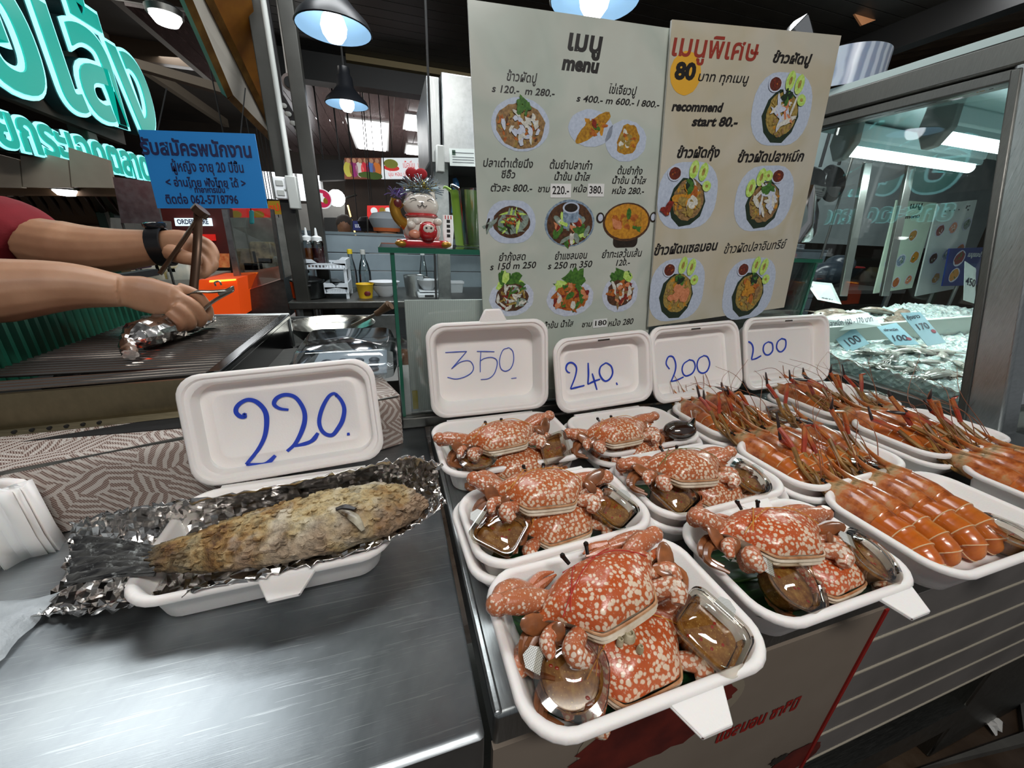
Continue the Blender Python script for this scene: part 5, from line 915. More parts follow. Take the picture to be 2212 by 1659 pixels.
for fg, r_ in zip(FING, (.0082, .0084, .0082, .0074)): mb.tube(smooth_path([at(x, y, Y=Y) for x, y, Y in fg], 4), [r_*1.15, r_*1.08, r_, r_*.8], 10)
mb.tube(smooth_path([at(300, 640, Y=.82), at(345, 655, Y=.85), at(385, 672, Y=.86), at(415, 686, Y=.855)], 4), [.016, .0135, .0115, .009], 10)
# upper (left) arm
E_L = at(62, 520, Y=.98); W_L = at(350, 533, Y=.95)
mb.tube(smooth_path([SH_L, (SH_L+E_L)/2+V(0, 0, .01), E_L], 4), [.052, .048, .044], 14)
mb.tube(smooth_path([E_L, at(150, 535, Y=.975), at(240, 540, Y=.96), W_L], 5), [.044, .047, .040, .030], 16)
mb.tube(smooth_path([W_L, at(378, 532, Y=.95), at(405, 534, Y=.95), at(430, 540, Y=.95)], 4), [.0175, .0190, .0195, .0150], 16, flat=1.6)
for fg, r_ in zip([[(424, 514, .955), (452, 527, .95), (465, 550, .94), (459, 573, .93)], [(430, 532, .945), (455, 550, .938), (463, 573, .928), (450, 589, .922)], [(424, 548, .935), (444, 567, .926), (448, 587, .917), (436, 599, .912)], [(412, 560, .93), (428, 579, .92), (430, 593, .912), (417, 603, .908)]], (.0078, .0080, .0078, .0070)): mb.tube(smooth_path([at(x, y, Y=Y) for x, y, Y in fg], 4), [r_*1.2, r_*1.05, r_, r_*.8], 10)
mb.tube(smooth_path([at(368, 545, Y=.92), at(395, 555, Y=.905), at(418, 560, Y=.90), at(436, 562, Y=.905)], 4), [.017, .014, .012, .0095], 10)
# torso, neck, head and legs (outside the frame)
mb.tube(smooth_path([(-1.16, .93, .78), (-1.16, .93, 1.0), (-1.13, .93, 1.2), (-1.10, .93, 1.34), (-1.08, .93, 1.40)], 4), [.12, .125, .135, .12, .06], 18, flat=1.25)
mb.tube([SH_R, V(-1.08, .93, 1.36), SH_L], [.055, .075, .055], 14)
mb.tube([(-1.08, .93, 1.38), (-1.05, .93, 1.50)], [.055, .050], 14)
mb.ball((-1.03, .93, 1.60), (.095, .078, .115), 18); mb.ball((-.925, .93, 1.585), (.018, .014, .020), 8); mb.ball((-1.03, .93-.08, 1.59), (.02, .012, .03), 8); mb.ball((-1.03, .93+.08, 1.59), (.02, .012, .03), 8)
for y in (.84, 1.02): mb.tube(smooth_path([(-1.16, y, .82), (-1.15, y, .45), (-1.17, y, .08)], 4), [.085, .058, .042], 14); mb.tube([(-1.19, y, .04), (-1.0, y, .03)], [.042, .03], 10)
bo = mb.build('body', 'skin', pe, True, smooth=0); md = bo.modifiers.new('join', 'REMESH'); md.mode = 'VOXEL'; md.voxel_size = .0026; md.use_smooth_shade = True; md = bo.modifiers.new('soften', 'SMOOTH'); md.factor = .5; md.iterations = 5
mb = MB(); mb.tube(smooth_path([(-1.16, .93, .84), (-1.16, .93, 1.0), (-1.13, .93, 1.2), (-1.10, .93, 1.34), (-1.085, .93, 1.385)], 4), [.138, .142, .150, .135, .085], 18, flat=1.25); mb.tube([SH_R, V(-1.08, .93, 1.34), SH_L], [.070, .095, .070], 14)
SL = at(78, 540, Y=.985); mb.tube(smooth_path([SH_L, at(-60, 500, Y=1.02), at(22, 512, Y=.995), SL], 4), [.075, .076, .072, .062], 16); mb.tube(smooth_path([SH_R, (SH_R+E_R)/2, E_R+V(-.05, 0, .02)], 4), [.072, .070, .064], 16)
so = mb.build('shirt', 'red_shirt', pe, True, smooth=0); md = so.modifiers.new('join', 'REMESH'); md.mode = 'VOXEL'; md.voxel_size = .006; md.use_smooth_shade = True; md = so.modifiers.new('soften', 'SMOOTH'); md.factor = .5; md.iterations = 5
mb = MB(); mb.ball((-1.05, .93, 1.635), (.103, .088, .100), 18); mb.build('hair', 'black_hair', pe, True)
for sg in (-1, 1): MB().ball((-.942, .93+sg*.032, 1.61), (.010, .014, .010), 8).build('eye', 'crab_eye', pe, True)
MB().tube([(-.945, .905, 1.545), (-.936, .93, 1.543), (-.945, .955, 1.545)], .006, 6).build('mouth', mat('lip', '8a4a42', .5), pe, True)
mb = MB()
for y in (.84, 1.02): mb.tube(smooth_path([(-1.16, y, .84), (-1.15, y, .45), (-1.17, y, .08)], 4), [.105, .078, .066], 16)
mb.tube([(-1.16, .84, .82), (-1.16, 1.02, .82)], .11, 14); so = mb.build('trousers', 'trousers', pe, True); md = so.modifiers.new('join', 'REMESH'); md.mode = 'VOXEL'; md.voxel_size = .012; md.use_smooth_shade = True
wt = thing('wristwatch', 'black wristwatch on the raised forearm of the cook', 'watch', W_L); ad = (at(378, 532, Y=.95)-W_L).normalized(); up_ = ad.cross(V(0, 1, 0)).normalized(); sd = ad.cross(up_)
mb = MB(); mb.loft([[W_L+ad*o_+(up_*cos(2*pi*k/24)+sd*sin(2*pi*k/24))*r_ for k in range(24)] for o_, r_ in ((-.012, .033), (-.011, .036), (.011, .036), (.012, .033))], False, False); mb.build('strap', 'watch', wt, True)
fc = W_L+up_*(-.034 if up_.z < 0 else .034); mb = MB(); mb.lathe([(.016, 0), (.018, .003), (.018, .008), (.014, .010)], 18, T=Matrix.Translation(fc) @ (up_ if up_.z > 0 else -up_).to_track_quat('Z', 'Y').to_matrix().to_4x4()); mb.build('case', 'watch_face', wt, True)
# tongs
mat('tong_brown', '4a3628', .35, .6); mat('tong_steel', '9a948a', .25, .9)
tg = thing('tongs', 'long brown tongs hanging open from the raised hand', 'tongs', at(432, 460, Y=.93))
for pts in (((436, 458, .93), (390, 528, .90), (345, 592, .88)), ((428, 458, .93), (426, 530, .895), (418, 625, .87))):
    P_ = [at(x, y, Y=Y) for x, y, Y in pts]; MB().tube(smooth_path(P_, 5), .0075, 8, flat=.45).build('arm', 'tong_brown', tg, True)
P_ = [at(428, 462, Y=.93), at(438, 452, Y=.93)]; MB().tube(P_, .014, 10).build('hinge', 'tong_brown', tg, True)
tg = thing('tongs', 'shiny steel tongs gripped over the foil parcel', 'tongs', at(490, 628, Y=.83))
for pts in (((503, 627, .83), (460, 630, .825), (405, 636, .82), (350, 690, .82)), ((503, 627, .83), (455, 655, .82), (420, 690, .815), (372, 715, .81))):
    P_ = [at(x, y, Y=Y) for x, y, Y in pts]; MB().tube(smooth_path(P_, 5), .0072, 8, flat=.4).build('arm', 'tong_steel', tg, True)
mb = MB(); mb.slab([at(x, y, Y=.822) for x, y in ((468, 634), (500, 618), (502, 630), (476, 642))], (0, .014, 0)); mb.build('spring_plate', 'tong_steel', tg, True, bevel=.002)
MB().tube(smooth_path([at(x, y, Y=.826) for x, y in ((466, 618), (464, 610), (474, 608), (478, 616))], 4), .0015, 6).build('lock_ring', 'tong_steel', tg, True)

# ================================================================ glowing teal sign on the left
mat('sign_teal', '0c8a7c', .4, emit='0e9c8e', es=.7); mat('sign_halo', 'b8f4f4', .4, emit='8cf0f4', es=1.15); mat('sign_side', '0c2a2c', .5); mat('sign_panel', '544a42', .6, noise=(5, '483e38')); mat('sign_rail', '2c2824', .6)
SX = -1.10
sn = thing('shop_sign', 'glowing teal Thai lettering sign on a brown panel', 'sign', (SX, 1.0, 1.5))
MS = frame((SX, 0, 0), (0, 1, 0), v=(0, 0, 1)); fsn = face_px(MS)
def sg_text(body, x0, x1, yc0, yc1, hgt_px, depth, stroke):
    (ua, va), (ub, vb) = fsn(x0, yc0), fsn(x1, yc1); _, vt = fsn((x0+x1)/2, (yc0+yc1)/2-hgt_px/2); _, vb2 = fsn((x0+x1)/2, (yc0+yc1)/2+hgt_px/2); h = abs(vt-vb2)
    M = MS @ TR(((ua+ub)/2, (va+vb)/2, depth)) @ Matrix.Rotation(math.atan2(vb-va, ub-ua), 4, 'Z'); w = math.hypot(ub-ua, vb-va)
    for nm, off, dz, ex, mt in (('letter_side', stroke*1.25, -.03, .022, 'sign_side'), ('letter_halo', stroke*1.25, .0, .004, 'sign_halo'), ('letter_face', stroke*.55, .006, .003, 'sign_teal')):
        o = text(body, h, M @ TR((0, 0, dz)), mt, sn, nm, extrude=ex, offset=off, fit=w+off*2-stroke); o['kind'] = 'stuff'
(u0, v0), (u1, v1) = fsn(-140, 130), fsn(300, 318)
ut, vt = fsn(250, 92)
pl = [MS @ V(x, y, -.06) for x, y in ((fsn(-140, 130)), fsn(306, 316), fsn(262, 96), fsn(240, 78), fsn(-140, -260))]
mb = MB(); k = len(pl); mb.add(pl+[p+V(-.03, 0, 0) for p in pl], [tuple(range(k)), tuple(range(2*k-1, k-1, -1))]+[(i, (i+1) % k+0, (i+1) % k+k, i+k) for i in range(k)]); mb.build('panel', 'sign_panel', sn, True, smooth=0)
sg_text('อเล้ง', -95, 322, 10, 212, 330, 0, .020)
sg_text('ยกระเฉดตลาดพ', -22, 345, 268, 372, 100, 0, .008)
for dy in (8, ):
    a, b = MS @ V(*fsn(-60, 262), -.07), MS @ V(*fsn(350, 372), -.07); MB().tube([a, b], .012, 6).build('rail', 'sign_rail', sn, True)
# blue placard
mat('placard_blue', '1380cc', .5); mat('navy_ink', '0c1648', .5)
PY = 1.12
pc = [at(x, y, Y=PY) for x, y in ((340, 450), (578, 450), (550, 289), (298, 280))]
pt = thing('job_placard', 'bright blue handwritten job notice hung above the grill', 'placard', pc[0]); mb = MB(); mb.slab(pc, (0, .004, 0)); mb.build('card', 'placard_blue', pt, True, smooth=0)
u = pc[1]-pc[0]; v = pc[3]-pc[0]; MP = frame(pc[0]+V(0, -.0006, 0), u, v=(0, 0, 1)); fpp = face_px(MP)
for body, px, py, hpx, wpx in (('รับสมัครพนักงาน', 427, 323, 44, 238), ('ผู้หญิง อายุ 20 ปีขึ้น', 449, 362, 30, 156), ('< อ่านไทย ฟังไทย ได้ >', 446, 396, 24, 172), ('* ทำอาหารเป็น *', 453, 411, 17, 86), ('ติดต่อ 062-5718796', 437, 432, 26, 156)):
    o = put(pt, MP, fpp, body, px, py, hpx, wpx, 'navy_ink', .1, .0006 if hpx < 40 else .0012)
MB().tube([at(340, 284, Y=PY+.01), at(360, 190, Y=PY+.02)], .0012, 6).build('string', 'black_rubber', pt, True); MB().tube([at(520, 288, Y=PY+.01), at(530, 190, Y=PY+.02)], .0012, 6).build('string', 'black_rubber', pt, True)
# ================================================================ stall ceiling, lamps
def quad(name, label, cat, pts, th, material, parent=None, **k):
    "flat thing from four (px, py, Y) corners with real thickness"
    P4 = [at(x, y, Y=Y) for x, y, Y in pts]; o = MB().slab(P4, th).build(name, material, parent, parent is not None, smooth=0, **k)
    return solo(o, label, cat) if parent is None else o
mat('ceiling_black', '15130f', .42, noise=(9, '1f1c17')); mat('beam_black', '0e0d0c', .5)
ce = bpy.data.objects.new('ceiling', None); COL.objects.link(ce); struct(ce, 'dark slatted ceiling over the stall')
for k in range(36): MB().box((-.83, .15+k*.104, 2.40), (2.98, .15+k*.104+.098, 2.415)).build('ceiling_board', 'ceiling_black', ce, True)
MB().box((-.83, .1, 2.416), (2.98, 3.95, 2.43)).build('ceiling_backing', 'beam_black', ce, True)
o = MB().box((-.95, 3.86, 2.22), (3.1, 4.0, 2.43)).build('trim_1', 'beam_black'); struct(o)
o = MB().box((-.90, .1, 2.30), (-.83, 3.95, 2.43)).build('trim_2', 'beam_black'); struct(o)
mat('dim_yellow', '6a5a34', .5)
o = MB().box((-.2, 3.80, 2.36), (2.9, 3.86, 2.40)).build('trim_3', 'dim_yellow'); struct(o)
# lit plank ceiling of the neighbouring stall
def plank_ceiling():
    t = NT('plank_purple'); o = t.coord((6, 1, 1)); t.col(t.ramp(t.noise(o, 7, 4), [(.3, '4a3c3c'), (.6, '5e4e4e'), (.75, '6c5c5a')])); t.set(Roughness=.25, Specular_IOR_Level=.6); MATS['plank_purple'] = t.m
plank_ceiling()
c2 = bpy.data.objects.new('ceiling', None); COL.objects.link(c2); struct(c2, 'glossy purple-brown plank ceiling behind the stall')
for k in range(20): MB().box((-1.62+k*.165, 4.05, 2.55), (-1.62+k*.165+.158, 9.4, 2.57)).build('ceiling_board', 'plank_purple', c2, True)
MB().box((-1.7, 4.05, 2.571), (1.8, 9.4, 2.58)).build('ceiling_backing', mat('pale_back', 'a8a8a4', .6), c2, True)
mat('lamp_white', 'ffffff', .5, emit='ffffff', es=9); mat('bulb', 'ffffff', .4, emit='f4f8ff', es=5); mat('shade_black', '16181c', .35); mat('shade_inside', '9cc0d8', .35)
a, b = at(775, 318, Z=2.54), at(832, 266, Z=2.54)
pl = thing('panel_light', 'square glowing light panel on the plank ceiling', 'light', ((a.x+b.x)/2, (a.y+b.y)/2, 2.5)); MB().box((a.x, b.y, 2.515), (b.x+.0, a.y, 2.535)).build('diffuser', 'lamp_white', pl, True); MB().box((a.x-.05, b.y-.08, 2.53), (b.x+.05, a.y+.08, 2.549)).build('frame', 'white_plastic', pl, True)
for px, py, lb in ((925, 272, 'glowing light panel beside the steel cabinet'), (915, 328, 'low glowing light panel above the far banner')):
    c = at(px, py, Z=2.52); pl = thing('panel_light', lb, 'light', c); MB().box((c.x-.28, c.y-.35, 2.515), (c.x+.28, c.y+.35, 2.53)).build('diffuser', 'lamp_white', pl, True); MB().box((c.x-.32, c.y-.4, 2.5305), (c.x+.32, c.y+.4, 2.549)).build('frame', 'white_plastic', pl, True)
def pendant(label, px, py, Y, power):
    c = at(px, py, Y=Y); t = thing('pendant_lamp', label, 'lamp', (c.x, c.y, c.z)); R_ = .104
    MB().lathe([(R_, 0), (R_+.002, .003), (R_*.93, .022), (R_*.62, .052), (R_*.40, .078), (R_*.36, .12), (.03, .128), (.028, .16), (.016, .165)], 32, cap=False).build('shade', 'shade_black', t)
    MB().lathe([(R_-.002, .001), (R_*.91, .020), (R_*.60, .049), (R_*.38, .074), (R_*.33, .115)], 32, cap=False).build('shade_lining', 'shade_inside', t)
    MB().lathe([(.001, -.030), (.020, -.026), (.032, -.010), (.036, .008), (.030, .028), (.018, .044), (.014, .07), (.014, .09)], 24).build('bulb', 'bulb', t)
    MB().tube([(0, 0, .16), (0, 0, max(.3, 2.40-c.z))], .005, 8).build('cord', 'black_rubber', t)
    l = bpy.data.lights.new('pendant_light', 'SPOT'); l.energy = power; l.color = (.96, .98, 1); l.shadow_soft_size = .05; l.spot_size = 2.7; l.spot_blend = .4; o = bpy.data.objects.new('pendant_light', l); COL.objects.link(o); o.parent = t; o.location = (0, 0, -.05)
pendant('black pendant lamp hanging nearest, seen from below', 722, 66, 1.5, 7)
pendant('smaller black pendant lamp hanging further back', 750, 228, 2.5, 6)
pendant('bright pendant lamp just above the menu board top', 1284, 4, 1.05, 6)
# corrugated roof on the right
mat('brown_roof', '4c3e30', .5, noise=(5, '5c4c3a'))
mb = MB(); N_ = 90; vs = []
for i in range(N_+1):
    y = -.2+4.6*i/N_; dz = .012*(1 if i % 4 in (1, 2) else -1)
    for x in (2.98, 6.0): vs.append(V(x, y, 2.33+(x-2.98)*.25+dz))
mb.add(vs, [(2*i, 2*i+1, 2*i+3, 2*i+2) for i in range(N_)]); o = mb.build('ceiling', 'brown_roof', smooth=0); md = o.modifiers.new('thickness', 'SOLIDIFY'); md.thickness = .01; struct(o, 'brown corrugated roof sheet on the right')
o = MB().box((2.94, .0, 2.26), (3.02, 4.2, 2.42)).build('trim_4', 'beam_black'); struct(o)
c = at(1870, 42, Z=2.39); quad('ceiling_patch', 'torn orange-brown patch under the dark ceiling', 'patch', [(1845, 28, c.y), (1880, 25, c.y), (1895, 42, c.y), (1862, 55, c.y)], (0, .01, 0), mat('patch', '8a5a34', .7))

# ================================================================ posts and conduit behind the grill
mat('post_grey', '2e2e2a', .45, .3, noise=(8, '3a3a36')); mat('pvc', 'a9aca8', .45)
def post(name, label, x0t, x1t, yt, x0b, x1b, yb, Y, th, m_, cat='post', top=None):
    a = [at(x0b, yb, Y=Y), at(x1b, yb, Y=Y), at(x1t, yt, Y=Y), at(x0t, yt, Y=Y)]; xa = (a[0].x+a[3].x)/2; xb = (a[1].x+a[2].x)/2
    return solo(MB().box((xa, Y, 0), (xb, Y+th, 2.40 if top is None else a[2].z)).build(name, m_, smooth=0, bevel=.003), label, cat)
post('steel_post', 'dark steel post with the socket box behind the grill', 548, 592, 150, 640, 664, 617, 1.75, .05, 'post_grey')
post('steel_post', 'dark steel post right of the round red sign', 612, 652, 150, 679, 700, 511, 1.95, .05, 'post_grey')
c1 = at(628, 385, Y=1.735); c0 = c1+V(0, 0, .3)
cn = thing('conduit', 'pale plastic wiring conduit running down the dark post', 'conduit', c1); MB().tube([c1+V(0, 0, 2.39-c1.z), c1], .009, 10).build('pipe', 'pvc', cn, True)
e = at(634, 420, Y=1.73); MB().box((e.x-.018, 1.715, e.z-.05), (e.x+.018, 1.75, e.z+.06)).build('junction_box', 'pvc', cn, True, bevel=.004); MB().tube([at(615, 410, Y=1.725), at(634, 408, Y=1.725)], .006, 8).build('branch_pipe', 'pvc', cn, True)
s_ = at(608, 407, Y=1.74); so_ = thing('socket_box', 'white double power socket screwed to the dark post', 'socket', s_); MB().box((s_.x-.022, 1.722, s_.z-.037), (s_.x+.022, 1.748, s_.z+.037)).build('plate', 'white_plastic', so_, True, bevel=.005)
for dz in (-.016, .016): MB().box((s_.x-.012, 1.7195, s_.z+dz-.009), (s_.x+.012, 1.7215, s_.z+dz+.009)).build('outlet', 'pvc', so_, True, bevel=.002)
mat('curl_black', '1a1a1e', .4)
# spotted black bracket under the ceiling edge
mb = MB(); mb.slab([at(x, y, Y=2.1) for x, y in ((600, 215), (612, 205), (666, 300), (660, 318))], (0, .03, 0)); br = thing('perforated_bracket', 'black bracket with pale holes under the ceiling edge', 'bracket', at(630, 260, Y=2.1)); mb.build('plate', 'curl_black', br, True); p_ = at(606, 212, Y=2.11); MB().box((p_.x-.012, 2.105, p_.z), (p_.x+.012, 2.125, 2.399)).build('hanger', 'curl_black', br, True)
for x, y in ((612, 228), (622, 246), (633, 266), (645, 284), (656, 303)): p = at(x, y, Y=2.095); mb = MB(); mb.ball(p, (.014, .003, .010), 10); mb.build('hole', 'pvc', br, True)
c = at(626, 178, Y=2.3); cm = thing('pipe_elbow', 'pale plastic pipe end under the ceiling', 'pipe', c); MB().tube(smooth_path([V(c.x, c.y+.16, 2.399), c+V(0, .15, .12), c+V(0, .10, .03), c], 4), .034, 14).build('pipe', mat('pipe_tan', '8a7c78', .4), cm, True); MB().tube([c+V(0, -.001, 0), c+V(0, -.006, 0)], .022, 14).build('mouth', 'matt_black', cm, True)
# gold-framed hanging panel
gp = thing('canopy_board', 'gold-framed white panel hanging at a slant under the roof', 'panel', at(500, 160, Y=1.9)); mat('gold_frame', '8a6430', .35, .5, noise=(14, '5c3c1a')); mat('panel_white', '9c968c', .5); mat('orange_wood', '7a4a18', .5, noise=(10, '94601f'))
P_ = [at(x, y, Y=Y) for x, y, Y in ((395, -20, 1.5), (440, -20, 1.6), (608, 322, 2.2), (493, 205, 1.75))]
MB().slab(P_, (0, .012, .006)).build('sheet', 'panel_white', gp, True, smooth=0)
for i, (a, b) in enumerate(((0, 3), (3, 2), (1, 2))): MB().tube([P_[a]+V(0, -.008, 0), P_[b]+V(0, -.008, 0)], .016, 4).build('frame_bar', 'gold_frame', gp, True, smooth=0)
Q_ = [at(x, y, Y=Y) for x, y, Y in ((446, -20, 1.62), (540, -20, 1.7), (560, 140, 2.2), (600, 310, 2.22))]; solo(MB().slab(Q_, (0, .012, .01)).build('wood_panel', 'orange_wood', smooth=0), 'orange-brown wooden panel beside the gold-framed panel', 'panel')
# downlights on the left hall ceiling
for px, py, Y, r_, lb in ((358, 38, 2.4, .055, 'bright downlight near the gold-framed panel'), (142, 413, 1.95, .034, 'small round lamp under the cooking hood')):
    c = at(px, py, Y=Y); t = thing('downlight', lb, 'light', c); MB().lathe([(.001, -r_*.5), (r_*.7, -r_*.42), (r_, 0), (r_*.9, r_*.3)], 20).build('globe', 'lamp_white', t); MB().lathe([(r_*1.15, r_*.1), (r_*1.2, r_*.5), (r_*.6, r_*.9)], 20).build('holder', 'steel_dark', t); MB().tube([(0, 0, r_*.8), (0, 0, max(.2, 2.85-c.z) if px > 300 else .08)], .008, 8).build('stem', 'steel_dark', t)

# ================================================================ hall shell
mat('hall_ceiling', '2c2824', .8, noise=(2, '36302a')); mat('hall_wall', '3c342c', .8, noise=(2, '2c2622')); mat('hall_floor', '77706a', .5)
struct(MB().box((-8, -1, 2.9), (-.84, 9.6, 2.95)).build('ceiling', 'hall_ceiling'), 'dim brown hall ceiling')
struct(MB().box((-8, 9.5, 0), (6, 9.6, 3.2)).build('wall_back', 'hall_wall'), 'far back wall of the hall')
struct(MB().box((-8.1, -1, 0), (-8, 9.6, 3.0)).build('wall_left', 'hall_wall'))
struct(MB().box((5.2, 1.6, 0), (5.3, 9.6, 3.4)).build('wall_right', 'hall_wall'))
mat('roof_beam', '5c4c3c', .6); mat('roof_pale', '7c7264', .7)
for k, (y, z) in enumerate(((2.3, 2.72), (3.2, 2.72), (4.4, 2.72), (5.8, 2.72))): struct(MB().box((-7.5, y, z), (-.9, y+.10, z+.18)).build('trim_%d' % (5+k), 'roof_beam'))
for k, x in enumerate((-1.5, -2.6, -3.9)): struct(MB().box((x, 1.0, 2.78), (x+.08, 9, 2.9)).build('trim_%d' % (9+k), 'roof_pale'))
struct(MB().slab([at(205, 100, Y=3.6), at(475, 180, Y=3.6), at(480, 200, Y=3.6), at(205, 120, Y=3.6)], (0, .1, 0)).build('trim_12', 'roof_pale'))
# daylight beyond the aisle
mat('daylight', 'ffffff', .5, emit='f4faff', es=1.6)
a, b = at(560, 372, Y=8.8), at(700, 436, Y=8.8); w1 = struct(MB().box((a.x-.1, 8.8, b.z), (b.x, 8.84, a.z+.02)).build('window_1', 'daylight'), 'bright translucent roof light beyond the aisle')
for k in range(9): x = a.x-.1+k*(b.x-a.x+.1)/8; MB().box((x-.02, 8.77, b.z), (x+.02, 8.80, a.z+.02)).build('window_bar', 'white_plastic', w1, True)
mat('shop_grey', '8a8a86', .5, noise=(1.5, 'a8a8a4')); mat('shop_dark', '2a2c2c', .4)
quad('market_shop', 'grey shop front with dark windows across the far aisle', 'shop front', [(545, 640, 8.2), (800, 640, 8.2), (800, 440, 8.2), (545, 440, 8.2)], (0, .2, 0), 'shop_grey')
for x0, x1, y0, y1, lb in ((700, 730, 470, 512, 'left'), (735, 762, 465, 512, 'right')): quad('shop_window', f'dark {lb} window pane of the far shop front', 'window', [(x0, y1, 8.18), (x1, y1, 8.18), (x1, y0, 8.18), (x0, y0, 8.18)], (0, .015, 0), 'shop_dark')
mat('aisle_glow_white', 'dcdcde', .4, emit='ffffff', es=.35)  # emission stands in for daylight glare on the counter, which is no lamp
quad('white_counter', 'white stall counter with daylight glare put in as glow at the end of the aisle', 'counter', [(600, 690, 6.8), (640, 690, 6.8), (628, 505, 6.8), (585, 505, 6.8)], (0, .3, 0), 'aisle_glow_white')
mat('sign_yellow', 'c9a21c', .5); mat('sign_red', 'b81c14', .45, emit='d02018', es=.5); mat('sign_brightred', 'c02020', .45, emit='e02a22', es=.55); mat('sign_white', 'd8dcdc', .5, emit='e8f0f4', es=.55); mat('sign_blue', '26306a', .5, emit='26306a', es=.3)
def sign(name, label, px0, py0, px1, py1, Y, face, lines, th=.05, tilt=0):
    P4 = [at(x, y, Y=Y) for x, y in ((px0, py1), (px1, py1+tilt), (px1, py0+tilt), (px0, py0))]; t = thing(name, label, 'sign', P4[0]); MB().slab(P4, (0, th, 0)).build('panel', face, t, True, smooth=0); u = P4[1]-P4[0]; v = P4[3]-P4[0]
    for fu_ in (.2, .8): MB().tube([P4[0]+u*fu_+v*.9+V(0, th+.006, 0), P4[0]+u*fu_+v*.9+V(0, th+.006, 2.86-(P4[0]+v*.9).z if (P4[0].x < -.9) else 2.54-(P4[0]+v*.9).z)], .004, 6).build('hanger', 'black_rubber', t, True)
    for body, fu, fv, hh, wd, m_ in lines: o = text(body, hh*v.length, frame(P4[0]+u*fu+v*fv+V(0, -.004, 0), u, v=v), m_, t, fit=wd*u.length, offset=.0); o['kind'] = 'stuff'
    return t, P4, u, v
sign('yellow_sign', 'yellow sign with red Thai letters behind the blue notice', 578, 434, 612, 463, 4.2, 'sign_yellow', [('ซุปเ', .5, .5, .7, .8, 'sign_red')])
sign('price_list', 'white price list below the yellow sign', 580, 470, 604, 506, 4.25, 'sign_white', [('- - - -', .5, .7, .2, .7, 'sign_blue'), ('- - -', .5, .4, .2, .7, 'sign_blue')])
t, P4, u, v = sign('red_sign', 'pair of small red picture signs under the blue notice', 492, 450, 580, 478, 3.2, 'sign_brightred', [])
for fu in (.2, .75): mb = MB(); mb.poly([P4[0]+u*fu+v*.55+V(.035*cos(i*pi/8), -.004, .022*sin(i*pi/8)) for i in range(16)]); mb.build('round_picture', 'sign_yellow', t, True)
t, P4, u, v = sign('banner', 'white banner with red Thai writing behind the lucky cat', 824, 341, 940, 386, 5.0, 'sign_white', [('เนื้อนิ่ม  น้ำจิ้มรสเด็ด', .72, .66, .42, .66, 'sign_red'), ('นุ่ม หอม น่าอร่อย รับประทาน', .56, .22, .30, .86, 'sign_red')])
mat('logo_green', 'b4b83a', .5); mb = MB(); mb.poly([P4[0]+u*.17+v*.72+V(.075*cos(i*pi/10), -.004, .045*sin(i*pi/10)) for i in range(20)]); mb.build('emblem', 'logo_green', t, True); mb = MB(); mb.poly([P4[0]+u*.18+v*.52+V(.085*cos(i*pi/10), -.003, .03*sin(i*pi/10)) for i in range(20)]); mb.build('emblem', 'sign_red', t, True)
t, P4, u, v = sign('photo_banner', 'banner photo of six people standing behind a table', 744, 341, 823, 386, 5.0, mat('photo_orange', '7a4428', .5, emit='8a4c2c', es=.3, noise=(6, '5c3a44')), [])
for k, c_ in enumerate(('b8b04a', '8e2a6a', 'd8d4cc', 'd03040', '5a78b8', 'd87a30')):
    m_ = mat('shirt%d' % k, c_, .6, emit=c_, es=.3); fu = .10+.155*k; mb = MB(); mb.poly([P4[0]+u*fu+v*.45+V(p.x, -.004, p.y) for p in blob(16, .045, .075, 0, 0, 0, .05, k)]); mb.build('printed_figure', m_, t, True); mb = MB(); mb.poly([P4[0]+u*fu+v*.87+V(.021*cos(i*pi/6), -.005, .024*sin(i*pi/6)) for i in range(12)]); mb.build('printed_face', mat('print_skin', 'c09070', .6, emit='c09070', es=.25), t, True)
mb = MB(); mb.poly([P4[0]+u*.72+v*.16+V(p.x, -.006, p.y) for p in blob(18, .13, .035, 0, 0, 0, .2, 3)]); mb.build('printed_food', mat('print_green', '5c7a30', .6), t, True)
dc = thing('dark_cabinet', 'black cabinet hanging left of the photo banner', 'cabinet', at(716, 390, Y=5.06)); MB().slab([at(x, y, Y=5.06) for x, y in ((690, 390), (744, 388), (742, 345), (688, 345))], (0, .12, 0)).build('case', 'matt_black', dc, True)
for px in (698, 734): p_ = at(px, 348, Y=5.12); MB().tube([p_, V(p_.x, p_.y, 2.549)], .008, 6).build('hanger', 'matt_black', dc, True)
# round red sign
c = at(697, 430, Y=4.6); t = thing('round_sign', 'round crimson sign with a white rim on the far shop', 'sign', c); Mr = TR(c, (pi/2, 0, 0)); R_ = at(718, 430, Y=4.6).x-c.x
mb = MB(); mb.lathe([(R_, .0), (R_, .04)], 32, T=Mr); mb.build('rim', 'sign_white', t, True); mb = MB(); mb.lathe([(R_*.9, .041), (R_*.9, .046)], 32, T=Mr); mb.build('face', mat('sign_crimson', 'b01846', .45, emit='c01c4c', es=.5), t, True)
mb = MB(); mb.poly([c+V(p.x-.01, -.05, p.y) for p in blob(14, R_*.35, R_*.5, 0, R_*.1, 0, .25, 2)]); mb.build('emblem', 'sign_white', t, True); mb = MB(); mb.poly([c+V(p.x+.03, -.052, p.y) for p in blob(12, R_*.22, R_*.3, 0, -.02, 0, .2, 6)]); mb.build('emblem', 'sign_yellow', t, True)
c = at(727, 428, Y=4.8); t = thing('spot_lamp', 'glaring white lamp beside the round crimson sign', 'lamp', c); MB().ball((0, 0, 0), .085, 14).build('globe', 'lamp_white', t); MB().tube([(.06, .02, 0), (.2, .05, .05)], .012, 8).build('arm', 'steel_dark', t); MB().tube([(.10, .03, -.06), (.16, .05, -.45)], .008, 8).build('glowing_strip', mat('warm_glow', 'ffe0a0', .5, emit='ffd080', es=2), t)
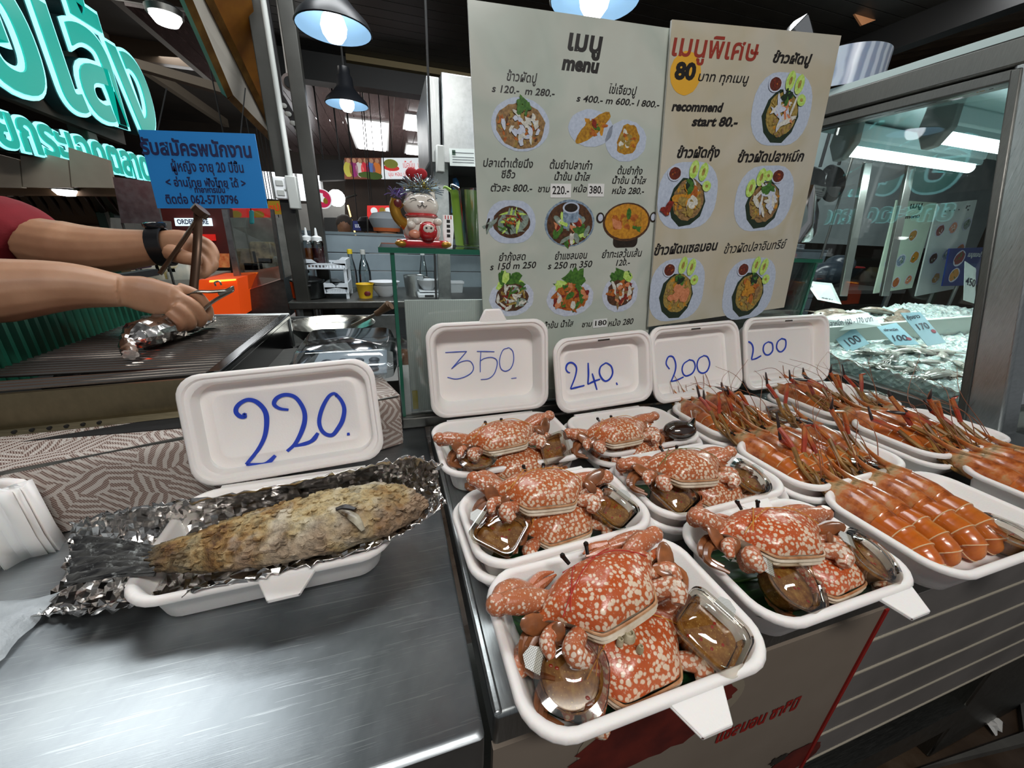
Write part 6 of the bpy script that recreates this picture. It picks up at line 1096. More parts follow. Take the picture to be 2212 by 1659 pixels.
t, P4, u, v = sign('red_sign', 'red fast-food sign left of the lucky cat', 793, 444, 846, 473, 4.0, 'sign_brightred', [])
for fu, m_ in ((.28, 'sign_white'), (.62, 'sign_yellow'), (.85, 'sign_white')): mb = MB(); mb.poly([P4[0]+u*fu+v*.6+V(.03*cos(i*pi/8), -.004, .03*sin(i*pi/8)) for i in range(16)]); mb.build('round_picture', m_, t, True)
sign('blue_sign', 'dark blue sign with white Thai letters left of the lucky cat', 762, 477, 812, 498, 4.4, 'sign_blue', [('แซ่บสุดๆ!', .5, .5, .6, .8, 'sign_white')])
mat('brown_shop', '3a2c22', .7, noise=(3, '2a201a'))
quad('back_shop', 'dim brown shop interior behind the lucky cat', 'shop front', [(745, 720, 5.4), (1040, 720, 5.4), (1040, 385, 5.4), (745, 385, 5.4)], (0, .1, 0), 'brown_shop')
for x0, x1, lb in ((757, 762, 'left'), (792, 797, 'right')): quad('chair_leg', f'dark steel frame upright of the upturned chair, {lb} one', 'frame', [(x0+8, 780, 3.6), (x1+8, 780, 3.6), (x1-2, 468, 3.6), (x0, 468, 3.6)], (0, .03, 0), 'post_grey')
# far customers
def far_person(label, px, py, Y, hair, shirt, hat=None):
    c = at(px, py, Y=Y); t = thing('person', label, 'person', (c.x, c.y, 0)); z = c.z; mb = MB()
    mb.ball((0, 0, z), (.078, .092, .11), 14); mb.tube([(0, 0, z-.09), (0, 0, z-.17)], .05, 10); mb.tube(smooth_path([(0, 0, z-.16), (0, 0, z-.30), (0, 0, z-.65)], 3), [.09, .17, .14], 14, flat=.7); mb.tube([(-.2, 0, z-.25), (0, 0, z-.2), (.2, 0, z-.25)], [.055, .08, .055], 10)
    for sg in (-1, 1): mb.tube(smooth_path([(sg*.2, 0, z-.25), (sg*.24, .02, z-.5), (sg*.2, -.12, z-.7)], 3), [.052, .045, .034], 10); mb.tube([(sg*.09, 0, z-.62), (sg*.09, 0, .03)], [.08, .045], 10)
    o = mb.build('body', 'skin', t); md = o.modifiers.new('join', 'REMESH'); md.mode = 'VOXEL'; md.voxel_size = .02; md.use_smooth_shade = True
    mb = MB(); mb.tube(smooth_path([(0, 0, z-.18), (0, 0, z-.30), (0, 0, z-.70)], 3), [.11, .19, .17], 14, flat=.75); mb.tube([(-.21, 0, z-.26), (0, 0, z-.21), (.21, 0, z-.26)], [.07, .1, .07], 10)
    for sg in (-1, 1): mb.tube(smooth_path([(sg*.2, 0, z-.25), (sg*.235, .02, z-.42)], 3), .068, 10)
    o = mb.build('shirt', shirt, t); md = o.modifiers.new('join', 'REMESH'); md.mode = 'VOXEL'; md.voxel_size = .02; md.use_smooth_shade = True
    mb = MB(); mb.ball((0, .012, z+.03), (.086, .095, .095), 14); mb.build('hair', hair, t)
    if hat: mb = MB(); mb.lathe([(.10, .02), (.115, .05), (.13, .09), (.10, .13), (.02, .145)], 18, (0, 0, z)); mb.build('hat', hat[0], t); mb = MB(); mb.lathe([(.10, .0), (.105, .045)], 18, (0, 0, z)); mb.build('hat_band', hat[1], t)
mat('dark_shirt', '16181e', .8); mat('grey_hair', '4a4440', .8); mat('hat_grey', '8c9298', .8); mat('hat_orange', 'a85020', .8); mat('white_shirt', '9c9c98', .8)
far_person('grey-haired person in a dark shirt beyond the plank wall', 745, 490, 4.6, 'grey_hair', 'dark_shirt'); far_person('person in a dark cap beyond the plank wall', 803, 500, 4.4, 'black_hair', 'dark_shirt', ('dark_shirt', 'dark_shirt')); far_person('cook in a grey and orange hat left of the lucky cat', 836, 500, 3.4, 'black_hair', 'white_shirt', ('hat_grey', 'hat_orange'))

# ================================================================ kitchen behind: plank wall, tables, pots
mat('plank_blue', '7d8c94', .5, noise=(5, '6c7a82')); YW = 2.22
pw = thing('plank_wall', 'pale blue plank wall behind the kitchen table', 'wall panel', (.5, YW, .3))
for k in range(7):
    z1 = 1.128-k*.088; MB().box((-.46, YW, z1-.085), (3.2, YW+.03, z1)).build('plank', 'plank_blue', pw, True, bevel=.003)
MB().box((-.47, YW-.004, 1.129), (3.2, YW+.036, 1.142)).build('cap', mat('plank_cap', '5c6a70', .5), pw, True)
kt = thing('kitchen_table', 'steel kitchen table along the plank wall', 'table', (.4, 1.95, 0)); zt = .872
MB().box((-.40, 1.72, zt-.03), (1.15, 2.20, zt)).build('top', 'steel_dark', kt, True, bevel=.004)
for x in (-.37, 1.1):
    for y in (1.76, 2.16): MB().tube([(x, y, 0), (x, y, zt-.03)], .018, 10).build('leg', 'steel', kt, True)
MB().box((-.38, 1.74, .35), (1.13, 2.18, .37)).build('shelf', 'steel_dark', kt, True)
# pot with lid
c = at(668, 650, Y=1.82); mat('pot_dark', '3a3c3c', .2, .85)
po = thing('cooking_pot', 'dark steel cooking pot with a knobbed lid', 'pot', (c.x, 1.84, zt)); MB().lathe([(.058, 0), (.064, .004), (.066, .070), (.069, .072), (.066, .074)], 28).build('body', 'pot_dark', po); MB().lathe([(.068, .074), (.066, .078), (.040, .088), (.012, .094)], 28).build('lid', 'pot_dark', po); MB().lathe([(.007, .094), (.007, .102), (.015, .106), (.013, .115), (.004, .118)], 16).build('knob', 'pot_dark', po); MB().tube(smooth_path([(-.02, -.066, .062), (-.02, -.082, .06), (.02, -.082, .06), (.02, -.066, .062)], 4), .004, 8).build('handle', 'matt_black', po)
# two white baskets and a rack
mat('basket_white', 'c4ccd2', .45)
def basket(label, px0, px1, pyt, pyb, Y, z=None):
    a, b = at(px0, pyt, Y=Y), at(px1, pyb, Y=Y); W = b.x-a.x; H = a.z-b.z; D = .20; t = thing('basket', label, 'basket', ((a.x+b.x)/2, Y+D/2, b.z)); w2 = W/2
    MB().box((-w2+.008, -D/2+.004, 0), (w2-.008, D/2-.004, .004)).build('bottom', 'basket_white', t)
    for s_, nm in ((-1, 'front'), (1, 'back')):
        y = s_*D/2; MB().box((-w2, y-.003, H*.42), (w2, y+.003, H*.62)).build('rail', 'basket_white', t); MB().box((-w2+.005, y-.003, 0), (w2-.005, y+.003, H*.12)).build('rail', 'basket_white', t)
        for k in range(11): x = -w2+.012+k*(W-.024)/10; MB().box((x-.0028, y-.0025, H*.1), (x+.0028, y+.0025, H*.45)).build('slat', 'basket_white', t)
        for q in (-1, 1): mb = MB(); mb.slab([(q*w2, y-.003, H*.4), (q*(w2-.05), y-.003, H*.6), (q*(w2-.03), y-.003, H), (q*w2, y-.003, H)], (0, .006, 0)); mb.build('shoulder', 'basket_white', t)
    for q in (-1, 1): MB().box((q*w2-.003, -D/2, 0), (q*w2+.003, D/2, H)).build('side', 'basket_white', t)
basket('upper white plastic basket holding the sauce bottles', 655, 747, 560, 582, 1.80); basket('lower white plastic basket on the kitchen table', 700, 752, 612, 634, 1.80)
rk = thing('rack', 'thin rack legs carrying the upper white basket', 'rack', at(700, 640, Y=1.82))
for x, y in ((660, 1.81), (745, 1.81), (660, 1.98), (745, 1.98)): p = at(x, 582, Y=1.81); MB().box((p.x-.006, y-.006, zt), (p.x+.006, y+.006, p.z)).build('leg', 'basket_white', rk, True)
clear('bottle_clear', 'e8eeee', .05, .25); mat('sauce_orange', '8e4a14', .3); mat('sauce_maroon', '5c1c20', .3); mat('cap_white', 'd4d8d8', .5); mat('cap_yellow', 'c9b01c', .5)
def squeeze(label, px, Y, sauce, zb):
    c = at(px, 560, Y=Y); t = thing('sauce_bottle', label, 'bottle', (c.x, Y, zb)); MB().lathe([(.021, 0), (.023, .003), (.023, .072), (.023, .078)], 18).build('sauce', sauce, t); MB().lathe([(.0235, .0), (.0245, .003), (.0245, .098), (.020, .108), (.018, .110)], 18, cap=False).build('body', 'bottle_clear', t); MB().lathe([(.020, .108), (.020, .122), (.006, .128), (.004, .152), (.002, .158)], 14).build('nozzle', 'cap_white', t)
zb = at(690, 578, Y=1.86).z; squeeze('squeeze bottle of orange sauce in the upper basket', 669, 1.86, 'sauce_orange', zb); squeeze('squeeze bottle of maroon sauce in the upper basket', 690, 1.85, 'sauce_maroon', zb)
def oil(label, px, Y, cap, wide):
    c = at(px, 640, Y=Y); t = thing('glass_bottle', label, 'bottle', (c.x, Y, zt)); MB().lathe([(.024*wide, 0), (.026*wide, .004), (.026*wide, .09), (.018*wide, .13), (.010, .155), (.010, .175)], 18, cap=False).build('body', 'bottle_clear', t); MB().lathe([(.012, .172), (.012, .192), (.004, .194)], 14).build('cap', cap, t)
oil('clear bottle with a yellow cap against the plank wall', 766, 2.08, 'cap_yellow', .9); oil('taller clear bottle with a yellow label against the plank wall', 793, 2.06, 'pvc', 1.1)
c = at(789, 638, Y=1.80); tb = thing('yellow_tub', 'yellow printed plastic tub on the kitchen table', 'tub', (c.x, 1.83, zt)); mat('tub_yellow', 'c9a414', .45); MB().lathe([(.028, 0), (.036, .058), (.038, .060), (.036, .062), (.034, .058), (.028, .01)], 22).build('body', 'tub_yellow', tb); mb = MB(); mb.ball((.01, -.031, .022), (.014, .004, .012), 8); mb.build('printed_picture', 'sauce_maroon', tb)
mat('foam_bowl', 'c8ccd0', .5)
c = at(832, 630, Y=1.85); bw = thing('white_bowl', 'white bowl stack left of the glass case edge', 'bowl', (c.x, 1.88, zt)); MB().lathe([(.03, 0), (.055, .035), (.062, .05), (.058, .05), (.03, .006)], 24).build('bowl', 'foam_bowl', bw); MB().lathe([(.05, .048), (.068, .066), (.064, .066), (.04, .052)], 24).build('upper_bowl', 'foam_bowl', bw)
# things seen through the glass case
c = at(897, 620, Y=1.83); jg = thing('steel_jug', 'brushed steel measuring jug seen through the glass case', 'jug', (c.x, 1.9, zt)); MB().lathe([(.040, 0), (.048, .09), (.050, .092), (.047, .09), (.038, .004)], 22).build('body', 'steel', jg); MB().tube(smooth_path([(.046, 0, .085), (.072, 0, .075), (.066, 0, .03), (.043, 0, .02)], 4), .004, 8).build('handle', 'steel', jg)
c = at(927, 640, Y=1.80); ks = thing('kitchen_scale', 'grey kitchen scale seen through the glass case', 'scale', (c.x, 1.84, zt)); MB().box((-.05, -.05, 0), (.05, .05, .022)).build('body', 'foam_bowl', ks, bevel=.006); MB().box((-.042, -.042, .026), (.042, .042, .032)).build('pan', 'foam_bowl', ks, bevel=.003); MB().box((-.02, -.052, .006), (.02, -.0505, .016)).build('display', 'matt_black', ks)
sb = thing('white_bowl', 'white bowl standing on the kitchen scale', 'bowl', (c.x, 1.84, zt+.033)); MB().lathe([(.022, 0), (.040, .024), (.048, .046), (.045, .046), (.02, .005)], 24).build('bowl', 'foam_bowl', sb)
c = at(985, 612, Y=1.95); fc = thing('food_container', 'clear lidded food container seen through the glass case', 'container', (c.x, 2.0, zt)); MB().loft([rr(.075, .06, .01, 0), rr(.085, .07, .012, .045)]).build('body', 'frosted_bag', fc); MB().loft([rr(.092, .076, .012, .046), rr(.092, .076, .012, .054)]).build('lid', 'foam_bowl', fc)
for px, lb in ((947, 'small clear water bottle behind the kitchen scale'), (917, 'clear plastic bag bundle behind the steel jug')): oil(lb, px, 2.12, 'cap_white', .8)
# wok on a burner
c = at(712, 712, Z=.90); wk = thing('wok', 'black wok with a bright steel inside', 'wok', (c.x, c.y+.06, .80)); mat('wok_black', '0c0b0b', .5); steel('wok_inside', 'c0beb4', .2)
MB().lathe([(.03, .035), (.07, .055), (.10, .088), (.112, .104), (.114, .106)], 36, cap=False).build('outside', 'wok_black', wk); MB().lathe([(.114, .106), (.110, .104), (.096, .087), (.066, .056), (.028, .038), (.001, .036)], 36, cap=False).build('inside', 'wok_inside', wk)
MB().tube(smooth_path([(-.105, 0, .105), (-.135, -.02, .112), (-.135, .03, .112), (-.105, .03, .105)], 4), .007, 8).build('loop_handle', 'wok_black', wk)
mat('handle_wood', '5c4430', .5)
for dx, lb in ((0, 'wooden-handled ladle resting in the wok'), (.012, 'second wooden-handled turner resting in the wok')):
    tl = thing('ladle', lb, 'ladle', (c.x, c.y, .9)); a, b, d = at(760+dx*500, 703, Y=c.y+.02), at(812+dx*300, 678, Y=c.y), at(845-dx*400, 660-dx*200, Y=c.y-.02); MB().tube([a, b], .0035, 8).build('shaft', 'tong_steel', tl, True); MB().tube([b, d], [.008, .011], 10).build('handle', 'handle_wood', tl, True)
bn = thing('gas_burner', 'dark steel burner table under the wok', 'stove', (c.x, c.y+.06, 0)); MB().box((-.24, -.16, 0), (.17, .30, .78)).build('body', 'steel_dark', bn); MB().lathe([(.12, .78), (.125, .80), (.11, .835), (.105, .835), (.11, .79)], 24).build('ring', 'matt_black', bn)
MB().box((-.24, .285, .78), (.17, .30, .868)).build('backsplash', 'steel', bn)
# clear food box behind the 220 lid
fb = thing('clear_box', 'clear lidded plastic box behind the 220 lid', 'container', (-.09, .80, .89)); clear('box_plastic', 'dfe6ea', .08, .5)
MB().loft([rr(.165, .19, .02, 0), rr(.18, .205, .024, .02)], False, False).build('body', 'box_plastic', fb); MB().loft([rr(.19, .215, .026, .021), rr(.192, .217, .026, .028), rr(.178, .20, .024, .032), rr(.165, .19, .022, .052), rr(.155, .18, .02, .056)], False, True).build('lid', 'box_plastic', fb, smooth=50)
MB().box((-.07, -.08, .003), (.07, .08, .006)).build('liner', 'foam_bowl', fb)
for k in range(12): MB().ball((-.045+.03*(k % 4), -.06+.03*(k//4), .009), (.011, .011, .005), 8).build('egg_cup', mat('tray_grey', '4a5058', .4), fb)

# ================================================================ left background
mat('hood_face', 'a89c8a', .55, noise=(4, '948878')); mat('hood_brown', '5c4632', .45, .4); mat('filter_dark', '241a12', .4, .5)
hd = thing('cooking_hood', 'wide steel cooking hood with slanted filters at far left', 'hood', at(60, 420, Y=2.0))
for k in range(4): x0, x1 = -160+k*105, -58+k*105; quad('face_panel', None, None, [(x0, 404, 1.9), (min(x1, 245), 406, 1.9), (min(x1, 238)-6, 345, 1.9), (x0-8, 318, 1.9)], (0, .02, 0), 'hood_face', hd)
quad('lip', None, None, [(-160, 421, 1.95), (258, 424, 1.95), (254, 405, 1.95), (-160, 402, 1.95)], (0, .03, 0), 'hood_brown', hd)
for k in range(13):
    x = -60+k*25; quad('filter_slat', None, None, [(x+42, 480, 2.5), (x+56, 480, 2.5), (x+14, 424, 2.02), (x, 424, 2.02)], (0, .02, .01), 'filter_dark', hd)
quad('filter_back', None, None, [(-160, 492, 2.55), (270, 492, 2.55), (262, 422, 2.1), (-160, 420, 2.1)], (0, .02, .01), mat('filter_back', '4a3826', .5, .3), hd)
quad('tail_rail', None, None, [(-160, 492, 2.5), (285, 494, 2.5), (284, 482, 2.5), (-160, 480, 2.5)], (0, .02, 0), 'hood_brown', hd)
for px in (250, 325): solo(MB().tube([at(px+14, 481, Y=1.606), V(at(px+14, 481, Y=1.606).x, 1.606, 0)], .004, 6).build('hanger_rod', 'steel_dark'), 'thin rod holding the brushed steel sheet, %s end' % ('left' if px < 300 else 'right'), 'rod')
quad('steel_sheet', 'brushed steel sheet hanging beside the green post', 'sheet', [(262, 482, 1.6), (350, 484, 1.6), (330, 392, 1.6), (243, 382, 1.6)], (0, .01, 0), 'steel')
post('green_post', 'dark green steel post below the teal sign', 152, 196, 255, 205, 240, 500, 2.3, .06, mat('green_paint', '0e3a28', .4), top=1); post('grey_post', 'pale grey angle iron beside the green post', 190, 200, 365, 232, 238, 470, 2.29, .012, mat('angle_grey', '70746c', .5), top=1)
quad('poster_strip', 'pale blue food poster strip behind the raised arm', 'poster', [(95, 512, 2.6), (205, 512, 2.6), (203, 492, 2.6), (95, 492, 2.6)], (0, .02, 0), mat('strip_blue', '9ab0c0', .5, noise=(9, '506478')))
quad('acrylic_guard', 'clear acrylic guard above the far counter', 'guard', [(240, 508, 1.9), (372, 510, 1.9), (368, 478, 1.9), (238, 470, 1.9)], (0, .006, 0), mat('guard_grey', '7c7a74', .2, alpha=.55))
quad('navy_crate', 'dark navy plastic crate behind the cook arms', 'crate', [(75, 592, 1.5), (232, 592, 1.5), (222, 556, 1.5), (62, 556, 1.5)], (0, .25, 0), mat('navy', '1c1c44', .5), bevel=.004)
quad('green_trestle', 'green table trestle behind the cook hands', 'trestle', [(235, 1400, 1.5), (270, 1400, 1.5), (262, 575, 1.5), (228, 575, 1.5)], (0, .05, 0), 'green_paint')
rg = random.Random(3)
for k, (px, py, c_, lb) in enumerate(((300, 585, '9c8c34', 'yellow snack packet on the far counter'), (330, 580, 'b8b4a4', 'white snack packet on the far counter'), (362, 575, 'b09a28', 'bright yellow snack packet on the far counter'), (290, 570, '7a8468', 'olive snack packet on the far counter'), (390, 590, 'a8aca4', 'grey packet on the far counter'))):
    c = at(px, py, Y=1.9); m_ = mat('packet%d' % k, c_, .4, noise=(25, 'c4c0b0')); mb = MB(); mb.loft([rr(.07, .02, .006, -.05), rr(.085, .045, .012, -.02), rr(.085, .045, .012, .02), rr(.075, .008, .003, .05)]); o = mb.build('snack_packet', m_); o.location = c; solo(o, lb, 'packet')
quad('packet_counter', 'pale counter under the snack packets', 'counter', [(235, 640, 1.86), (420, 636, 1.86), (420, 604, 1.86), (235, 606, 1.86)], (0, .4, 0), mat('pale_counter', '8c8a80', .5))
# order counter: red board with a lit sign
ob = thing('order_board', 'dark red order kiosk with a lit white sign', 'kiosk', at(420, 545, Y=2.6)); quad('back', None, None, [(362, 560, 2.6), (505, 560, 2.6), (495, 450, 2.6), (345, 450, 2.6)], (0, .05, 0), mat('kiosk_red', '5c1812', .5, noise=(6, '481410')), ob)
P4 = [at(x, y, Y=2.58) for x, y in ((379, 488), (457, 488), (454, 471), (376, 471))]; MB().slab(P4, (0, .02, 0)).build('lit_sign', mat('lit_white', 'e0eef4', .4, emit='dceef8', es=.85), ob, True, smooth=0); u = P4[1]-P4[0]; v = P4[3]-P4[0]; o = text('ORDER HERE', v.length*.85, frame(P4[0]+u*.5+v*.5+V(0, -.003, 0), u, v=v), 'navy_ink', ob, fit=u.length*.86, offset=.001); o['kind'] = 'stuff'
P4 = [at(x, y, Y=2.57) for x, y in ((430, 520), (464, 520), (462, 506), (428, 506))]; MB().slab(P4, (0, .02, 0)).build('small_sign', 'sign_red', ob, True, smooth=0)
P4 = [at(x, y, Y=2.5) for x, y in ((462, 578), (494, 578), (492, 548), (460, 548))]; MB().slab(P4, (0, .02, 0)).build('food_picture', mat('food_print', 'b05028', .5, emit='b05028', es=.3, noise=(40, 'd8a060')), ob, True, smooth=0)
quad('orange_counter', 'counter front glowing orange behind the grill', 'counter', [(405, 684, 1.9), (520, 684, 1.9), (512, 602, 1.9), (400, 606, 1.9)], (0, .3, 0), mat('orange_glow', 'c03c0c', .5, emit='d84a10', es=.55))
quad('glow_strip', 'bright orange light strip on the orange counter', 'light', [(452, 610, 1.88), (508, 606, 1.88), (508, 603, 1.88), (452, 606, 1.88)], (0, .01, 0), mat('strip_glow', 'ffb040', .5, emit='ff9a30', es=3))
# glass food cabinet
gb = thing('food_cabinet', 'glass food cabinet with steel posts behind the orange counter', 'cabinet', at(560, 684, Y=2.1)); clear('cab_glass', 'dfe4e2', .02, .2)
quad('steel_end', None, None, [(522, 688, 2.05), (628, 682, 2.05), (612, 602, 2.05), (520, 632, 2.05)], (0, .3, 0), 'steel_dark', gb)
quad('shelf', None, None, [(520, 632, 2.06), (612, 602, 2.06), (600, 580, 2.2), (514, 596, 2.2)], (0, .02, .01), mat('shelf_red', 'a05848', .35), gb)
quad('pane', None, None, [(520, 630, 2.03), (612, 600, 2.03), (585, 450, 2.03), (480, 452, 2.03)], (0, .006, 0), 'cab_glass', gb)
quad('post', None, None, [(522, 688, 2.02), (536, 688, 2.02), (490, 452, 2.02), (478, 452, 2.02)], (0, .02, 0), 'steel', gb)
quad('post', None, None, [(606, 604, 2.02), (614, 604, 2.02), (590, 452, 2.02), (583, 452, 2.02)], (0, .02, 0), 'steel_dark', gb)
quad('back_board', None, None, [(515, 612, 2.6), (640, 612, 2.6), (620, 470, 2.6), (490, 470, 2.6)], (0, .02, 0), mat('cab_back', '6c6a66', .5, noise=(12, '8c8a84')), gb)
for k, (px, py, c_, lb) in enumerate(((540, 560, '8c7c60', 'stacked brown sandwich packs in the glass cabinet'), (570, 545, 'a09070', 'pale box in the glass cabinet'), (585, 575, '9a9c98', 'clear packs on the cabinet shelf'), (555, 585, 'b0b0ac', 'white packs on the cabinet shelf'))):
    c = at(px, py, Y=2.32); o = MB().loft([rr(.10, .08, .01, -.05), rr(.10, .08, .01, .04), rr(.09, .07, .01, .05)]).build('food_pack', mat('pack%d' % k, c_, .4, noise=(30, '5c5040'))); o.location = c; solo(o, lb, 'packet')
bk_ = thing('back_shelf', 'steel shelf behind the fish display carrying bags and bowls', 'shelf', (1.9, 1.8, 0)); MB().box((1.25, 1.5, at(1790, 622, Y=1.6).z-.02), (2.9, 2.15, at(1790, 622, Y=1.6).z)).build('top', 'steel_dark', bk_, True)
for x in (1.3, 2.85):
    for y in (1.55, 2.1): MB().tube([(x, y, 0), (x, y, at(1790, 622, Y=1.6).z-.02)], .015, 8).build('leg', 'steel', bk_, True)
tt = thing('teal_tag', 'small teal tag hanging under the blue notice', 'tag', at(543, 452, Y=1.13)); quad('tag', None, None, [(538, 484, 1.13), (548, 484, 1.13), (547, 454, 1.13), (537, 454, 1.13)], (0, .008, 0), mat('teal', '1c7a80', .5), tt, bevel=.003); MB().tube([at(542, 455, Y=1.132), at(540, 440, Y=1.128)], .0012, 6).build('loop', 'black_rubber', tt, True)

# ================================================================ steel cabinet right of the cat, pillar, jugs
cb = thing('steel_cabinet', 'tall steel cabinet with a pasted notice beside the menu board', 'cabinet', at(985, 360, Y=1.6)); a, b = at(958, 352, Y=1.6), at(1100, 178, Y=1.6)
MB().box((a.x, 1.6, a.z), (b.x+.3, 2.1, b.z)).build('body', 'steel', cb, True, bevel=.004); MB().box((a.x-.05, 1.62, a.z-.0), (a.x-.004, 2.1, b.z-.01)).build('side_door', 'steel_x', cb, True, bevel=.004)
P4 = [at(x, y, Y=1.597) for x, y in ((972, 358), (1030, 360), (1030, 322), (970, 320))]; MB().slab(P4, (0, .002, 0)).build('notice', 'card_white', cb, True, smooth=0); u = P4[1]-P4[0]; v = P4[3]-P4[0]
for fv in (.75, .5, .35, .2): P5 = [P4[0]+u*f1_+v*(fv+d)+V(0, -.0008, 0) for f1_, d in ((.1, 0), (.9, 0), (.9, .03), (.1, .03))]; MB().slab(P5, (0, -.0004, 0)).build('printed_line', 'card_ink', cb, True, smooth=0)
P5 = [P4[0]+u*f1_+v*d+V(0, -.0008, 0) for f1_, d in ((.1, .62), (.22, .62), (.22, .9), (.1, .9))]; MB().slab(P5, (0, -.0004, 0)).build('printed_emblem', 'green_paint', cb, True, smooth=0)
q = at(950, 345, Y=1.57); MB().box((q.x-.012, 1.56, q.z-.04), (q.x+.016, 1.60, q.z+.045)).build('control_box', 'pvc', cb, True, bevel=.004)
post('steel_pillar', 'shiny steel pillar with lamp reflections right of the cat', 936, 966, 340, 944, 974, 515, 1.75, .05, 'steel', 'pillar', top=1)
quad('recess_shade', 'dark sheet painted as the shaded kitchen recess under the steel cabinet', 'recess', [(968, 515, 1.9), (1100, 515, 1.9), (1100, 350, 1.9), (966, 350, 1.9)], (0, .05, 0), mat('recess', '1c1c1a', .7))  # flat dark sheet, its colour standing in for the recess's shade
mat('hose_blue', '1c5a8c', .4); a = [at(x, y, Y=1.72) for x, y in ((982, 385), (985, 400), (982, 430), (978, 460))]; solo(MB().tube(smooth_path(a, 4), [.008, .014, .012, .006], 10).build('blue_hose', 'hose_blue'), 'blue hose nozzle hanging beside the steel pillar', 'hose')
mat('black_pole', '0c0c0c', .5); post('black_pole', 'thin black pole hanging in front of the steel cabinet', 916, 922, 130, 934, 938, 340, 1.5, .008, 'black_pole', 'pole')
def jug(label, px, pyb, Y, s, m_, rim):
    c = at(px, pyb, Y=Y); t = thing('plastic_jug', label, 'jug', (c.x, c.y, GZ+.008)); MB().lathe([(.030*s, 0), (.033*s, .003), (.044*s, .105), (.047*s, .110), (.044*s, .108), (.030*s, .004)], 24).build('body', m_, t); MB().tube(smooth_path([(.044*s, 0, .10), (.072*s, 0, .09), (.066*s, 0, .04), (.036*s, 0, .025)], 4), .005*s, 8).build('handle', rim, t); MB().tube(smooth_path([(-.044*s, 0, .110), (-.058*s, 0, .116), (-.062*s, 0, .112)], 3), [.012*s, .008*s, .003*s], 8, flat=.4).build('spout', m_, t)
clear('jug_clear', 'dce2e0', .12, .5); mat('jug_lime', '9cc848', .35, alpha=.8)
jug('clear plastic jug on the glass case behind the menu board', 1030, 528, .86, .88, 'jug_clear', 'jug_clear'); jug('lime green plastic jug on the glass case', 1010, 527, .90, .82, 'jug_lime', 'jug_lime')
# things hanging right behind the fish display glass
for px, py, lb in ((1760, 400, 'round black pan hanging behind the fish display, left one'), (1800, 395, 'round black pan hanging behind the fish display, right one')):
    c = at(px, py, Y=2.0); t = thing('hanging_pan', lb, 'pan', c); MB().lathe([(.02, .02), (.09, .015), (.11, -.01), (.112, -.012)], 24, T=TR((0, 0, 0), (pi/2-.2, 0, 0))).build('bowl', 'pot_dark', t); MB().tube([(0, 0, .10), (0, 0, .30)], .009, 8).build('handle', 'matt_black', t)
zr_ = at(1780, 398, Y=2.0).z+.30; zs_ = at(1790, 622, Y=1.6).z; pr_ = thing('pan_rail', 'steel rail with the hanging pans behind the fish display', 'rail', (1.9, 2.0, zs_)); MB().tube([(1.27, 2.0, zr_), (2.85, 2.0, zr_)], .007, 8).build('bar', 'rail', pr_, True)
for x in (1.28, 2.84): MB().tube([(x, 2.0, zs_), (x, 2.0, zr_)], .007, 8).build('upright', 'rail', pr_, True)
c = at(1790, 590, Y=1.7); c.z = at(1790, 622, Y=1.6).z+.072; bg = thing('dark_bag', 'dark bundle of bags behind the fish display glass', 'bag', c); mb = MB(); mb.ball((0, 0, 0), (.14, .08, .07), 16); mb.ball((.10, .02, .05), (.10, .07, .06), 14); o = mb.build('bundle', mat('bag_dark', '2c343c', .25), bg); md = o.modifiers.new('join', 'REMESH'); md.mode = 'VOXEL'; md.voxel_size = .012; md.use_smooth_shade = True
c = at(1830, 540, Y=1.9); c.z = at(1790, 622, Y=1.6).z+.052; hb = thing('red_bowl', 'red-rimmed dark bowl behind the fish display glass', 'bowl', c); MB().lathe([(.05, -.05), (.11, .02), (.12, .05), (.114, .05), (.05, -.04)], 24).build('bowl', 'bag_dark', hb); MB().lathe([(.118, .046), (.124, .05), (.118, .056), (.112, .05)], 24).build('rim', mat('rim_red', '7a1c1c', .4), hb)
quad('kitchen_wall', 'pale grey kitchen wall behind the fish display', 'wall panel', [(1650, 520, 2.30), (2500, 560, 2.30), (2500, 230, 2.30), (1650, 230, 2.30)], (0, .05, 0), mat('kwall', 'a4b0b0', .5, noise=(2, '7c8888')))

# ================================================================ lucky cat
mat('porcelain', 'd8d2c8', .12, coat=.6, noise=(9, 'cfc4b8')); mat('cat_red', 'b01a20', .18, coat=.6); mat('cat_gold', 'a87c2c', .3, .6); mat('cat_orange', 'd08a70', .25); mat('tinsel_silver', 'b8c4cc', .2, .9); mat('tinsel_gold', 'c9b04a', .2, .9); mat('tinsel_purple', '8a74b0', .25, .8); mat('velvet_red', '9c101c', .8)
ct = thing('lucky_cat', 'white porcelain lucky cat on a red cushion holding a red doll', 'figurine', (.058, .72, GZ+.0075)); s = .92; ct.matrix_basis = TR((.058, .72, GZ+.0075), (0, 0, 0), .76)
mb = MB(); mb.loft([rr(.118*s, .075*s, .02, 0), rr(.126*s, .084*s, .024, .004), rr(.128*s, .086*s, .024, .010), rr(.120*s, .080*s, .022, .016)]); mb.build('cushion', 'cat_red', ct, smooth=60)
for sg in (-1, 1): mb = MB(); mb.ball((sg*.052*s, -.036*s, .008), (.014, .009, .007), 12); mb.build('gold_corner', 'cat_gold', ct)
mb = MB(); mb.lathe([(.038*s, .015), (.044*s, .025), (.046*s, .038), (.040*s, .055), (.033*s, .064), (.020*s, .07)], 26); mb.ball((0, 0, .0), (.001, .001, .001), 4) if False else None; mb.build('body', 'porcelain', ct, smooth=70)
mb = MB(); mb.ball((0, -.002, .086), (.042*s, .036*s, .030*s), 24); mb.build('head', 'porcelain', ct)
for sg in (-1, 1): mb = MB(); mb.tube([(sg*.024*s, 0, .106), (sg*.032*s, 0, .122)], [.012, .002], 10); mb.build('ear', 'porcelain', ct)
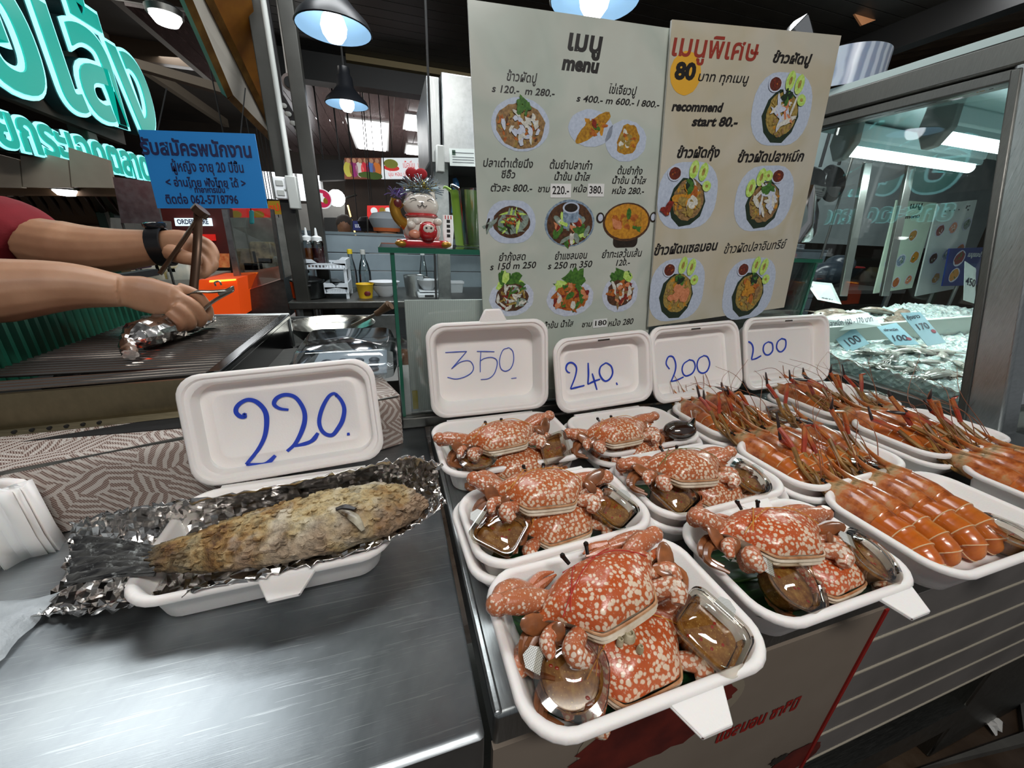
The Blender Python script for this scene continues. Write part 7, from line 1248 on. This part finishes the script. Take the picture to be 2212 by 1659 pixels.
mb = MB(); mb.lathe([(.034*s, .062), (.040*s, .066), (.034*s, .071)], 26); mb.build('collar', 'cat_red', ct)
for sg in (-1, 1): MB().tube(smooth_path([(sg*.018-.007, -.0335, .096), (sg*.018, -.0338, .0985), (sg*.018+.007, -.0335, .096)], 4), .0008, 5).build('closed_eye', 'matt_black', ct)
MB().tube(smooth_path([(-.010, -.036, .086), (-.005, -.037, .083), (0, -.037, .087), (.005, -.037, .083), (.010, -.036, .086)], 4), .0007, 5).build('mouth', 'matt_black', ct); MB().ball((0, -.0375, .091), (.002, .001, .0014), 8).build('nose', 'matt_black', ct)
mb = MB(); mb.tube(smooth_path([(-.034, -.008, .045), (-.050, -.014, .058), (-.056, -.012, .078), (-.050, -.010, .092)], 5), [.012, .011, .012, .015], 12); mb.build('raised_paw', 'cat_gold', ct); mb = MB(); mb.ball((-.050, -.022, .088), (.009, .004, .009), 10); mb.build('paw_print', 'sauce_maroon', ct)
mb = MB(); mb.lathe([(.012, .016), (.019, .024), (.021, .036), (.017, .048), (.008, .054)], 20, (.010, -.036, 0)); mb.build('red_doll', 'cat_red', ct, smooth=70); mb = MB(); mb.ball((.010, -.055, .040), (.012, .0025, .009), 12); d_ = mb.build('doll_face', 'porcelain', ct)
for sg in (-1, 1): MB().ball((.010+sg*.005, -.0578, .041), (.0022, .0008, .0026), 6).build('doll_eye', 'matt_black', ct)
for x, z, m_ in ((-.012, .054, 'porcelain'), (.032, .054, 'porcelain'), (-.024, .046, 'porcelain')): mb = MB(); mb.ball((x, -.034, z), (.010, .008, .008), 12); mb.build('small_bead', m_, ct)
mb = MB(); mb.ball((-.018, -.036, .028), (.014, .008, .010), 10); mb.build('orange_patch', 'cat_orange', ct)
rt = random.Random(2)
for nm, m_, cx, cz, n_, L in (('silver_tinsel', 'tinsel_silver', 0, .116, 150, .040), ('gold_tinsel', 'tinsel_gold', .0, .122, 60, .026), ('purple_tinsel', 'tinsel_purple', -.040, .108, 50, .020)):
    mb = MB()
    for k in range(n_):
        a = rt.uniform(0, 2*pi); e = rt.uniform(-.25, 1.1); d = V(cos(a)*cos(e), sin(a)*cos(e), sin(e)); p = V(cx+rt.uniform(-.018, .018), rt.uniform(-.012, .012), cz); mb.ribbon([p, p+d*L*.6, p+d*L+V(0, 0, -.004)], .0018, d.cross(V(0, 0, 1)).normalized() if abs(d.z) < .95 else V(1, 0, 0), th=.0002)
    o = mb.build(nm, m_, ct, smooth=0); o['kind'] = 'stuff'
for sg in (-1, 1): mb = MB(); mb.ball((sg*.010-.006, 0, .150), (.013, .008, .011), 14); mb.tube([(sg*.008-.006, 0, .146), (-.004, 0, .130)], [.010, .002], 10); mb.build('velvet_heart', 'velvet_red', ct)
fk = thing('white_charm', 'white paddle-shaped charm with black marks beside the lucky cat', 'charm', (.106, .74, GZ+.0075)); mb = MB(); mb.loft([rr(.014, .005, .002, .0), rr(.020, .006, .003, .03), rr(.018, .006, .003, .055)]); mb.build('paddle', 'white_plastic', fk)
for k in range(4): MB().box((-.003, -.0036, .018+k*.008), (.003, -.0031, .023+k*.008)).build('mark', 'matt_black', fk)
for k in (-1, 0, 1): MB().box((k*.005-.0008, -.0034, .048), (k*.005+.0008, -.0029, .054)).build('red_mark', 'cat_red', fk)
